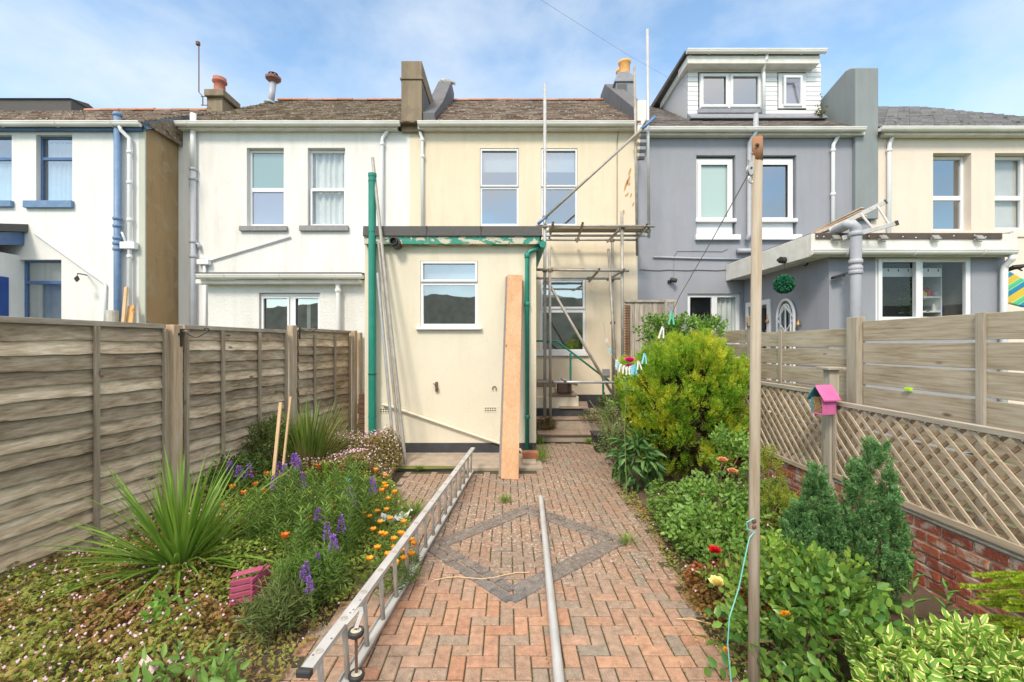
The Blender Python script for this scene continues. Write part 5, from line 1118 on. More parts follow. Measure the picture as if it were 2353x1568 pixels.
tag(MB().pipe(a, b, .028, .022, 18).build('scaffold_tube', mat_plain('pale_galvanised_tube', (.52, .53, .54), (.39, .39, .385), 12, .4, metal=.2, bd=.05, stretch=(1, .3, 1))), 'single pale steel tube lying on the brick paving across the charcoal diamond', 'scaffold tube')
tb_ = thing('scaffold_board', 'long fresh timber board leaning upright against the extension beside the green downpipe', 'board', P(1172, 1100, 5.95))
bb_ = P(1171, 1101, 5.93); bt_ = P(1183, 633, 7.19)
MB().bar(Vector((bb_.x, bb_.y, .0)), bt_, .238, .036, (0, 1, .3)).build('board', M['fresh'], tb_, bevel=.004)
MB().bar(Vector((bb_.x - .03, bb_.y + .07, .005)), bt_ + Vector((-.03, .055, -.02)), .24, .034, (0, 1, .3)).build('under_board', mat_wood('grey_blue_used_board', [(.2, .2, .23), (.36, .3, .25)], 'z'), tb_, bevel=.004)
# ladder lying on edge
la = thing('ladder', 'long aluminium ladder lying on its side along the left edge of the brick path', 'ladder', (-.7, 4, 0))
A1, B1 = Vector((-.905, 1.70, .03)), Vector((-.487, 6.25, .03)); up = Vector((0, 0, .315)); off = Vector((-.012, 0, 0))
n1_ = (B1 - A1).normalized(); sdv = n1_.cross(Vector((0, 0, 1))).normalized()
A2, B2 = Vector((PX(703, 1.99), 1.99, .345)), Vector((PX(1087, 6.27), 6.27, .345))
for (a, b) in ((A1, B1), (A2, B2)):
    mb = MB(); dd = (b - a).normalized(); s_ = dd.cross(Vector((0, 0, 1))).normalized(); mid = (a + b)/2; L = (b-a).length/2
    mb.obox(mid, s_, dd, (0, 0, 1), .031, L, .002)
    for q in (-1, 1): mb.obox(mid + s_*q*.029 - Vector((0, 0, .009)) * (1 if a is A2 else -1), s_, dd, (0, 0, 1), .002, L, .011)
    o_ = mb.build('stile', M['alu'], la, bevel=.001)
NR = 17
for k in range(NR):
    f_ = (k + .45)/NR; p2 = A2 + (B2 - A2)*f_; p1 = A1 + (B1 - A1)*(((p2.y) - A1.y)/(B1.y - A1.y))
    if k > 0 or True: MB().tube([p1 + Vector((0, 0, .0)), p2 + Vector((0, 0, .004))], .0145, 10).build('rung', M['alu_rung'], la, smooth=True)
    MB().lathe([(.019, 0), (.019, .003), (.011, .0035), (.010, .001)], p2 + Vector((0, 0, .002)), 14).build('rivet', M['alu_rung'], la)
dd = (B2 - A2).normalized(); s_ = dd.cross(Vector((0, 0, 1))).normalized()
MB().obox(A2 - dd*.012 - Vector((0, 0, .008)), s_, dd, (0, 0, 1), .035, .016, .017).build('end_cap', M['rubber'], la, bevel=.008)
MB().obox(A1 - dd*.012 + Vector((0, 0, .008)), s_, dd, (0, 0, 1), .035, .016, .017).build('end_cap', M['rubber'], la, bevel=.008)
mb = MB()
for (f_, o2) in ((.028, .012), (.020, -.014), (.048, .014), (.088, .010), (.097, .012), (.104, .016), (.125, .014)):
    p = A2 + (B2-A2)*f_ + s_*o2; mb.tube([p + Vector((0, 0, .0005)), p + Vector((0, 0, .0028))], .0055, 10)
mb.build('drilled_holes', M['rust'], la)
# roof hook with two wheels bolted to the ladder
wtop = Vector((PX(818, 2.30), 2.30, .33)); wbot = Vector((PX(818, 2.30), 2.30, .055)); base = A2 + (B2-A2)*.135
hk = thing('roof_hook', 'ladder roof hook with two small black-tyred wheels on a rusty axle', 'ladder wheels', wbot)
wtop = P(818, 1453, 2.24); wbot = P(819, 1552, 2.24)
wbot.z = max(wbot.z, .06)
mb = MB(); pts = [A2 + (B2-A2)*.075 + s_*.03, A2 + (B2-A2)*.11 + s_*.045, (A2 + (B2-A2)*.12 + s_*.06)*.5 + wtop*.5 + Vector((0, 0, .02)), wtop + Vector((0, 0, .018))]
for i in range(3): mb.bar(pts[i], pts[i+1], .022, .007)
mb.build('arm', M['alu'], hk, bevel=.002)
MB().tube([wtop + Vector((0, 0, .02)), wbot - Vector((0, 0, .02))], .0075, 10).build('axle', M['rust'], hk)
for c_ in (wtop, wbot):
    MB().lathe([(.026, -.013), (.036, -.015), (.0405, -.006), (.0405, .006), (.036, .013), (.028, .012), (.028, -.01)], c_, 26).build('tyre', M['rubber'], hk, smooth=True)
    MB().lathe([(.029, -.008), (.029, .009), (.022, .011), (.012, .008), (.010, .014), (.004, .014)], c_, 22).build('hub', mat_plain('dirty_cream_hub', (.5, .47, .38), (.36, .33, .25), 40, .5), hk, smooth=True)

# ------------------------------------------------------------------ steps, handrail, far yard
st = thing('door_steps', 'small cream-sided stair with brown slabs and green handrail leading to the side door', 'steps', (1.2, 9.2, .37))
mb = MB(); Yq = 9.0
mb.pbox(1232, 1275, 889, 940, Yq, 0, .9); mb.pbox(1232, 1330, 912, 940, Yq - .06, 0, .9); mb.build('stair_body', M['cream_ext'], st, bevel=.012)
mb = MB(); mb.pbox(1228, 1277, 880, 889, Yq - .02, 0, .9); mb.pbox(1262, 1325, 904, 912, Yq - .08, 0, .9); mb.build('slab', M['stone'], st, bevel=.01)
mb = MB(); mb.pbox(1285, 1352, 936, 940, Yq - .22, 0, .9); mb.v = [(x + (y - (Yq-.22))*.15, y, z) for x, y, z in mb.v]; mb.build('slab', M['stone'], st, bevel=.008)
mb = MB(); mb.pbox(1232, 1340, 940, 958, Yq - .18, 0, .8); mb.build('stair_plinth', M['plinth'], st)
hr = thing('handrail', 'green painted handrail bending down beside the scaffold at the small stair', 'handrail', P(1310, 905, 9.0))
mb = MB(); mb.tube([P(1231, 784, 9.0), P(1276, 784, 9.0), P(1281, 785, 9.0), P(1402, 878, 8.95)], .02, 10)
mb.build('rail', M['green'], hr, smooth=True)
for (x, y1, y2, Y) in ((1311, 812, 905, 9.0), (1386, 866, 945, 8.95)): MB().tube([P(x, y1, Y), P(x, y2, Y)], .022, 8).build('post', M['green'], hr)
mb = MB(); p = P(1296, 905, 8.9); mb.box(p.x - .13, p.x + .15, 8.85, 9.05, p.z + .01, p.z + .26); tag(mb.build('crate', mat_plain('dark_brown_plastic_crate', (.05, .03, .022), (.08, .05, .04), 20, .7), bevel=.02), 'small dark brown crate on the stair slab behind the green handrail post', 'crate')
pt = thing('plant_pot', 'square black plastic plant pot at the foot of the steps beside the conifer', 'plant pot', P(1388, 1040, 7.55))
q = Vector((PX(1384, 7.5), 7.5, 0)); mb = MB(); mb.add([(q.x-.12,q.y-.12,0),(q.x+.12,q.y-.12,0),(q.x+.12,q.y+.12,0),(q.x-.12,q.y+.12,0),(q.x-.17,q.y-.17,.30),(q.x+.17,q.y-.17,.30),(q.x+.17,q.y+.17,.30),(q.x-.17,q.y+.17,.30)], [(0,3,2,1),(4,5,6,7),(0,1,5,4),(1,2,6,5),(2,3,7,6),(3,0,4,7)]); mb.box(q.x-.18, q.x+.18, q.y-.18, q.y+.18, .285, .315); mb.build('pot', M['rubber'], pt, bevel=.008)
mb = MB(); mb.box(PX(1200, 6.9), PX(1236, 6.9), 6.75, 6.9, .0, .16); tag(mb.build('brick', mat_plain('loose_red_brick', (.4, .15, .08), (.3, .13, .08), 20, .9), bevel=.01), 'loose red brick at the foot of the green downpipe', 'brick')
mb = MB(); mb.box(PX(1200, 6.7), PX(1232, 6.7), 6.5, 6.72, .0, .07); tag(mb.build('stone_block', M['concrete'], bevel=.015), 'low pale stone block in front of the loose red brick', 'stone')

# ------------------------------------------------------------------ washing pole, line, pegs, birdhouse
wpx = PX(1733, 2.2); wp_ = thing('washing_pole', 'tall weathered round wooden washing line pole with pulley', 'pole', (wpx, 2.2, 0))
mb = MB(); mb.tube([(wpx - .003, 2.2, 0), (wpx, 2.2, 1.0), (PX(1740.5, 2.2), 2.2, PZ(319, 2.2))], [.0262, .0252, .0235], 20); mb.build('shaft', M['pole'], wp_, smooth=True)
zt_ = PZ(318, 2.2); MB().tube([(PX(1740.5, 2.2), 2.2, zt_ - .115), (PX(1740.5, 2.2), 2.2, zt_ + .003)], .0243, 20).build('stained_top', mat_wood('red_brown_pole_top', [(.25, .12, .07), (.36, .2, .11)], 'z', isl=.05), wp_, smooth=True)
for yy in (1198, 1211): p = P(1733, yy, 2.175); MB().ball(p, .0115, .006, .0115, 12, 6).build('bolt_head', M['rust'], wp_, smooth=True)
p = P(1740, 333, 2.172); MB().ball(p, .011, .004, .008, 12, 6).build('screw_hole', M['black'], wp_)
pu = P(1724, 388, 2.2); pl = thing('pulley', 'galvanised clothes line pulley with hook hanging at the top of the wooden pole', 'pulley', pu)
mb = MB()
for s_ in (-.008, .008): mb.prism([(pu.x + .017*math.cos(a_)*1.0 - .0, pu.z + (.017 if abs(math.sin(a_)) < .7 else .034)*math.sin(a_)) for a_ in np.linspace(0, 2*math.pi, 19)[:-1]], 'y', pu.y + s_ - .0015, pu.y + s_ + .0015)
mb.build('side_plates', M['metal_bright'], pl); MB().tube([pu + Vector((0, -.0065, 0)), pu + Vector((0, .0065, 0))], .018, 16).build('wheel', M['upvc'], pl); MB().tube([pu + Vector((0, -.013, .0)), pu + Vector((0, .013, 0))], .005, 8).build('pin', M['black'], pl)
mb = MB(); mb.tube([pu + Vector((.022*math.sin(a_) + .008, 0, .055 + .022*math.cos(a_))) for a_ in np.linspace(-.2, 4.4, 12)], .004, 6); mb.tube([pu + Vector((.012*math.cos(a_) + .004, 0, -.052 + .018*math.sin(a_))) for a_ in np.linspace(0, 6.28, 14)], .0045, 6); mb.build('hook', M['metal_bright'], pl)
LN = [(1722, 396, 2.21), (1640, 545, 2.75), (1562, 680, 3.46), (1543, 722, 3.71), (1512, 772, 3.95), (1478, 820, 4.25), (1458, 842, 4.45), (1440, 846, 4.65), (1424, 838, 4.9), (1410, 822, 5.3), (1397, 795, 6.6), (1390, 762, 9.1), (1386, 740, 9.98)]
mb = MB(); mb.tube([P(*q) for q in LN], .0028, 5); wl = mb.build('washing_line', mat_plain('grey_washing_line', (.22, .25, .22))); tag(wl, 'thin washing line sagging from the wooden pole pulley to the cream house wall', 'washing line')
P1_, P2_ = [P(*q) for q in LN], None
def on_line(Y):
    for a, b in zip(P1_, P1_[1:]):
        if a.y <= Y <= b.y: f_ = (Y - a.y)/(b.y - a.y); return a + (b - a)*f_
pegs = [(3.70, (.12, .55, .36), 1.25, 'mint green clothes peg nearest the wooden pole on the washing line'), (3.86, (.75, .75, .72), 1.2, 'white clothes peg hanging over the top of the golden conifer'), (4.22, (.25, .66, .8), 1.15, 'pale blue clothes peg hanging alone right of the pink rose'),
        (4.36, (.82, .8, .75), 1, ''), (4.44, (.15, .6, .82), 1.1, ''), (4.50, (.25, .66, .8), 1, ''), (4.56, (.82, .8, .75), 1, ''), (4.64, (.82, .8, .75), 1, ''), (4.74, (.8, .78, .74), 1, ''), (4.86, (.82, .8, .75), 1, ''), (4.98, (.25, .66, .8), .95, ''), (5.1, (.82, .8, .75), .95, ''), (6.2, (.25, .66, .8), .9, 'pale blue clothes peg high on the far end of the washing line'), (7.6, (.82, .8, .75), .9, 'white clothes peg nearest the cream house on the washing line')]
pm = {}
for (Y, cc, s_, lab) in pegs:
    p = on_line(Y); k = 'peg_%d' % int(cc[0]*100)
    if k not in pm: pm[k] = mat_plain('peg_plastic_%s' % ('green' if cc[0] < .13 else 'bright_blue' if cc[0] < .2 else 'pale_blue' if cc[0] < .4 else 'white'), cc, tuple(x*.85 for x in cc), 30, .4, bd=0)
    pg = MB(); h = .075*s_; r_ = random.uniform(-.2, .2)
    for q in (-1, 1): pg.bar(p + Vector((q*.004, 0, .012)), p + Vector((q*.022 + r_*h, q*.003, -h)), .011, .012, (0, 1, 0))
    pg.box(p.x - .008, p.x + .008, p.y - .006, p.y + .006, p.z - .018, p.z - .010)
    white = cc[0] > .5
    tag(pg.build('clothes_peg', pm[k]), lab or ('white clothes peg in the row hanging below the pink rose' if white else ('bright blue clothes peg in the middle of the row below the pink rose' if cc[0] < .2 else ('pale blue clothes peg left of the pink rose by the scaffold tube' if Y > 4.9 else 'pale blue clothes peg between white ones below the pink rose'))), 'clothes peg', 'pegs on the washing line')
mb = MB(); mb.tube([P(1733, 1192, 2.165), P(1716, 1200, 2.16), P(1717, 1216, 2.16), P(1734, 1222, 2.165), P(1722, 1236, 2.15), P(1708, 1300, 2.13), P(1698, 1350, 2.12), P(1676, 1420, 2.10), P(1672, 1480, 2.10), P(1680, 1568, 2.10), P(1684, 1650, 2.1)], .0028, 6)
tag(mb.build('twine', mat_plain('turquoise_twine', (.18, .55, .50))), 'turquoise twine tied to the wooden pole and hanging down to the bed', 'twine')
bh = thing('insect_house', 'pink and blue wooden insect house mounted on the trellis post', 'insect house', (3.0, 4.2, 1.15))
Yh = 4.10; a_, b_, zt_, zb_ = PX(1884, Yh), PX(1915, Yh), PZ(888, Yh), PZ(952, Yh)
pink = mat_plain('pink_paint', (.60, .15, .36), (.5, .11, .28), 9, .5, bd=0); teal = mat_plain('teal_paint', (.05, .22, .26), (.08, .28, .3), 9, .5)
xm = (a_ + b_)/2
# box turned to face left/front
def rot(mb, c, ang):
    cs, sn = math.cos(ang), math.sin(ang); mb.v = [(c.x + (x-c.x)*cs - (y-c.y)*sn, c.y + (x-c.x)*sn + (y-c.y)*cs, z) for x, y, z in mb.v]; return mb
cpos = Vector((xm - .015, Yh + .02, 0)); w2, d2 = .062, .075; ang = R(-78)
mb = MB(); mb.box(cpos.x - w2, cpos.x + w2, cpos.y - d2, cpos.y + d2, zb_, zb_ + .012); mb.box(cpos.x + w2 - .01, cpos.x + w2, cpos.y - d2, cpos.y + d2, zb_ + .012, zb_ + .15); mb.box(cpos.x - w2 + .0, cpos.x + w2 - .011, cpos.y + d2 - .01, cpos.y + d2, zb_ + .012, zb_ + .15)
mb.prism([(cpos.x + w2*.0, zb_ + .255), (cpos.x + w2 + .03, zb_ + .125), (cpos.x + w2 + .03, zb_ + .14), (cpos.x, zb_ + .27)], 'y', cpos.y - d2 - .02, cpos.y + d2 + .02)
mb.prism([(cpos.x + w2 - .011, zb_ + .15), (cpos.x + w2, zb_ + .15), (cpos.x + w2, zb_ + .155), (cpos.x + .002, zb_ + .25), (cpos.x - .0, zb_ + .24)], 'y', cpos.y - d2 + .012, cpos.y + d2)
rot(mb, cpos, ang).build('pink_box', pink, bh, bevel=.002)
mb = MB(); mb.prism([(cpos.x, zb_ + .255), (cpos.x - w2 - .03, zb_ + .125), (cpos.x - w2 - .03, zb_ + .14), (cpos.x, zb_ + .27)], 'y', cpos.y - d2 - .02, cpos.y + d2 + .02); mb.box(cpos.x - w2 - .001, cpos.x - w2 + .01, cpos.y - d2, cpos.y + d2, zb_, zb_ + .15); rot(mb, cpos, ang).build('teal_side', teal, bh, bevel=.002)
mb = MB(); k_ = 0
for i in range(9):
    for j in range(12):
        x_ = cpos.x - w2 + .014 + i*.0118 + (j % 2)*.004; z_ = zb_ + .022 + j*.0118
        if x_ > cpos.x + w2 - .012 or z_ > zb_ + .15 + (w2 - abs(x_ - cpos.x))*1.2: continue
        mb.tube([(x_, cpos.y - d2 + .012 + random.uniform(0, .01), z_), (x_, cpos.y + d2 - .02, z_)], .0052, 6)
rot(mb, cpos, ang).build('bamboo_tubes', mat_plain('bamboo_cane', (.5, .32, .15), (.3, .16, .07), 60, .8, island=True), bh)

# small things lying about
def crumple(name, c, sx, sy, h, mat, lab, cat):
    n_ = 9; mb = MB()
    for i in range(n_):
        for j in range(n_): mb.v.append((c[0] + (i/(n_-1) - .5)*sx + random.gauss(0, sx*.02) + (j - 4)*sx*.05, c[1] + (j/(n_-1) - .5)*sy, c[2] + .01 + abs(mn.noise(Vector((i*.6, j*.6, sx*9))))*h))
    for i in range(n_-1):
        for j in range(n_-1): mb.f.append((i*n_+j, (i+1)*n_+j, (i+1)*n_+j+1, i*n_+j+1))
    o = mb.build(name, mat); m_ = o.modifiers.new('thick', 'SOLIDIFY'); m_.thickness = .003; return tag(o, lab, cat)
crumple('plastic_bag', (PX(905, 4.55), 4.5, .02), .27, .26, .12, mat_plain('white_plastic_film', (.72, .72, .70), (.6, .62, .6), 20, .35), 'crumpled white plastic packet at the edge of the flower bed', 'packet')
for i, (x, y, Y, s_, lab) in enumerate(((556, 1362, 2.95, 1.0, 'faded pink plastic trough broken among the leaves beside the spiky plant'),)):
    c = P(x, y, Y); c.z = .20; tr_ = thing('planter', lab, 'planter', c); pk = mat_plain('faded_pink_plastic', (.30, .045, .11), (.38, .09, .15), 12, .5)
    mb = MB()
    for k in range(4):
        mb.obox(c + Vector((0, 0, -.10 + k*.042)), (1, .25, .12), (-.25, 1, 0), (-.1, 0, 1), .075 - k*.003, .010, .017)
        mb.obox(c + Vector((.09, .06, -.085 + k*.042)), (.5, 1, .3), (-1, .5, 0), (0, 0, 1), .07, .010, .017)
    mb.build('slatted_side', pk, tr_, bevel=.004); MB().obox(c + Vector((.02, .03, .075)), (1, .25, .16), (-.25, 1, 0), (0, 0, 1), .095, .03, .005).build('rim', pk, tr_, bevel=.003)
for (x1, y1, x2, y2, Y, w_, lab) in ((645, 925, 624, 1140, 4.75, .032, 'pale wooden stake leaning left of the other stake in the flower bed'), (668, 912, 645, 1125, 5.0, .022, 'thinner pale wooden stake leaning on the right in the flower bed')):
    a_, b_ = P(x1, y1, Y), P(x2, y2, Y - .25); b_ = b_ + (b_ - a_)*.15; tag(MB().bar(a_, b_, w_, .02, (0, 1, 0)).build('garden_stake', M['stake'], bevel=.002), lab, 'stake', 'stakes in the flower bed')
c = P(340, 1528, 2.25); lab_ = thing('plant_label', 'small pink and white seed packet label standing in the pink-flowered ground cover', 'plant label', c)
MB().obox(c, (.8, -.25, -.5), (.2, 1, .1), (.5, .1, .8), .05, .001, .028).build('card', mat_plain('floral_card', (.75, .68, .66), (.65, .25, .32), 90, .6, bd=0), lab_)
c = P(800, 1148, 4.5); c.z = .42; MB_ = MB(); MB_.ball(c, .032, .03, .03, 12, 8); tag(MB_.build('glass_ball', mat_plain('turquoise_glass', (.04, .32, .38), (.1, .5, .55), 25, .1), smooth=True), 'turquoise glass garden ornament half hidden among purple flower spikes', 'ornament')
mb = MB(); mb.tube([(-.55 + i*.09, 3.36 + .03*math.sin(i*1.1) + i*.012, .016) for i in range(9)], .004, 5); tag(mb.build('twig', M['stake']), 'long pale dry twig lying on the paving by the diamond', 'twig')
for (x, y, lab) in ((1590, 1376, 'short dry twig on the soil at the right edge of the paving'),):
    c = P(x, y, 3.0); mb = MB(); mb.tube([(1.10, 2.88, .02), (1.2, 2.87, .024), (1.3, 2.83, .02)], .004, 5); tag(mb.build('twig', M['stake']), lab, 'twig')
# ------------------------------------------------------------------ plants
def sprigs(lb, C, A, n_leaf, L, W, spread=.9, fold=.22, droop=.15, step=.55, upn=.6, term=True):
    """C sprig bases, A sprig axes: leaves alternate along each"""
    n = len(C); A = nrm(A); side = nrm(np.cross(A, rdir(n, upn)))
    for k in range(n_leaf):
        t_ = (k + .4)*step*L; s_ = (1 if k % 2 else -1); last = term and k == n_leaf - 1
        base = C + A*t_
        D = A*(1.0 if last else .55) + side*(0 if last else s_*spread) + rng.normal(size=(n, 3))*.16
        N_ = nrm(np.cross(side, A))*np.sign(rng.uniform(.2, 1, (n, 1))) + rng.normal(size=(n, 3))*.25
        N_[:, 2] = np.abs(N_[:, 2]) + .15
        lb.leaves(base, D, N_, L*rng.uniform(.75, 1.15, n), W*rng.uniform(.8, 1.1, n), fold=fold, droop=droop)
def blob_pts(n, blobs, inner=.5):
    wts = np.array([b[3]*b[4] + b[4]*b[5] + b[3]*b[5] for b in blobs]); wts /= wts.sum(); idx = rng.choice(len(blobs), n, p=wts)
    Bm = np.array(blobs, float)[idx]; d = rdir(n, .25); r = (inner + (1-inner)*rng.uniform(0, 1, n)**.6)[:, None]
    return Bm[:, :3] + d*Bm[:, 3:6]*r, d
def shrub(name, label, cat, base, blobs, n, L, W, mat, nl=5, stems=8, stemmat=None, out=.6, up=.5, group=None, inner=.5, droop=.15, step=.55, fold=.22):
    t = thing(name, label, cat, base, group); C, d = blob_pts(n, blobs, inner); C = C[C[:, 2] > .02]; n = len(C); d = d[:n]
    A = d*out + rdir(n)*.5; A[:, 2] += up
    lb = LB(); sprigs(lb, C, A, nl, L, W, droop=droop, step=step, fold=fold); lb.build('foliage', mat, t)
    if stems:
        mb = MB(); b0 = Vector(base)
        for k in range(stems):
            q = Vector(C[rng.integers(n)]); m_ = (b0*.5 + q*.5) + Vector((0, 0, .12)); mb.tube([b0 + Vector((random.gauss(0, .03), random.gauss(0, .03), 0)), m_, q], [.008, .006, .003], 6)
        mb.build('stems', stemmat or M['stem'], t)
    return t
M['stem'] = mat_plain('woody_stem', (.14, .09, .05), (.2, .15, .07), 20, .8)
M['gstem'] = mat_plain('green_stem', (.12, .19, .04), (.18, .2, .06), 20, .6)

# golden conifer
def conifer_spray(lb, C, A, n_leaf, L, W, stepf):
    n = len(C); A = nrm(A); S = nrm(np.cross(A, rdir(n)))
    for k in range(n_leaf):
        t_ = (k + .3)/n_leaf; s_ = 1 if k % 2 else -1; D = A*.65 + S*s_*.75 + rng.normal(size=(n, 3))*.10
        lb.leaves(C + A*(t_*stepf), D, nrm(np.cross(A, S)) + rng.normal(size=(n, 3))*.3, L*(1.15 - .6*t_), W, fold=.1, droop=.0)
gc = Vector((2.28, 5.9, 0)); con = thing('conifer', 'large bushy golden-green conifer swelling over the right side of the path', 'conifer', gc)
def lump(d, s=1.7, seed=0): return np.array([mn.noise(Vector((v[0]*s + seed, v[1]*s, v[2]*s))) for v in d])
def plumes(lb, C, A, ns, nl, L, W, plen, prad, step):
    """upright plumes: each anchor carries ns short sprays crowding a common axis"""
    n = len(C); A = nrm(A); U1 = nrm(np.cross(A, rdir(n))); U2 = np.cross(A, U1)
    for k in range(ns):
        t_ = rng.uniform(0, 1, (n, 1)); a_ = rng.uniform(0, 6.28, (n, 1)); rad = U1*np.cos(a_) + U2*np.sin(a_)
        conifer_spray(lb, C + A*t_*plen + rad*prad*(1 - t_)*rng.uniform(.3, 1, (n, 1)), A + rad*.45, nl, L, W, step)
n_ = 600
d = rdir(n_, 0); d[:, 2] = np.abs(d[:, 2])*rng.choice([1, 1, -.95], n_); d = nrm(d)
rr = 1 + .20*lump(d, 1.8, 3) + .10*lump(d, 5.0, 9); dep = .93 - .26*rng.uniform(0, 1, n_)**1.6
cz = .87; sq = np.sign(d)*np.abs(d)**.85
C = np.stack([gc.x + sq[:, 0]*.79*rr*dep - .05*d[:, 2], gc.y + sq[:, 1]*.74*rr*dep, cz + sq[:, 2]*.88*rr*dep], 1)
C[:, 0] += np.where(d[:, 2] > .3, .08, 0)
A = d*np.array([.5, .5, .1]) + rdir(n_)*.16; A[:, 2] += 1.0
k_ = (C[:, 2] > .05); C, A = C[k_], A[k_]
lb = LB(); plumes(lb, C, A, 17, 9, .040, .013, .24, .075, .10)
lb.build('crown', mat_leaf('golden_conifer_foliage', [(.09, .21, .015), (.20, .38, .025), (.33, .50, .035), (.14, .29, .02)], patch=(.60, .60, .04), psc=3.0, pth=(.47, .63), trans=.42, rough=.6), con)
MB().tube([(gc.x, gc.y, 0), (gc.x + .02, gc.y, .8), (gc.x, gc.y, 1.5)], [.07, .05, .02], 10).build('trunk', M['stem'], con)
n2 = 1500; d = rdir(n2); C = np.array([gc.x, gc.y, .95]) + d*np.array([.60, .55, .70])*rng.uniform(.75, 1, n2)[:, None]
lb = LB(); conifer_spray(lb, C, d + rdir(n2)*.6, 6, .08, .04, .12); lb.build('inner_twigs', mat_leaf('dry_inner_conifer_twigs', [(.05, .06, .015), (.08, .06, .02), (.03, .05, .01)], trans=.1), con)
# two dwarf conifers
dc_m = mat_leaf('dwarf_conifer_foliage', [(.06, .15, .04), (.11, .25, .08), (.18, .35, .12), (.07, .17, .05)], patch=(.16, .17, .05), psc=5, pth=(.58, .72), trans=.2, rough=.6)
for (cx_, cy_, h_, r_, lab, tips) in ((2.49, 2.98, 1.08, .15, 'taller dark green dwarf conifer with three pointed tips by the brick wall', ((-.01, 0, 1.14, .13), (-.11, .03, .98, .11), (.08, .02, .80, .12))), (2.14, 3.10, .86, .125, 'shorter dark green dwarf conifer on the left of the pair by the brick wall', ((.02, 0, .93, .13), (-.09, .02, .66, .12), (.07, -.05, .7, .10)))):
    t = thing('dwarf_conifer', lab, 'conifer', (cx_, cy_, 0), 'pair of dwarf conifers'); Cs, As = [], []
    for (tx, ty, th, tr_) in tips:
        m_ = 150; u_ = rng.uniform(0, 1, m_)**.9; prof = np.sqrt(np.clip(1 - u_**1.5, 0, 1))*(.7 + .3*np.minimum(1, u_*6)); a_ = rng.uniform(0, 2*math.pi, m_)
        rad = (r_ if tr_ > .125 else tr_)*prof*rng.uniform(.6, 1.0, m_)*(1 + .12*np.sin(a_*3 + u_*8))
        Cs.append(np.stack([cx_ + tx*np.minimum(1, u_*1.6 + .25) + rad*np.cos(a_), cy_ + ty + rad*np.sin(a_), u_*th*.95], 1)); As.append(np.stack([np.cos(a_)*.35, np.sin(a_)*.35, np.full(m_, 1.)], 1) + rng.normal(size=(m_, 3))*.14)
    lb = LB(); plumes(lb, np.concatenate(Cs), np.concatenate(As), 11, 7, .018, .009, .085, .022, .036); lb.build('crown', dc_m, t)
    MB().tube([(cx_, cy_, 0), (cx_, cy_, h_*.7)], [.03, .012], 8).build('trunk', M['stem'], t)

# strap-leaved spiky plants
def blades(n, base, L, Wd, elev, curve, spread=.05, segs=7):
    V, F, U = [], [], []; q = 0
    for i in range(n):
        az_ = rng.uniform(0, 2*math.pi); e_ = math.radians(rng.uniform(*elev)); l_ = L*rng.uniform(.62, 1.08); w_ = Wd*rng.uniform(.7, 1.1); cv = curve*rng.uniform(.1, 1.6)*(1 - e_/2.2)
        p = np.array(base) + np.array([math.cos(az_), math.sin(az_), 0])*rng.uniform(0, spread); hd = np.array([math.cos(az_), math.sin(az_), 0]); sd_ = np.array([-math.sin(az_), math.cos(az_), 0]); e2 = e_; tw = rng.normal(0, .25)
        for k in range(segs + 1):
            f_ = k/segs; ww = w_*(.55 + .45*math.sin(min(1, f_*2.2)*math.pi/2))*(1 - max(0, f_ - .45)/.55)**.8 + .0006
            dr = hd*math.cos(e2) + np.array([0, 0, 1])*math.sin(e2); up_ = np.cross(dr, sd_); s2 = sd_*math.cos(tw) + up_*math.sin(tw)
            V += [p - s2*ww/2, p - up_*ww*.18, p + s2*ww/2]; U += [(1, f_), (0, f_), (1, f_)]
            p = p + dr*l_/segs; e2 -= cv/segs
            if k < segs: F += [[q, q+1, q+4, q+3], [q+1, q+2, q+5, q+4]]; q += 3
        q += 3
    V = np.array(V); V[:, 2] = np.maximum(V[:, 2], .03)
    return V, np.array(F), np.array(U)
spk_m = mat_leaf('strap_leaf', [(.09, .19, .025), (.16, .29, .035), (.24, .38, .06), (.12, .22, .03)], patch=(.42, .42, .10), psc=1.2, pth=(.60, .8), rough=.4, trans=.3)
t = thing('spiky_plant', 'large strap-leaved spiky green plant in the front of the left bed', 'plant', (-2.52, 3.42, .03))
lb = LB(); lb.add(*blades(170, (-2.52, 3.42, .04), .98, .027, (28, 88), .75)); lb.add(*blades(80, (-2.52, 3.42, .10), .95, .022, (4, 32), .75)); lb.build('leaves', spk_m, t)
MB().lathe([(.07, 0), (.06, .12), (.02, .2)], (-2.52, 3.42, 0), 12).build('crown_base', M['gstem'], t)
t = thing('spiky_plant', 'smaller upright spiky green plant behind the two stakes against the fence', 'plant', (-2.62, 5.9, .03))
lb = LB(); lb.add(*blades(300, (-2.58, 5.75, .05), 1.05, .025, (48, 88), .6, .12)); lb.build('leaves', mat_leaf('darker_strap_leaf', [(.07, .14, .02), (.12, .20, .03), (.18, .27, .05)], patch=(.28, .22, .08), psc=1.5, trans=.25, rough=.45), t)

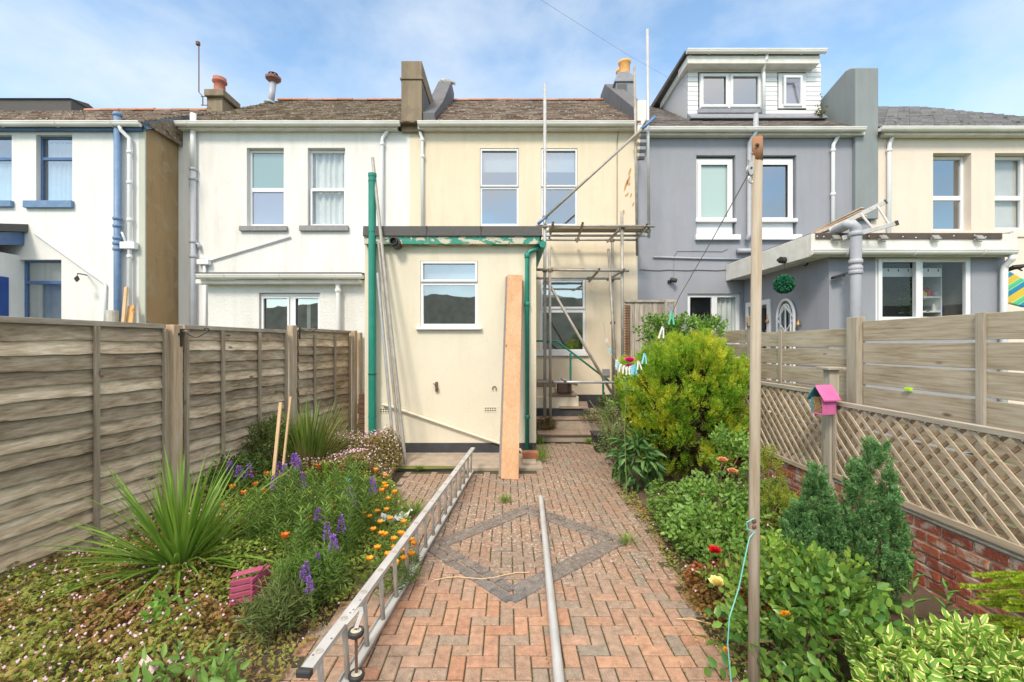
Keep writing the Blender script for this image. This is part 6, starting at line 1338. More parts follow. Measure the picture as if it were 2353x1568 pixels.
# ground cover with small pink flowers
def in_poly(x, y, poly):
    c = np.zeros(len(x), bool); j = len(poly) - 1
    for i in range(len(poly)):
        xi, yi = poly[i]; xj, yj = poly[j]; cnd = ((yi > y) != (yj > y)) & (x < (xj - xi)*(y - yi)/(yj - yi + 1e-12) + xi); c ^= cnd; j = i
    return c
def cover(name, label, cat, poly, n, hfun, L, mat, nf, fmat, fl=.0095, kind='stuff', flower_name='flowers'):
    P_ = np.array(poly); lo, hi = P_.min(0), P_.max(0); x = rng.uniform(lo[0], hi[0], n*3); y = rng.uniform(lo[1], hi[1], n*3); k = in_poly(x, y, poly); x, y = x[k][:n], y[k][:n]; m_ = len(x)
    edge = np.ones(m_)
    h = hfun(x, y); z = .01 + h*rng.uniform(.05, 1, m_)**.5; C = np.stack([x, y, z], 1); lb = LB(); n3 = rdir(m_, 1.3); a_ = nrm(np.cross(n3, rdir(m_)))
    for ang in (-1.15, -.55, 0, .55, 1.15):
        b_ = np.cross(n3, a_); D = a_*math.cos(ang) + b_*math.sin(ang); lb.leaves(C, D, n3, L*(1.1 - .22*abs(ang))*rng.uniform(.8, 1.2, m_), L*.42, fold=.15, droop=.2)
    o = tag(lb.build(name, mat), label, cat, kind=kind)
    if nf:
        j = rng.choice(m_, nf, replace=False); C = np.stack([x[j], y[j], .012 + h[j]*1.02 + rng.uniform(0, .03, nf)], 1); lb = LB(); n3 = rdir(nf, 1.1) + np.array([0, -.35, 0]); n3 = nrm(n3); a_ = nrm(np.cross(n3, rdir(nf)))
        for q in range(5):
            an = q*2*math.pi/5; b_ = np.cross(n3, a_); D = a_*math.cos(an) + b_*math.sin(an); lb.leaves(C, D, n3, fl, fl*.75, fold=.05, droop=.1)
        f_ = lb.build(flower_name, fmat); tag(f_, label.split(' with ')[0] + ' flowers scattered over it', 'flowers', kind='stuff')
    return o
def hn(x, y, a, b, s, seed): return np.array([a + b*mn.noise(Vector((p*s, q*s, seed))) for p, q in zip(x, y)])
gm = mat_leaf('herb_robert_leaf', [(.16, .24, .03), (.28, .36, .05), (.19, .30, .04), (.36, .27, .08), (.42, .20, .09)], patch=(.36, .15, .07), psc=2.3, pth=(.46, .66), trans=.25)
fm = mat_leaf('pale_pink_petal', [(.75, .45, .62), (.82, .6, .72), (.68, .34, .55)], trans=.2)
cover('ground_cover', 'low green and reddish ground cover with tiny pink flowers in the front left corner', 'ground cover', [(-4.2, 1.5), (-1.55, 1.5), (-1.62, 2.4), (-1.65, 2.75), (-1.7, 3.0), (-1.75, 3.4), (-2.2, 4.2), (-3.4, 4.6), (-3.52, 4.0), (-3.65, 3.1), (-4.0, 1.5)], 26000, lambda x, y: (hn(x, y, .16, .16, 1.9, 1) + hn(x, y, 0, .07, 7, 2)) * np.clip((-1.45 - x)*2.2, .15, 1), .021, gm, 1300, fm, .0085)
cover('ground_cover', 'mounded brownish green cover with tiny white-pink flowers spilling beside the leaning tubes', 'ground cover', [(-2.95, 5.5), (-2.0, 5.2), (-1.48, 5.4), (-1.50, 6.3), (-1.62, 6.85), (-2.0, 7.2), (-2.7, 7.3), (-2.95, 6.6)], 17000, lambda x, y: (hn(x, y, .42, .22, 1.5, 5)) * np.clip((-1.35 - x)*2.0 + .1, .12, 1) * np.clip((7.4 - y)*1.8, .3, 1), .022, mat_leaf('brown_green_leaf', [(.18, .21, .04), (.27, .26, .07), (.32, .23, .09), (.14, .2, .04)], patch=(.26, .17, .08), psc=3, trans=.2), 760, fm, .011)
cover('ground_cover', 'red-tinged herb robert cover with pink flowers spilling onto the right edge of the paving', 'ground cover', [(1.25, 2.95), (1.42, 2.7), (1.9, 2.55), (2.3, 2.9), (2.1, 3.5), (1.45, 3.45), (1.28, 3.2)], 6500, lambda x, y: hn(x, y, .14, .12, 3, 8), .020, mat_leaf('red_green_leaf', [(.28, .10, .04), (.20, .17, .03), (.36, .12, .05), (.15, .2, .03), (.26, .06, .03)], patch=(.34, .07, .03), psc=4, trans=.25), 60, fm)
cover('ground_cover', 'mid-green leafy weeds with small pink flowers filling the right bed in front of the conifer', 'ground cover', [(1.42, 3.5), (2.2, 3.3), (2.9, 3.4), (3.0, 5.2), (2.1, 5.2), (1.5, 4.8), (1.38, 4.0)], 9000, lambda x, y: hn(x, y, .22, .2, 2.2, 12), .030, mat_leaf('weed_leaf', [(.12, .22, .035), (.18, .30, .05), (.09, .17, .03)], psc=3, trans=.3), 60, fm)
cover('ground_cover', 'mixed green undergrowth with small pink flowers below the poppies in the left bed', 'ground cover', [(-2.9, 3.9), (-1.75, 3.0), (-1.15, 3.0), (-.98, 3.6), (-.92, 4.3), (-1.12, 4.9), (-1.45, 5.5), (-2.9, 5.7), (-3.3, 5.0)], 22000, lambda x, y: hn(x, y, .24, .2, 2.2, 15) * np.clip((-.95 - x)*1.7, .22, 1), .018, mat_leaf('undergrowth_leaf', [(.16, .28, .035), (.26, .38, .06), (.34, .34, .08), (.12, .2, .03)], psc=3, trans=.3), 120, fm)
cover('ground_cover', 'sparse creeping weeds on the bare soil between the left bed and the paving', 'ground cover', [(-1.75, 1.8), (-1.22, 1.8), (-1.18, 2.8), (-1.05, 3.2), (-1.5, 3.3), (-1.72, 3.0)], 1500, lambda x, y: hn(x, y, .03, .03, 3, 21), .017, gm, 25, fm, .008)
cover('ground_cover', 'sparse creeping weeds along the right edge of the paving', 'ground cover', [(1.22, 2.0), (1.5, 2.0), (1.55, 3.0), (1.5, 4.0), (1.55, 5.6), (1.8, 6.6), (1.5, 6.4), (1.34, 5.4), (1.36, 4.2), (1.24, 3.0)], 1900, lambda x, y: hn(x, y, .03, .04, 3, 23), .017, gm, 15, fm, .008)
for (nm, lab, poly, m_) in (('straw_litter', 'dry straw and leaf bits on the bare soil beside the ladder', [(-1.75, 1.8), (-1.15, 1.8), (-1.0, 3.4), (-1.6, 3.3)], 700), ('straw_litter', 'dry straw and leaf bits on the soil right of the paving', [(1.15, 1.8), (1.6, 1.8), (1.6, 5.0), (1.3, 5.0)], 700)):
    P_ = np.array(poly); lo, hi = P_.min(0), P_.max(0); x = rng.uniform(lo[0], hi[0], m_); y = rng.uniform(lo[1], hi[1], m_); k = in_poly(x, y, poly); x, y = x[k], y[k]; q = len(x); lb = LB()
    lb.leaves(np.stack([x, y, rng.uniform(.008, .03, q)], 1), nrm(np.stack([rng.normal(size=q), rng.normal(size=q), rng.uniform(-.05, .2, q)], 1)), rdir(q, 3), rng.uniform(.015, .06, q), .0045); tag(lb.build(nm, mat_leaf('straw', [(.45, .36, .18), (.28, .19, .09), (.55, .46, .28), (.2, .2, .07)], trans=0)), lab, 'leaf litter', kind='stuff')
# tufts
def tuft(lab, c, n, L, mat, W=.006): 
    return tag(np_mesh('grass_tuft', *blades(n, c, L, W, (25, 88), .8, .05, 4)[:2], mat, None), lab, 'grass tuft')
grm = mat_leaf('fresh_grass', [(.15, .26, .03), (.22, .34, .05), (.10, .18, .03)])
for (c, n_, L_, lab) in (((-.02, 5.05, .01), 90, .11, 'bright green weed tuft at the far corner of the charcoal diamond'), ((1.08, 4.0, .01), 60, .12, 'weed tuft at the right corner of the charcoal diamond'), ((-.98, 4.65, .01), 130, .22, 'long bright grass tuft growing through the lying ladder'),
        ((.58, 8.05, .01), 120, .16, 'grass tuft at the left foot of the stone steps'), ((1.5, 8.02, .01), 160, .13, 'grass tuft at the right foot of the stone steps'), ((.55, 7.0, .01), 70, .3, 'straggly weed beside the extension corner'), ((.50, 6.75, .01), 60, .25, 'straggly weed in front of the loose red brick'), ((-1.25, 6.3, .03), 160, .06, 'mossy grass strip along the apron edge')):
    tuft(lab, c, n_, L_, grm)
# herbaceous stems: narrow-leaved plants with purple spikes, lime shoots, poppies
def stem_plant(h, L, W, nlv, spike=None, lean=.12, top=0, petal=.022):
    """returns meshes (stem+leaves, flower) built at the origin"""
    lx, ly = random.uniform(-lean, lean)*h, random.uniform(-lean, lean)*h
    t_ = np.linspace(.08, .97, nlv); a_ = np.arange(nlv)*2.4; C = np.stack([lx*t_**2, ly*t_**2, h*t_], 1); D = np.stack([np.cos(a_), np.sin(a_), .95 + .5*t_], 1)
    lb = LB(); lb.leaves(C, D, np.tile([0, 0, 1.], (nlv, 1)) + rng.normal(size=(nlv, 3))*.2, L*(1.1 - .45*t_), W, fold=.1, droop=.3)
    fl = None
    if spike:
        m_ = 90; tt = rng.uniform(0, 1, m_); a2 = rng.uniform(0, 6.28, m_); r_ = .028*(1.15 - tt); C2 = np.stack([lx + r_*np.cos(a2), ly + r_*np.sin(a2), h + tt*spike], 1); fl = LB(); fl.leaves(C2, np.stack([np.cos(a2), np.sin(a2), .3 + 0*a2], 1), rdir(m_, .5), petal, petal*.8, fold=.3)
    return lb, fl, (lx, ly)
def mk_stem(name, label, cat, c, args, mat, fmat=None, group=None, fname='flower_spike'):
    t = thing(name, label, cat, c, group); lb, fl, (lx, ly) = stem_plant(**args); off = np.array(c)
    lb.V = [v + off for v in lb.V]; lb.build('leaves', mat, t)
    h = args['h']; mb = MB(); mb.tube([Vector(c), Vector(c) + Vector((lx*.3, ly*.3, h*.5)), Vector(c) + Vector((lx, ly, h + (args.get('spike') or 0)))], [.0035, .003, .0015], 5); mb.build('stem', M['gstem'], t)
    if fl: fl.V = [v + off for v in fl.V]; fl.build(fname, fmat, t)
    return t
def copy_thing(t, loc, rz, s, label=None):
    c = t.copy(); COL.objects.link(c); c.location = loc; c.rotation_euler = (0, 0, rz); c.scale = (s, s, s)
    if label: c['label'] = label
    for ch in t.children: k = ch.copy(); COL.objects.link(k); k.parent = c
    return c
lin_m = mat_leaf('narrow_leaf', [(.13, .24, .035), (.20, .33, .06), (.16, .26, .06), (.10, .20, .04)], trans=.35); lime_m = mat_leaf('lime_leaf', [(.20, .40, .03), (.28, .50, .05), (.15, .32, .03)], trans=.35)
pur_m = mat_leaf('purple_petal', [(.22, .09, .42), (.32, .14, .55), (.17, .07, .33)], trans=.2)
protos = [mk_stem('toadflax', 'tall leafy toadflax stem without flowers among the left bed plants', 'plant', (-1.9, 4.0, 0), dict(h=.46, L=.075, W=.010, nlv=64), lin_m, group='leafy stems in the left bed'),
          mk_stem('toadflax', 'tall leafy toadflax stem without flowers among the left bed plants', 'plant', (-1.8, 4.1, 0), dict(h=.42, L=.085, W=.011, nlv=54), lin_m, group='leafy stems in the left bed')]
pts_ = []
def scatter(n, poly, mind=.06):
    out = []; P_ = np.array(poly); lo, hi = P_.min(0), P_.max(0); tries = 0
    while len(out) < n and tries < 20000:
        tries += 1; x, y = random.uniform(lo[0], hi[0]), random.uniform(lo[1], hi[1])
        if in_poly(np.array([x]), np.array([y]), poly)[0] and all((x-a)**2 + (y-b)**2 > mind**2 for a, b in out): out.append((x, y))
    return out
for i, (x, y) in enumerate(scatter(104, [(-2.35, 4.7), (-2.15, 3.6), (-1.62, 3.25), (-1.30, 3.0), (-1.22, 3.6), (-1.3, 4.5), (-1.6, 5.0)], .065)): copy_thing(protos[i % 2], (x, y, 0), random.uniform(0, 6), random.uniform(.75, 1.42)*(.75 if y < 3.25 else 1))
pp_ = [mk_stem('toadflax', 'toadflax stem topped by a purple flower spike in the left bed', 'flowering plant', (-2.2, 4.6, 0), dict(h=.46, L=.06, W=.008, nlv=50, spike=.17), lin_m, pur_m, 'purple flower spikes in the left bed'),
       mk_stem('toadflax', 'toadflax stem topped by a purple flower spike in the left bed', 'flowering plant', (-2.3, 4.7, 0), dict(h=.50, L=.06, W=.008, nlv=44, spike=.14), lin_m, pur_m, 'purple flower spikes in the left bed')]
for i, (px_, py_, Y) in enumerate(((655, 1075, 4.9), (645, 1085, 4.8), (690, 1100, 4.8), (672, 1062, 5.0), (742, 1170, 4.3), (738, 1182, 4.2), (800, 1150, 4.4), (793, 1140, 4.5), (712, 1300, 3.45), (735, 1290, 3.5), (765, 1215, 4.0), (548, 1090, 5.0), (560, 1080, 5.1), (538, 1075, 5.1), (788, 1195, 4.1), (758, 1255, 3.7), (700, 1310, 3.35), (640, 1110, 4.6), (860, 1115, 4.6), (655, 1000, 5.3), (722, 1340, 3.2))):
    z0 = .50 if py_ < 1120 else .42 if py_ < 1270 else .32; Y = (1.8 - z0)*F_/(py_ - CY); p = P(px_, py_, Y); s_ = z0/.56; copy_thing(pp_[i % 2], (p.x, Y, 0), random.uniform(0, 6), s_)
lp = [mk_stem('leafy_shoot', '', 'plant', (-2.0, 4.9, 0), dict(h=.55, L=.10, W=.015, nlv=78), lime_m, group='lime green shoots in the left bed')]
for i, (px_, py_, Y, lab) in enumerate(((712, 1078, 5.0, 'bright lime leafy shoot at the left behind the purple spikes'), (752, 1060, 5.15, 'tallest bright lime leafy shoot in front of the rear spiky plant'), (775, 1085, 4.95, 'bright lime leafy shoot right beside the tallest one'), (842, 1110, 4.75, 'bright lime leafy shoot nearest the white packet'), (735, 1120, 4.75, 'short bright lime leafy shoot in the middle of the left bed'), (850, 1155, 4.5, 'low bright lime shoot above the poppies near the path'), (690, 1130, 4.6, 'low bright lime shoot beside the stakes'))):
    p = P(px_, py_, Y); src = lp[0]
    if i == 0: src.location = (p.x, Y, 0); src['label'] = lab; s_ = p.z/.56; src.scale = (s_, s_, s_)
    else: copy_thing(src, (p.x, Y, 0), random.uniform(0, 6), p.z/.56, lab)
# conifer-like feathery shoot at the front of the left bed
def cup(lb, c, r, n=6):
    a_ = np.arange(n)*2*math.pi/n; C = np.tile(c, (n, 1)).astype(float); D = np.stack([np.cos(a_)*.65, np.sin(a_)*.65, np.full(n, .75)], 1); lb.leaves(C, D, np.stack([-np.cos(a_), -np.sin(a_), np.full(n, .6)], 1), r*1.5, r*1.35, fold=.12, droop=-.1)
def poppy(c, h, mat, lab, grp, r=.037, ori=None):
    t = thing('poppy', lab, 'flowering plant', c, grp); off = np.array(c, float); m_ = 26; a_ = rng.uniform(0, 6.28, m_); C = off + np.stack([np.cos(a_)*.03, np.sin(a_)*.03, rng.uniform(.02, h*.6, m_)], 1)
    lb = LB(); lb.leaves(C, np.stack([np.cos(a_), np.sin(a_), rng.uniform(.3, 1.2, m_)], 1), rdir(m_, 1), .075, .008, fold=.1, droop=.3); lb.build('leaves', lin_m, t)
    MB().tube([Vector(c), Vector(c) + Vector((.01, -.01, h))], .0022, 5).build('stem', M['gstem'], t); lb = LB(); cup(lb, off + np.array([.01, -.01, h]), r); lb.build('flower', mat, t); return t
or_m = mat_leaf('orange_petal', [(.75, .19, .02), (.8, .25, .03), (.7, .14, .015)], trans=.3); ye_m = mat_leaf('yellow_orange_petal', [(.85, .40, .02), (.8, .33, .02), (.88, .47, .04)], trans=.3)
po, py = poppy((-1.5, 4.2, 0), .33, or_m, 'deep orange poppy on a thin stem in the left bed', 'deep orange poppies'), poppy((-1.3, 4.0, 0), .28, ye_m, 'yellow-orange poppy on a thin stem beside the path', 'yellow-orange poppies')
for k_, (px_, py_, Y) in enumerate(((592, 1083, 5.2), (605, 1078, 5.2), (570, 1098, 5.1), (582, 1092, 5.1), (612, 1098, 5.1), (590, 1115, 4.9), (642, 1098, 5.0), (660, 1100, 4.9), (697, 1095, 5.0), (675, 1132, 4.6), (505, 1166, 4.2), (530, 1130, 4.5), (560, 1140, 4.6), (605, 1140, 4.6), (668, 1130, 4.6), (712, 1190, 4.3), (655, 1240, 4.0), (728, 1075, 5.2), (745, 1200, 4.1))):
    z_ = .34; Y = (1.8 - z_)*F_/(py_ - CY); p = P(px_, py_, Y); copy_thing(po, (p.x, Y, 0), random.uniform(0, 6), random.uniform(.95, 1.1))
for k_, (px_, py_, Y) in enumerate(((785, 1078, 5.1), (768, 1118, 4.8), (792, 1130, 4.6), (842, 1092, 5.2), (865, 1085, 5.2), (880, 1118, 4.9), (883, 1098, 5.1), (888, 1125, 4.9), (878, 1132, 4.8), (905, 1138, 4.8), (895, 1150, 4.7), (885, 1175, 4.4), (868, 1178, 4.4), (898, 1195, 4.2), (925, 1205, 4.2), (880, 1230, 4.0), (888, 1232, 4.0), (905, 1245, 3.9), (908, 1262, 3.8), (915, 1265, 3.8), (932, 1250, 3.9), (940, 1245, 3.9), (870, 1262, 3.7), (895, 1278, 3.6), (922, 1270, 3.7), (712, 1140, 4.6), (930, 1290, 3.4), (912, 1300, 3.4), (945, 1280, 3.5), (876, 1205, 4.2), (860, 1222, 4.1), (918, 1232, 4), (735, 1160, 4.5), (762, 1165, 4.5), (858, 1160, 4.5), (930, 1232, 4.0), (948, 1255, 3.85), (853, 1290, 3.5), (815, 1175, 4.4), (845, 1192, 4.3), (902, 1305, 3.45), (885, 1310, 3.4), (840, 1100, 5.0))):
    z_ = .28 if py_ < 1150 else .20; Y = (1.8 - z_)*F_/(py_ - CY); p = P(px_, py_, Y); c_ = copy_thing(py, (p.x, Y, 0), random.uniform(0, 6), 1); c_.scale = (.95, .95, z_/.28)
for o in (po, py): o.scale = (.9, .9, .9)

# bushy toadflax clump, fern-like shoot near the front of the left bed
shrub('leafy_clump', 'dense feathery green clump with a drooping tip beside the pink planter', 'plant', (-1.72, 3.02, 0), [(-1.42, 3.02, .14, .14, .16, .14), (-1.28, 3.1, .16, .12, .15, .15)], 420, .06, .008, lin_m, nl=7, stems=5, up=.7, step=.25)
shrub('leafy_clump', 'olive green grassy clump at the foot of the bed near the ladder wheels', 'plant', (-1.42, 2.72, 0), [(-1.42, 2.75, .1, .16, .15, .12)], 220, .07, .009, mat_leaf('olive_narrow_leaf', [(.13, .19, .05), (.2, .25, .08), (.10, .14, .04)]), nl=6, stems=4, up=.5, step=.3)
shrub('weed', 'broad-leaved pale green weed at the bottom of the picture in the left bed', 'plant', (-1.55, 2.15, 0), [(-1.55, 2.15, .10, .26, .12, .10)], 34, .075, .034, mat_leaf('pale_weed_leaf', [(.16, .30, .06), (.22, .37, .09), (.12, .24, .05)]), nl=4, stems=4, step=.4)
shrub('weed', 'green serrated-leaf weed poking up through the front ground cover', 'plant', (-1.98, 2.62, 0), [(-1.98, 2.62, .20, .10, .08, .08)], 14, .055, .032, mat_leaf('mid_weed_leaf', [(.14, .30, .04), (.2, .38, .06)]), nl=4, stems=3, step=.4)
shrub('weed', 'dark leafy weed growing against the fence behind the spiky plant', 'plant', (-2.95, 4.9, 0), [(-2.95, 4.9, .25, .3, .35, .28)], 420, .04, .028, mat_leaf('dark_weed_leaf', [(.05, .10, .02), (.09, .15, .03)]), nl=5, stems=6)
shrub('bramble', 'trailing leafy bramble by the fence behind the rear spiky plant', 'plant', (-3.0, 5.7, 0), [(-2.98, 5.6, .4, .22, .4, .42)], 420, .04, .028, mat_leaf('bramble_leaf', [(.06, .11, .025), (.10, .16, .035), (.16, .15, .05)]), nl=5, stems=8)

# right bed
rose_m = mat_leaf('rose_leaf', [(.10, .22, .035), (.16, .30, .05), (.22, .38, .07), (.10, .18, .04)], patch=(.20, .36, .06), psc=2.5, pth=(.5, .7), rough=.35, trans=.25)
rose_y = mat_leaf('young_rose_leaf', [(.16, .32, .04), (.25, .42, .06), (.34, .42, .08), (.12, .24, .04)], patch=(.40, .26, .07), psc=4, pth=(.6, .75), rough=.35, trans=.35)
def rose_flower(par, c, r, mat, label, n=34):
    lb = LB(); c = np.array(c)
    for ring, (m_, rad, upv) in enumerate(((7, 1.0, .5), (7, .85, .95), (6, .7, 1.6), (5, .5, 2.6), (4, .3, 5))):
        a_ = np.arange(m_)*2*math.pi/m_ + ring*.7 + rng.normal(0, .1, m_); D = np.stack([np.cos(a_), np.sin(a_)*.9 - .15, np.full(m_, upv)], 1); N = np.stack([-np.cos(a_)*.6, -np.sin(a_)*.6 - .3, np.full(m_, .6)], 1)
        lb.leaves(np.tile(c, (m_, 1)) + D*.001, D, N, r*(rad*.6 + .5), r*1.1*(rad*.5 + .5), fold=.2, droop=-.12)
    o = lb.build('rose_flower', mat, par); o['label'] = label; return o
t = shrub('rose_bush', 'broad-leaved rose bush beside the foot of the wooden pole with one orange bud', 'rose bush', (1.55, 2.35, 0), [(1.62, 2.38, .28, .32, .20, .22), (1.80, 2.5, .30, .22, .22, .18), (1.34, 2.3, .18, .16, .15, .14), (1.72, 2.25, .2, .26, .2, .2)], 230, .064, .046, mat_leaf('mature_rose_leaf', [(.05, .14, .025), (.09, .20, .035), (.15, .28, .05), (.22, .36, .06), (.07, .16, .03)], patch=(.26, .20, .06), psc=5, pth=(.64, .74), rough=.32, trans=.22), nl=5, stems=16, up=.3, out=.8, step=.5, fold=.12)
rose_flower(t, P(1806, 1418, 2.3), .032, ye_m, 'orange rosebud')
rose_flower(t, P(1668, 1495, 2.25), .016, ye_m, 'small faded yellow rosebud')
t = shrub('rose_bush', 'yellow-green young rose growth left of the shorter dwarf conifer', 'rose bush', (1.85, 2.75, 0), [(1.80, 2.75, .28, .22, .2, .2), (1.50, 2.62, .26, .16, .15, .2), (1.70, 2.72, .46, .10, .1, .10), (2.02, 2.62, .34, .12, .12, .12)], 260, .046, .030, rose_y, nl=5, stems=12, up=.7, step=.5)
t = shrub('rose_bush', 'leafy rose bush before the golden conifer with two faded peach roses and a red rose', 'rose bush', (1.85, 4.1, 0), [(1.95, 4.1, .30, .40, .3, .22), (2.10, 4.2, .74, .17, .15, .24), (1.74, 3.7, .22, .34, .3, .18)], 400, .048, .034, rose_m, nl=5, stems=18, up=.55, inner=.3, step=.5)
peach = mat_leaf('peach_petal', [(.75, .33, .16), (.8, .42, .22), (.62, .25, .12)]); redm = mat_leaf('red_petal', [(.62, .012, .02), (.5, .01, .015), (.72, .02, .03)], trans=.15); yelm = mat_leaf('pale_yellow_petal', [(.85, .70, .25), (.88, .76, .36)], trans=.2); pinkm = mat_leaf('cerise_petal', [(.72, .03, .20), (.8, .06, .28), (.6, .02, .14)], trans=.15)
rose_flower(t, P(1660, 1062, 4.05), .052, peach, 'faded peach rose'); rose_flower(t, P(1683, 1088, 4.0), .052, peach, 'drooping faded peach rose'); rose_flower(t, P(1642, 1270, 2.9), .046, redm, 'bright red rose'); rose_flower(t, P(1618, 1140, 3.9), .022, peach, 'orange rosebud')
t = shrub('rose_bush', 'low rose with one pale yellow bloom over the red ground cover', 'rose bush', (1.5, 2.95, 0), [(1.55, 3.0, .25, .2, .15, .16)], 60, .045, .032, rose_m, nl=5, stems=5, up=.5)
rose_flower(t, P(1647, 1345, 2.78), .056, yelm, 'pale yellow rose')
t = shrub('rose_bush', 'tall climbing rose behind the top of the golden conifer', 'rose bush', (2.4, 6.75, 0), [(2.28, 6.75, 2.0, .28, .15, .16), (2.75, 6.8, 2.02, .38, .15, .12), (2.5, 6.8, 1.7, .4, .2, .3), (3.05, 6.7, 1.98, .2, .1, .14)], 460, .055, .042, rose_m, nl=5, stems=10, up=.4)
rose_flower(t, P(1603, 778, 6.6), .03, redm, 'small red rose')
t = thing('rose_plant', 'single cerise pink rose bloom on a tall stem left of the conifer', 'rose', (PX(1441, 5.1), 5.1, 0))
q = P(1441, 838, 5.1); MB().tube([(q.x, 5.1, 0), (q.x - .03, 5.1, .8), q], .005, 6).build('stem', M['gstem'], t); rose_flower(t, q + Vector((0, -.1, .03)), .07, pinkm, 'cerise pink rose')
rose_flower(t, q + Vector((.02, -.01, -.03)), .045, pinkm, 'cerise pink rose petals')
lb = LB(); C = np.array([[q.x + rng.normal(0, .05), 5.1, q.z - .1 - k*.05] for k in range(14)]); sprigs(lb, C, rdir(14, .3), 4, .05, .035); lb.build('leaves', rose_m, t)
shrub('broad_leaved_plant', 'clump of large drooping dark green leaves at the path edge below the conifer', 'plant', (1.55, 5.75, 0), [(1.60, 5.5, .36, .15, .14, .28)], 85, .15, .055, mat_leaf('large_grey_green_leaf', [(.06, .15, .04), (.10, .21, .06), (.14, .26, .07)], rough=.4, trans=.2), nl=3, stems=4, up=-.5, out=1.1, droop=.45, step=.35)
shrub('wispy_plant', 'wispy pale stems and leaves between the black pot and the conifer', 'plant', (1.62, 6.5, 0), [(1.62, 6.5, .6, .22, .2, .42), (1.5, 6.4, .35, .18, .18, .25)], 330, .045, .022, mat_leaf('wispy_leaf', [(.16, .25, .07), (.24, .31, .1), (.12, .2, .05)]), nl=5, stems=16, up=.9)
for k in range(6):
    pass
mb = MB()
for k in range(7): x_ = 1.45 + random.uniform(-.12, .15); mb.tube([(x_ + .15, 6.4, .3), (x_, 6.35, .75), (x_ - .12 - random.uniform(0, .08), 6.3, 1.0 + random.uniform(-.15, .2))], [.004, .003, .002], 5)
tag(mb.build('dry_stems', mat_plain('pale_dry_stem', (.38, .33, .2), (.3, .25, .14))), 'thin pale dry seed stalks arching left of the conifer', 'dry stems')
shrub('shrub', 'small leafy shrub growing on the upper yard behind the scaffold foot', 'shrub', (2.0, 8.8, .37), [(1.95, 8.75, .55, .16, .12, .18), (2.2, 8.6, .45, .3, .15, .15), (1.7, 8.5, .38, .3, .1, .10)], 260, .05, .035, mat_leaf('yard_shrub_leaf', [(.07, .15, .03), (.12, .2, .04), (.22, .12, .05)]), nl=4, stems=6)
shrub('shrub', 'low brownish creeper on the first stone step behind the green downpipe', 'shrub', (.75, 8.5, .17), [(.72, 8.5, .22, .2, .08, .1)], 160, .04, .025, mat_leaf('brown_creeper_leaf', [(.16, .15, .04), (.25, .16, .07), (.12, .12, .03)]), nl=4, stems=4)
shrub('shrub', 'small golden-green shrub at the foot of the brick wall just right of the wooden pole', 'shrub', (2.35, 4.0, 0), [(2.38, 4.05, .52, .14, .12, .36), (2.42, 3.9, .3, .22, .15, .2)], 520, .024, .010, mat_leaf('gold_shrub_leaf', [(.16, .26, .02), (.26, .36, .03), (.34, .26, .05)], trans=.3), nl=6, stems=6, up=.9, step=.4)
t = shrub('variegated_shrub', 'cream-edged variegated evergreen shrub filling the bottom right corner', 'shrub', (2.2, 2.05, 0), [(1.86, 2.12, .20, .26, .2, .16), (2.28, 2.12, .18, .28, .2, .16), (2.62, 2.0, .08, .3, .2, .14), (2.1, 1.9, .10, .5, .2, .14), (2.2, 2.0, .24, .2, .15, .12)], 520, .062, .038, mat_leaf('variegated_leaf', [(.16, .34, .04), (.22, .40, .05), (.12, .27, .04)], margin=(.74, .72, .26), rough=.35, trans=.2), nl=7, stems=14, up=1.0, out=.6, step=.26, stemmat=mat_plain('reddish_stem', (.26, .12, .06)), fold=.15)
# young spruce branches at the right edge
sp = thing('spruce', 'bright lime young spruce branches reaching in from the right edge', 'spruce', (2.95, 2.35, 0)); lb = LB(); mb = MB(); base = np.array([3.05, 2.42, .62])
tips_ = [(2230, 1352), (2248, 1388), (2258, 1420), (2262, 1325), (2280, 1440), (2300, 1340), (2300, 1465), (2265, 1372), (2330, 1395), (2345, 1330), (2340, 1450), (2370, 1370), (2400, 1420)]
for i, (px_, py_) in enumerate(tips_):
    e = np.array(P(px_, py_, 2.30 + .05*(i % 3))); b0 = np.array([3.02, 2.42, e[2] + .02 - .12]); L_ = np.linalg.norm(e - b0); mb.tube([Vector(b0), Vector((b0+e)/2 + np.array([0, 0, .03])), Vector(e)], [.006, .004, .002], 6)
    for br in range(3):
        f0 = (.0, .45, .65)[br]; A0 = b0 + (e - b0)*f0; ax = e - b0 if br == 0 else (e - b0) + np.array([0, (-1, 1)[br-1]*.35, (.12, -.12)[br-1]])*L_; ax = ax/np.linalg.norm(ax); ln = L_*(1 - f0)*(1 if br == 0 else .85)
        m_ = int(ln/.0007); tt = rng.uniform(.1, 1, m_); C = A0 + ax*(tt*ln)[:, None] + (np.array([0, 0, .03])*np.sin(tt*3.1)[:, None] if br == 0 else 0); rd = rdir(m_); rd = nrm(rd - ax*(rd @ ax)[:, None]); D = ax*.75 + rd*.65 + np.array([0, 0, .15]); lb.leaves(C, D, rdir(m_), .024, .0045, fold=.05, droop=0)
lb.build('needles', mat_leaf('bright_spruce_needles', [(.38, .52, .04), (.48, .60, .06), (.30, .42, .03)], trans=.3), sp); mb.build('branches', M['stem'], sp); MB().tube([(3.03, 2.44, 0), (3.03, 2.43, .8)], [.02, .008], 8).build('trunk', M['stem'], sp)
lily_m = mat_leaf('lily_leaf', [(.12, .27, .04), (.18, .36, .07)], trans=.3)
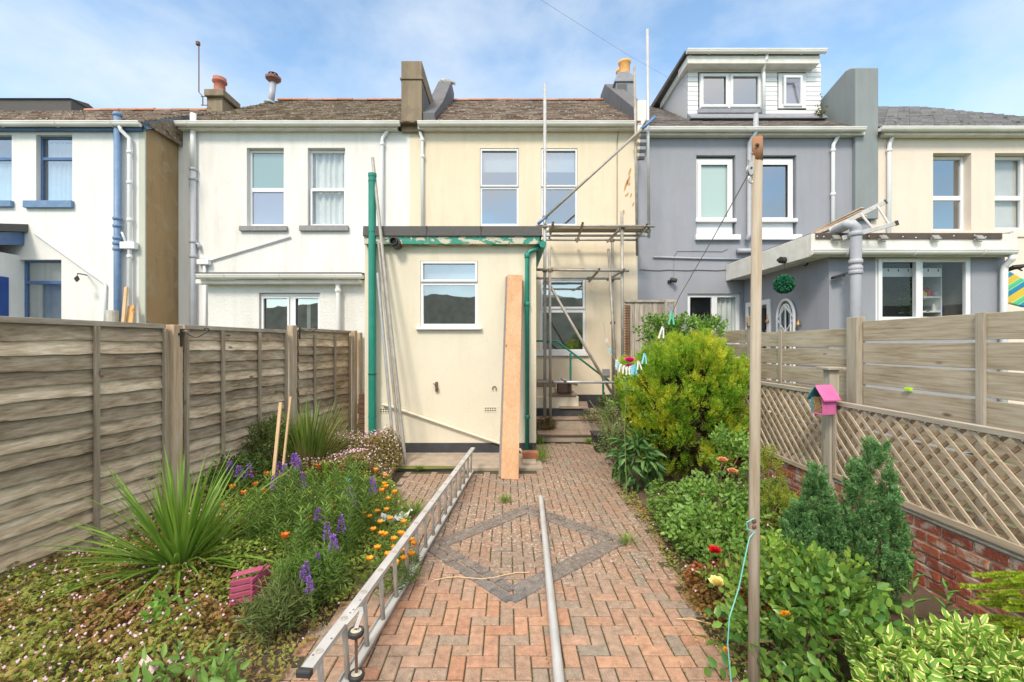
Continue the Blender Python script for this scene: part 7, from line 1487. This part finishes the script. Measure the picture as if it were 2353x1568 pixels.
for (px_, py_, Y, h_, lab) in ((1990, 1310, 2.55, .55, 'leafy lily stem in front of the taller dwarf conifer'), (2098, 1300, 2.75, .5, 'thin leafy stem between the taller dwarf conifer and the brick wall'), (2175, 1345, 2.72, .42, 'pale young shoot against the brick wall right of the dwarf conifers')):
    p = P(px_, py_, Y); mk_stem('lily_stem', lab, 'plant', (p.x, Y, 0), dict(h=p.z, L=.11, W=.022, nlv=13, lean=.05), lily_m)
tb = thing('timber_edging', 'sloping weathered timber edging board at the foot of the brick wall behind the pole', 'edging board', (2.6, 4, 0)); MB().bar((2.45, 4.4, .05), (2.72, 3.3, .06), .03, .12).build('board', M['boardpost'], tb)
# leaf litter and weeds in the joints
n_ = 1500; x_ = rng.uniform(-1.2, 1.5, n_); y_ = rng.uniform(2.2, 6.2, n_); ok = (x_ > 1.05 + rng.normal(0, .12, n_)) | (x_ < -1.02 + rng.normal(0, .07, n_)) | (rng.uniform(0, 1, n_) < .10); x_, y_ = x_[ok], y_[ok]; m_ = len(x_)
lb = LB(); lb.leaves(np.stack([x_, y_, np.full(m_, .014)], 1), nrm(np.stack([rng.normal(size=m_), rng.normal(size=m_), rng.uniform(0, .15, m_)], 1)), rdir(m_, 3), rng.uniform(.01, .03, m_), .006); tag(lb.build('leaf_litter', mat_leaf('dry_leaf_bits', [(.4, .3, .15), (.25, .16, .07), (.5, .42, .25), (.16, .2, .05)], trans=0)), 'dry leaf bits scattered along the paving edges', 'leaf litter', kind='stuff')
n_ = 2600; x_ = rng.uniform(-1.2, 1.45, n_); y_ = rng.uniform(2.2, 6.2, n_); gx = np.round((x_ + 1.62)/u*1)*u - 1.62; ok = rng.uniform(0, 1, n_) < np.clip(.12 + .5*(np.abs(x_) > .8) + .25*(y_ > 3.5), 0, 1); x_, y_ = gx[ok], y_[ok]; m_ = len(x_)*3; x_ = np.repeat(x_, 3); y_ = np.repeat(y_, 3)
lb = LB(); lb.leaves(np.stack([x_, y_, np.full(m_, .004)], 1), rdir(m_, .9), rdir(m_, .5), rng.uniform(.007, .016, m_), .006); tag(lb.build('joint_weeds', mat_leaf('joint_moss_leaf', [(.16, .2, .03), (.26, .25, .06), (.12, .14, .03)], trans=.1)), 'tiny weeds and moss growing in the paving joints', 'weeds', kind='stuff')

def band(o):
    x, y = o.location.x, o.location.y
    return 'nearest the ladder wheels' if y < 3.15 else 'beside the near half of the lying ladder' if x > -1.5 and y < 3.9 else 'beside the white packet by the path' if x > -1.6 and y >= 3.9 else 'between the spiky plant and the ladder' if y < 4.1 else 'around the foot of the two wooden stakes' if x < -2.0 else 'in the bed before the lime shoots'
for o in list(COL.objects):
    if o.parent is None and o.get('group') in ('leafy stems in the left bed', 'purple flower spikes in the left bed', 'deep orange poppies', 'yellow-orange poppies'):
        nm = {'leafy stems in the left bed': 'flowerless narrow-leaved stem', 'purple flower spikes in the left bed': 'purple flower spike', 'deep orange poppies': 'deep orange poppy', 'yellow-orange poppies': 'yellow-orange poppy'}[o['group']]
        o['label'] = nm + ' ' + band(o)
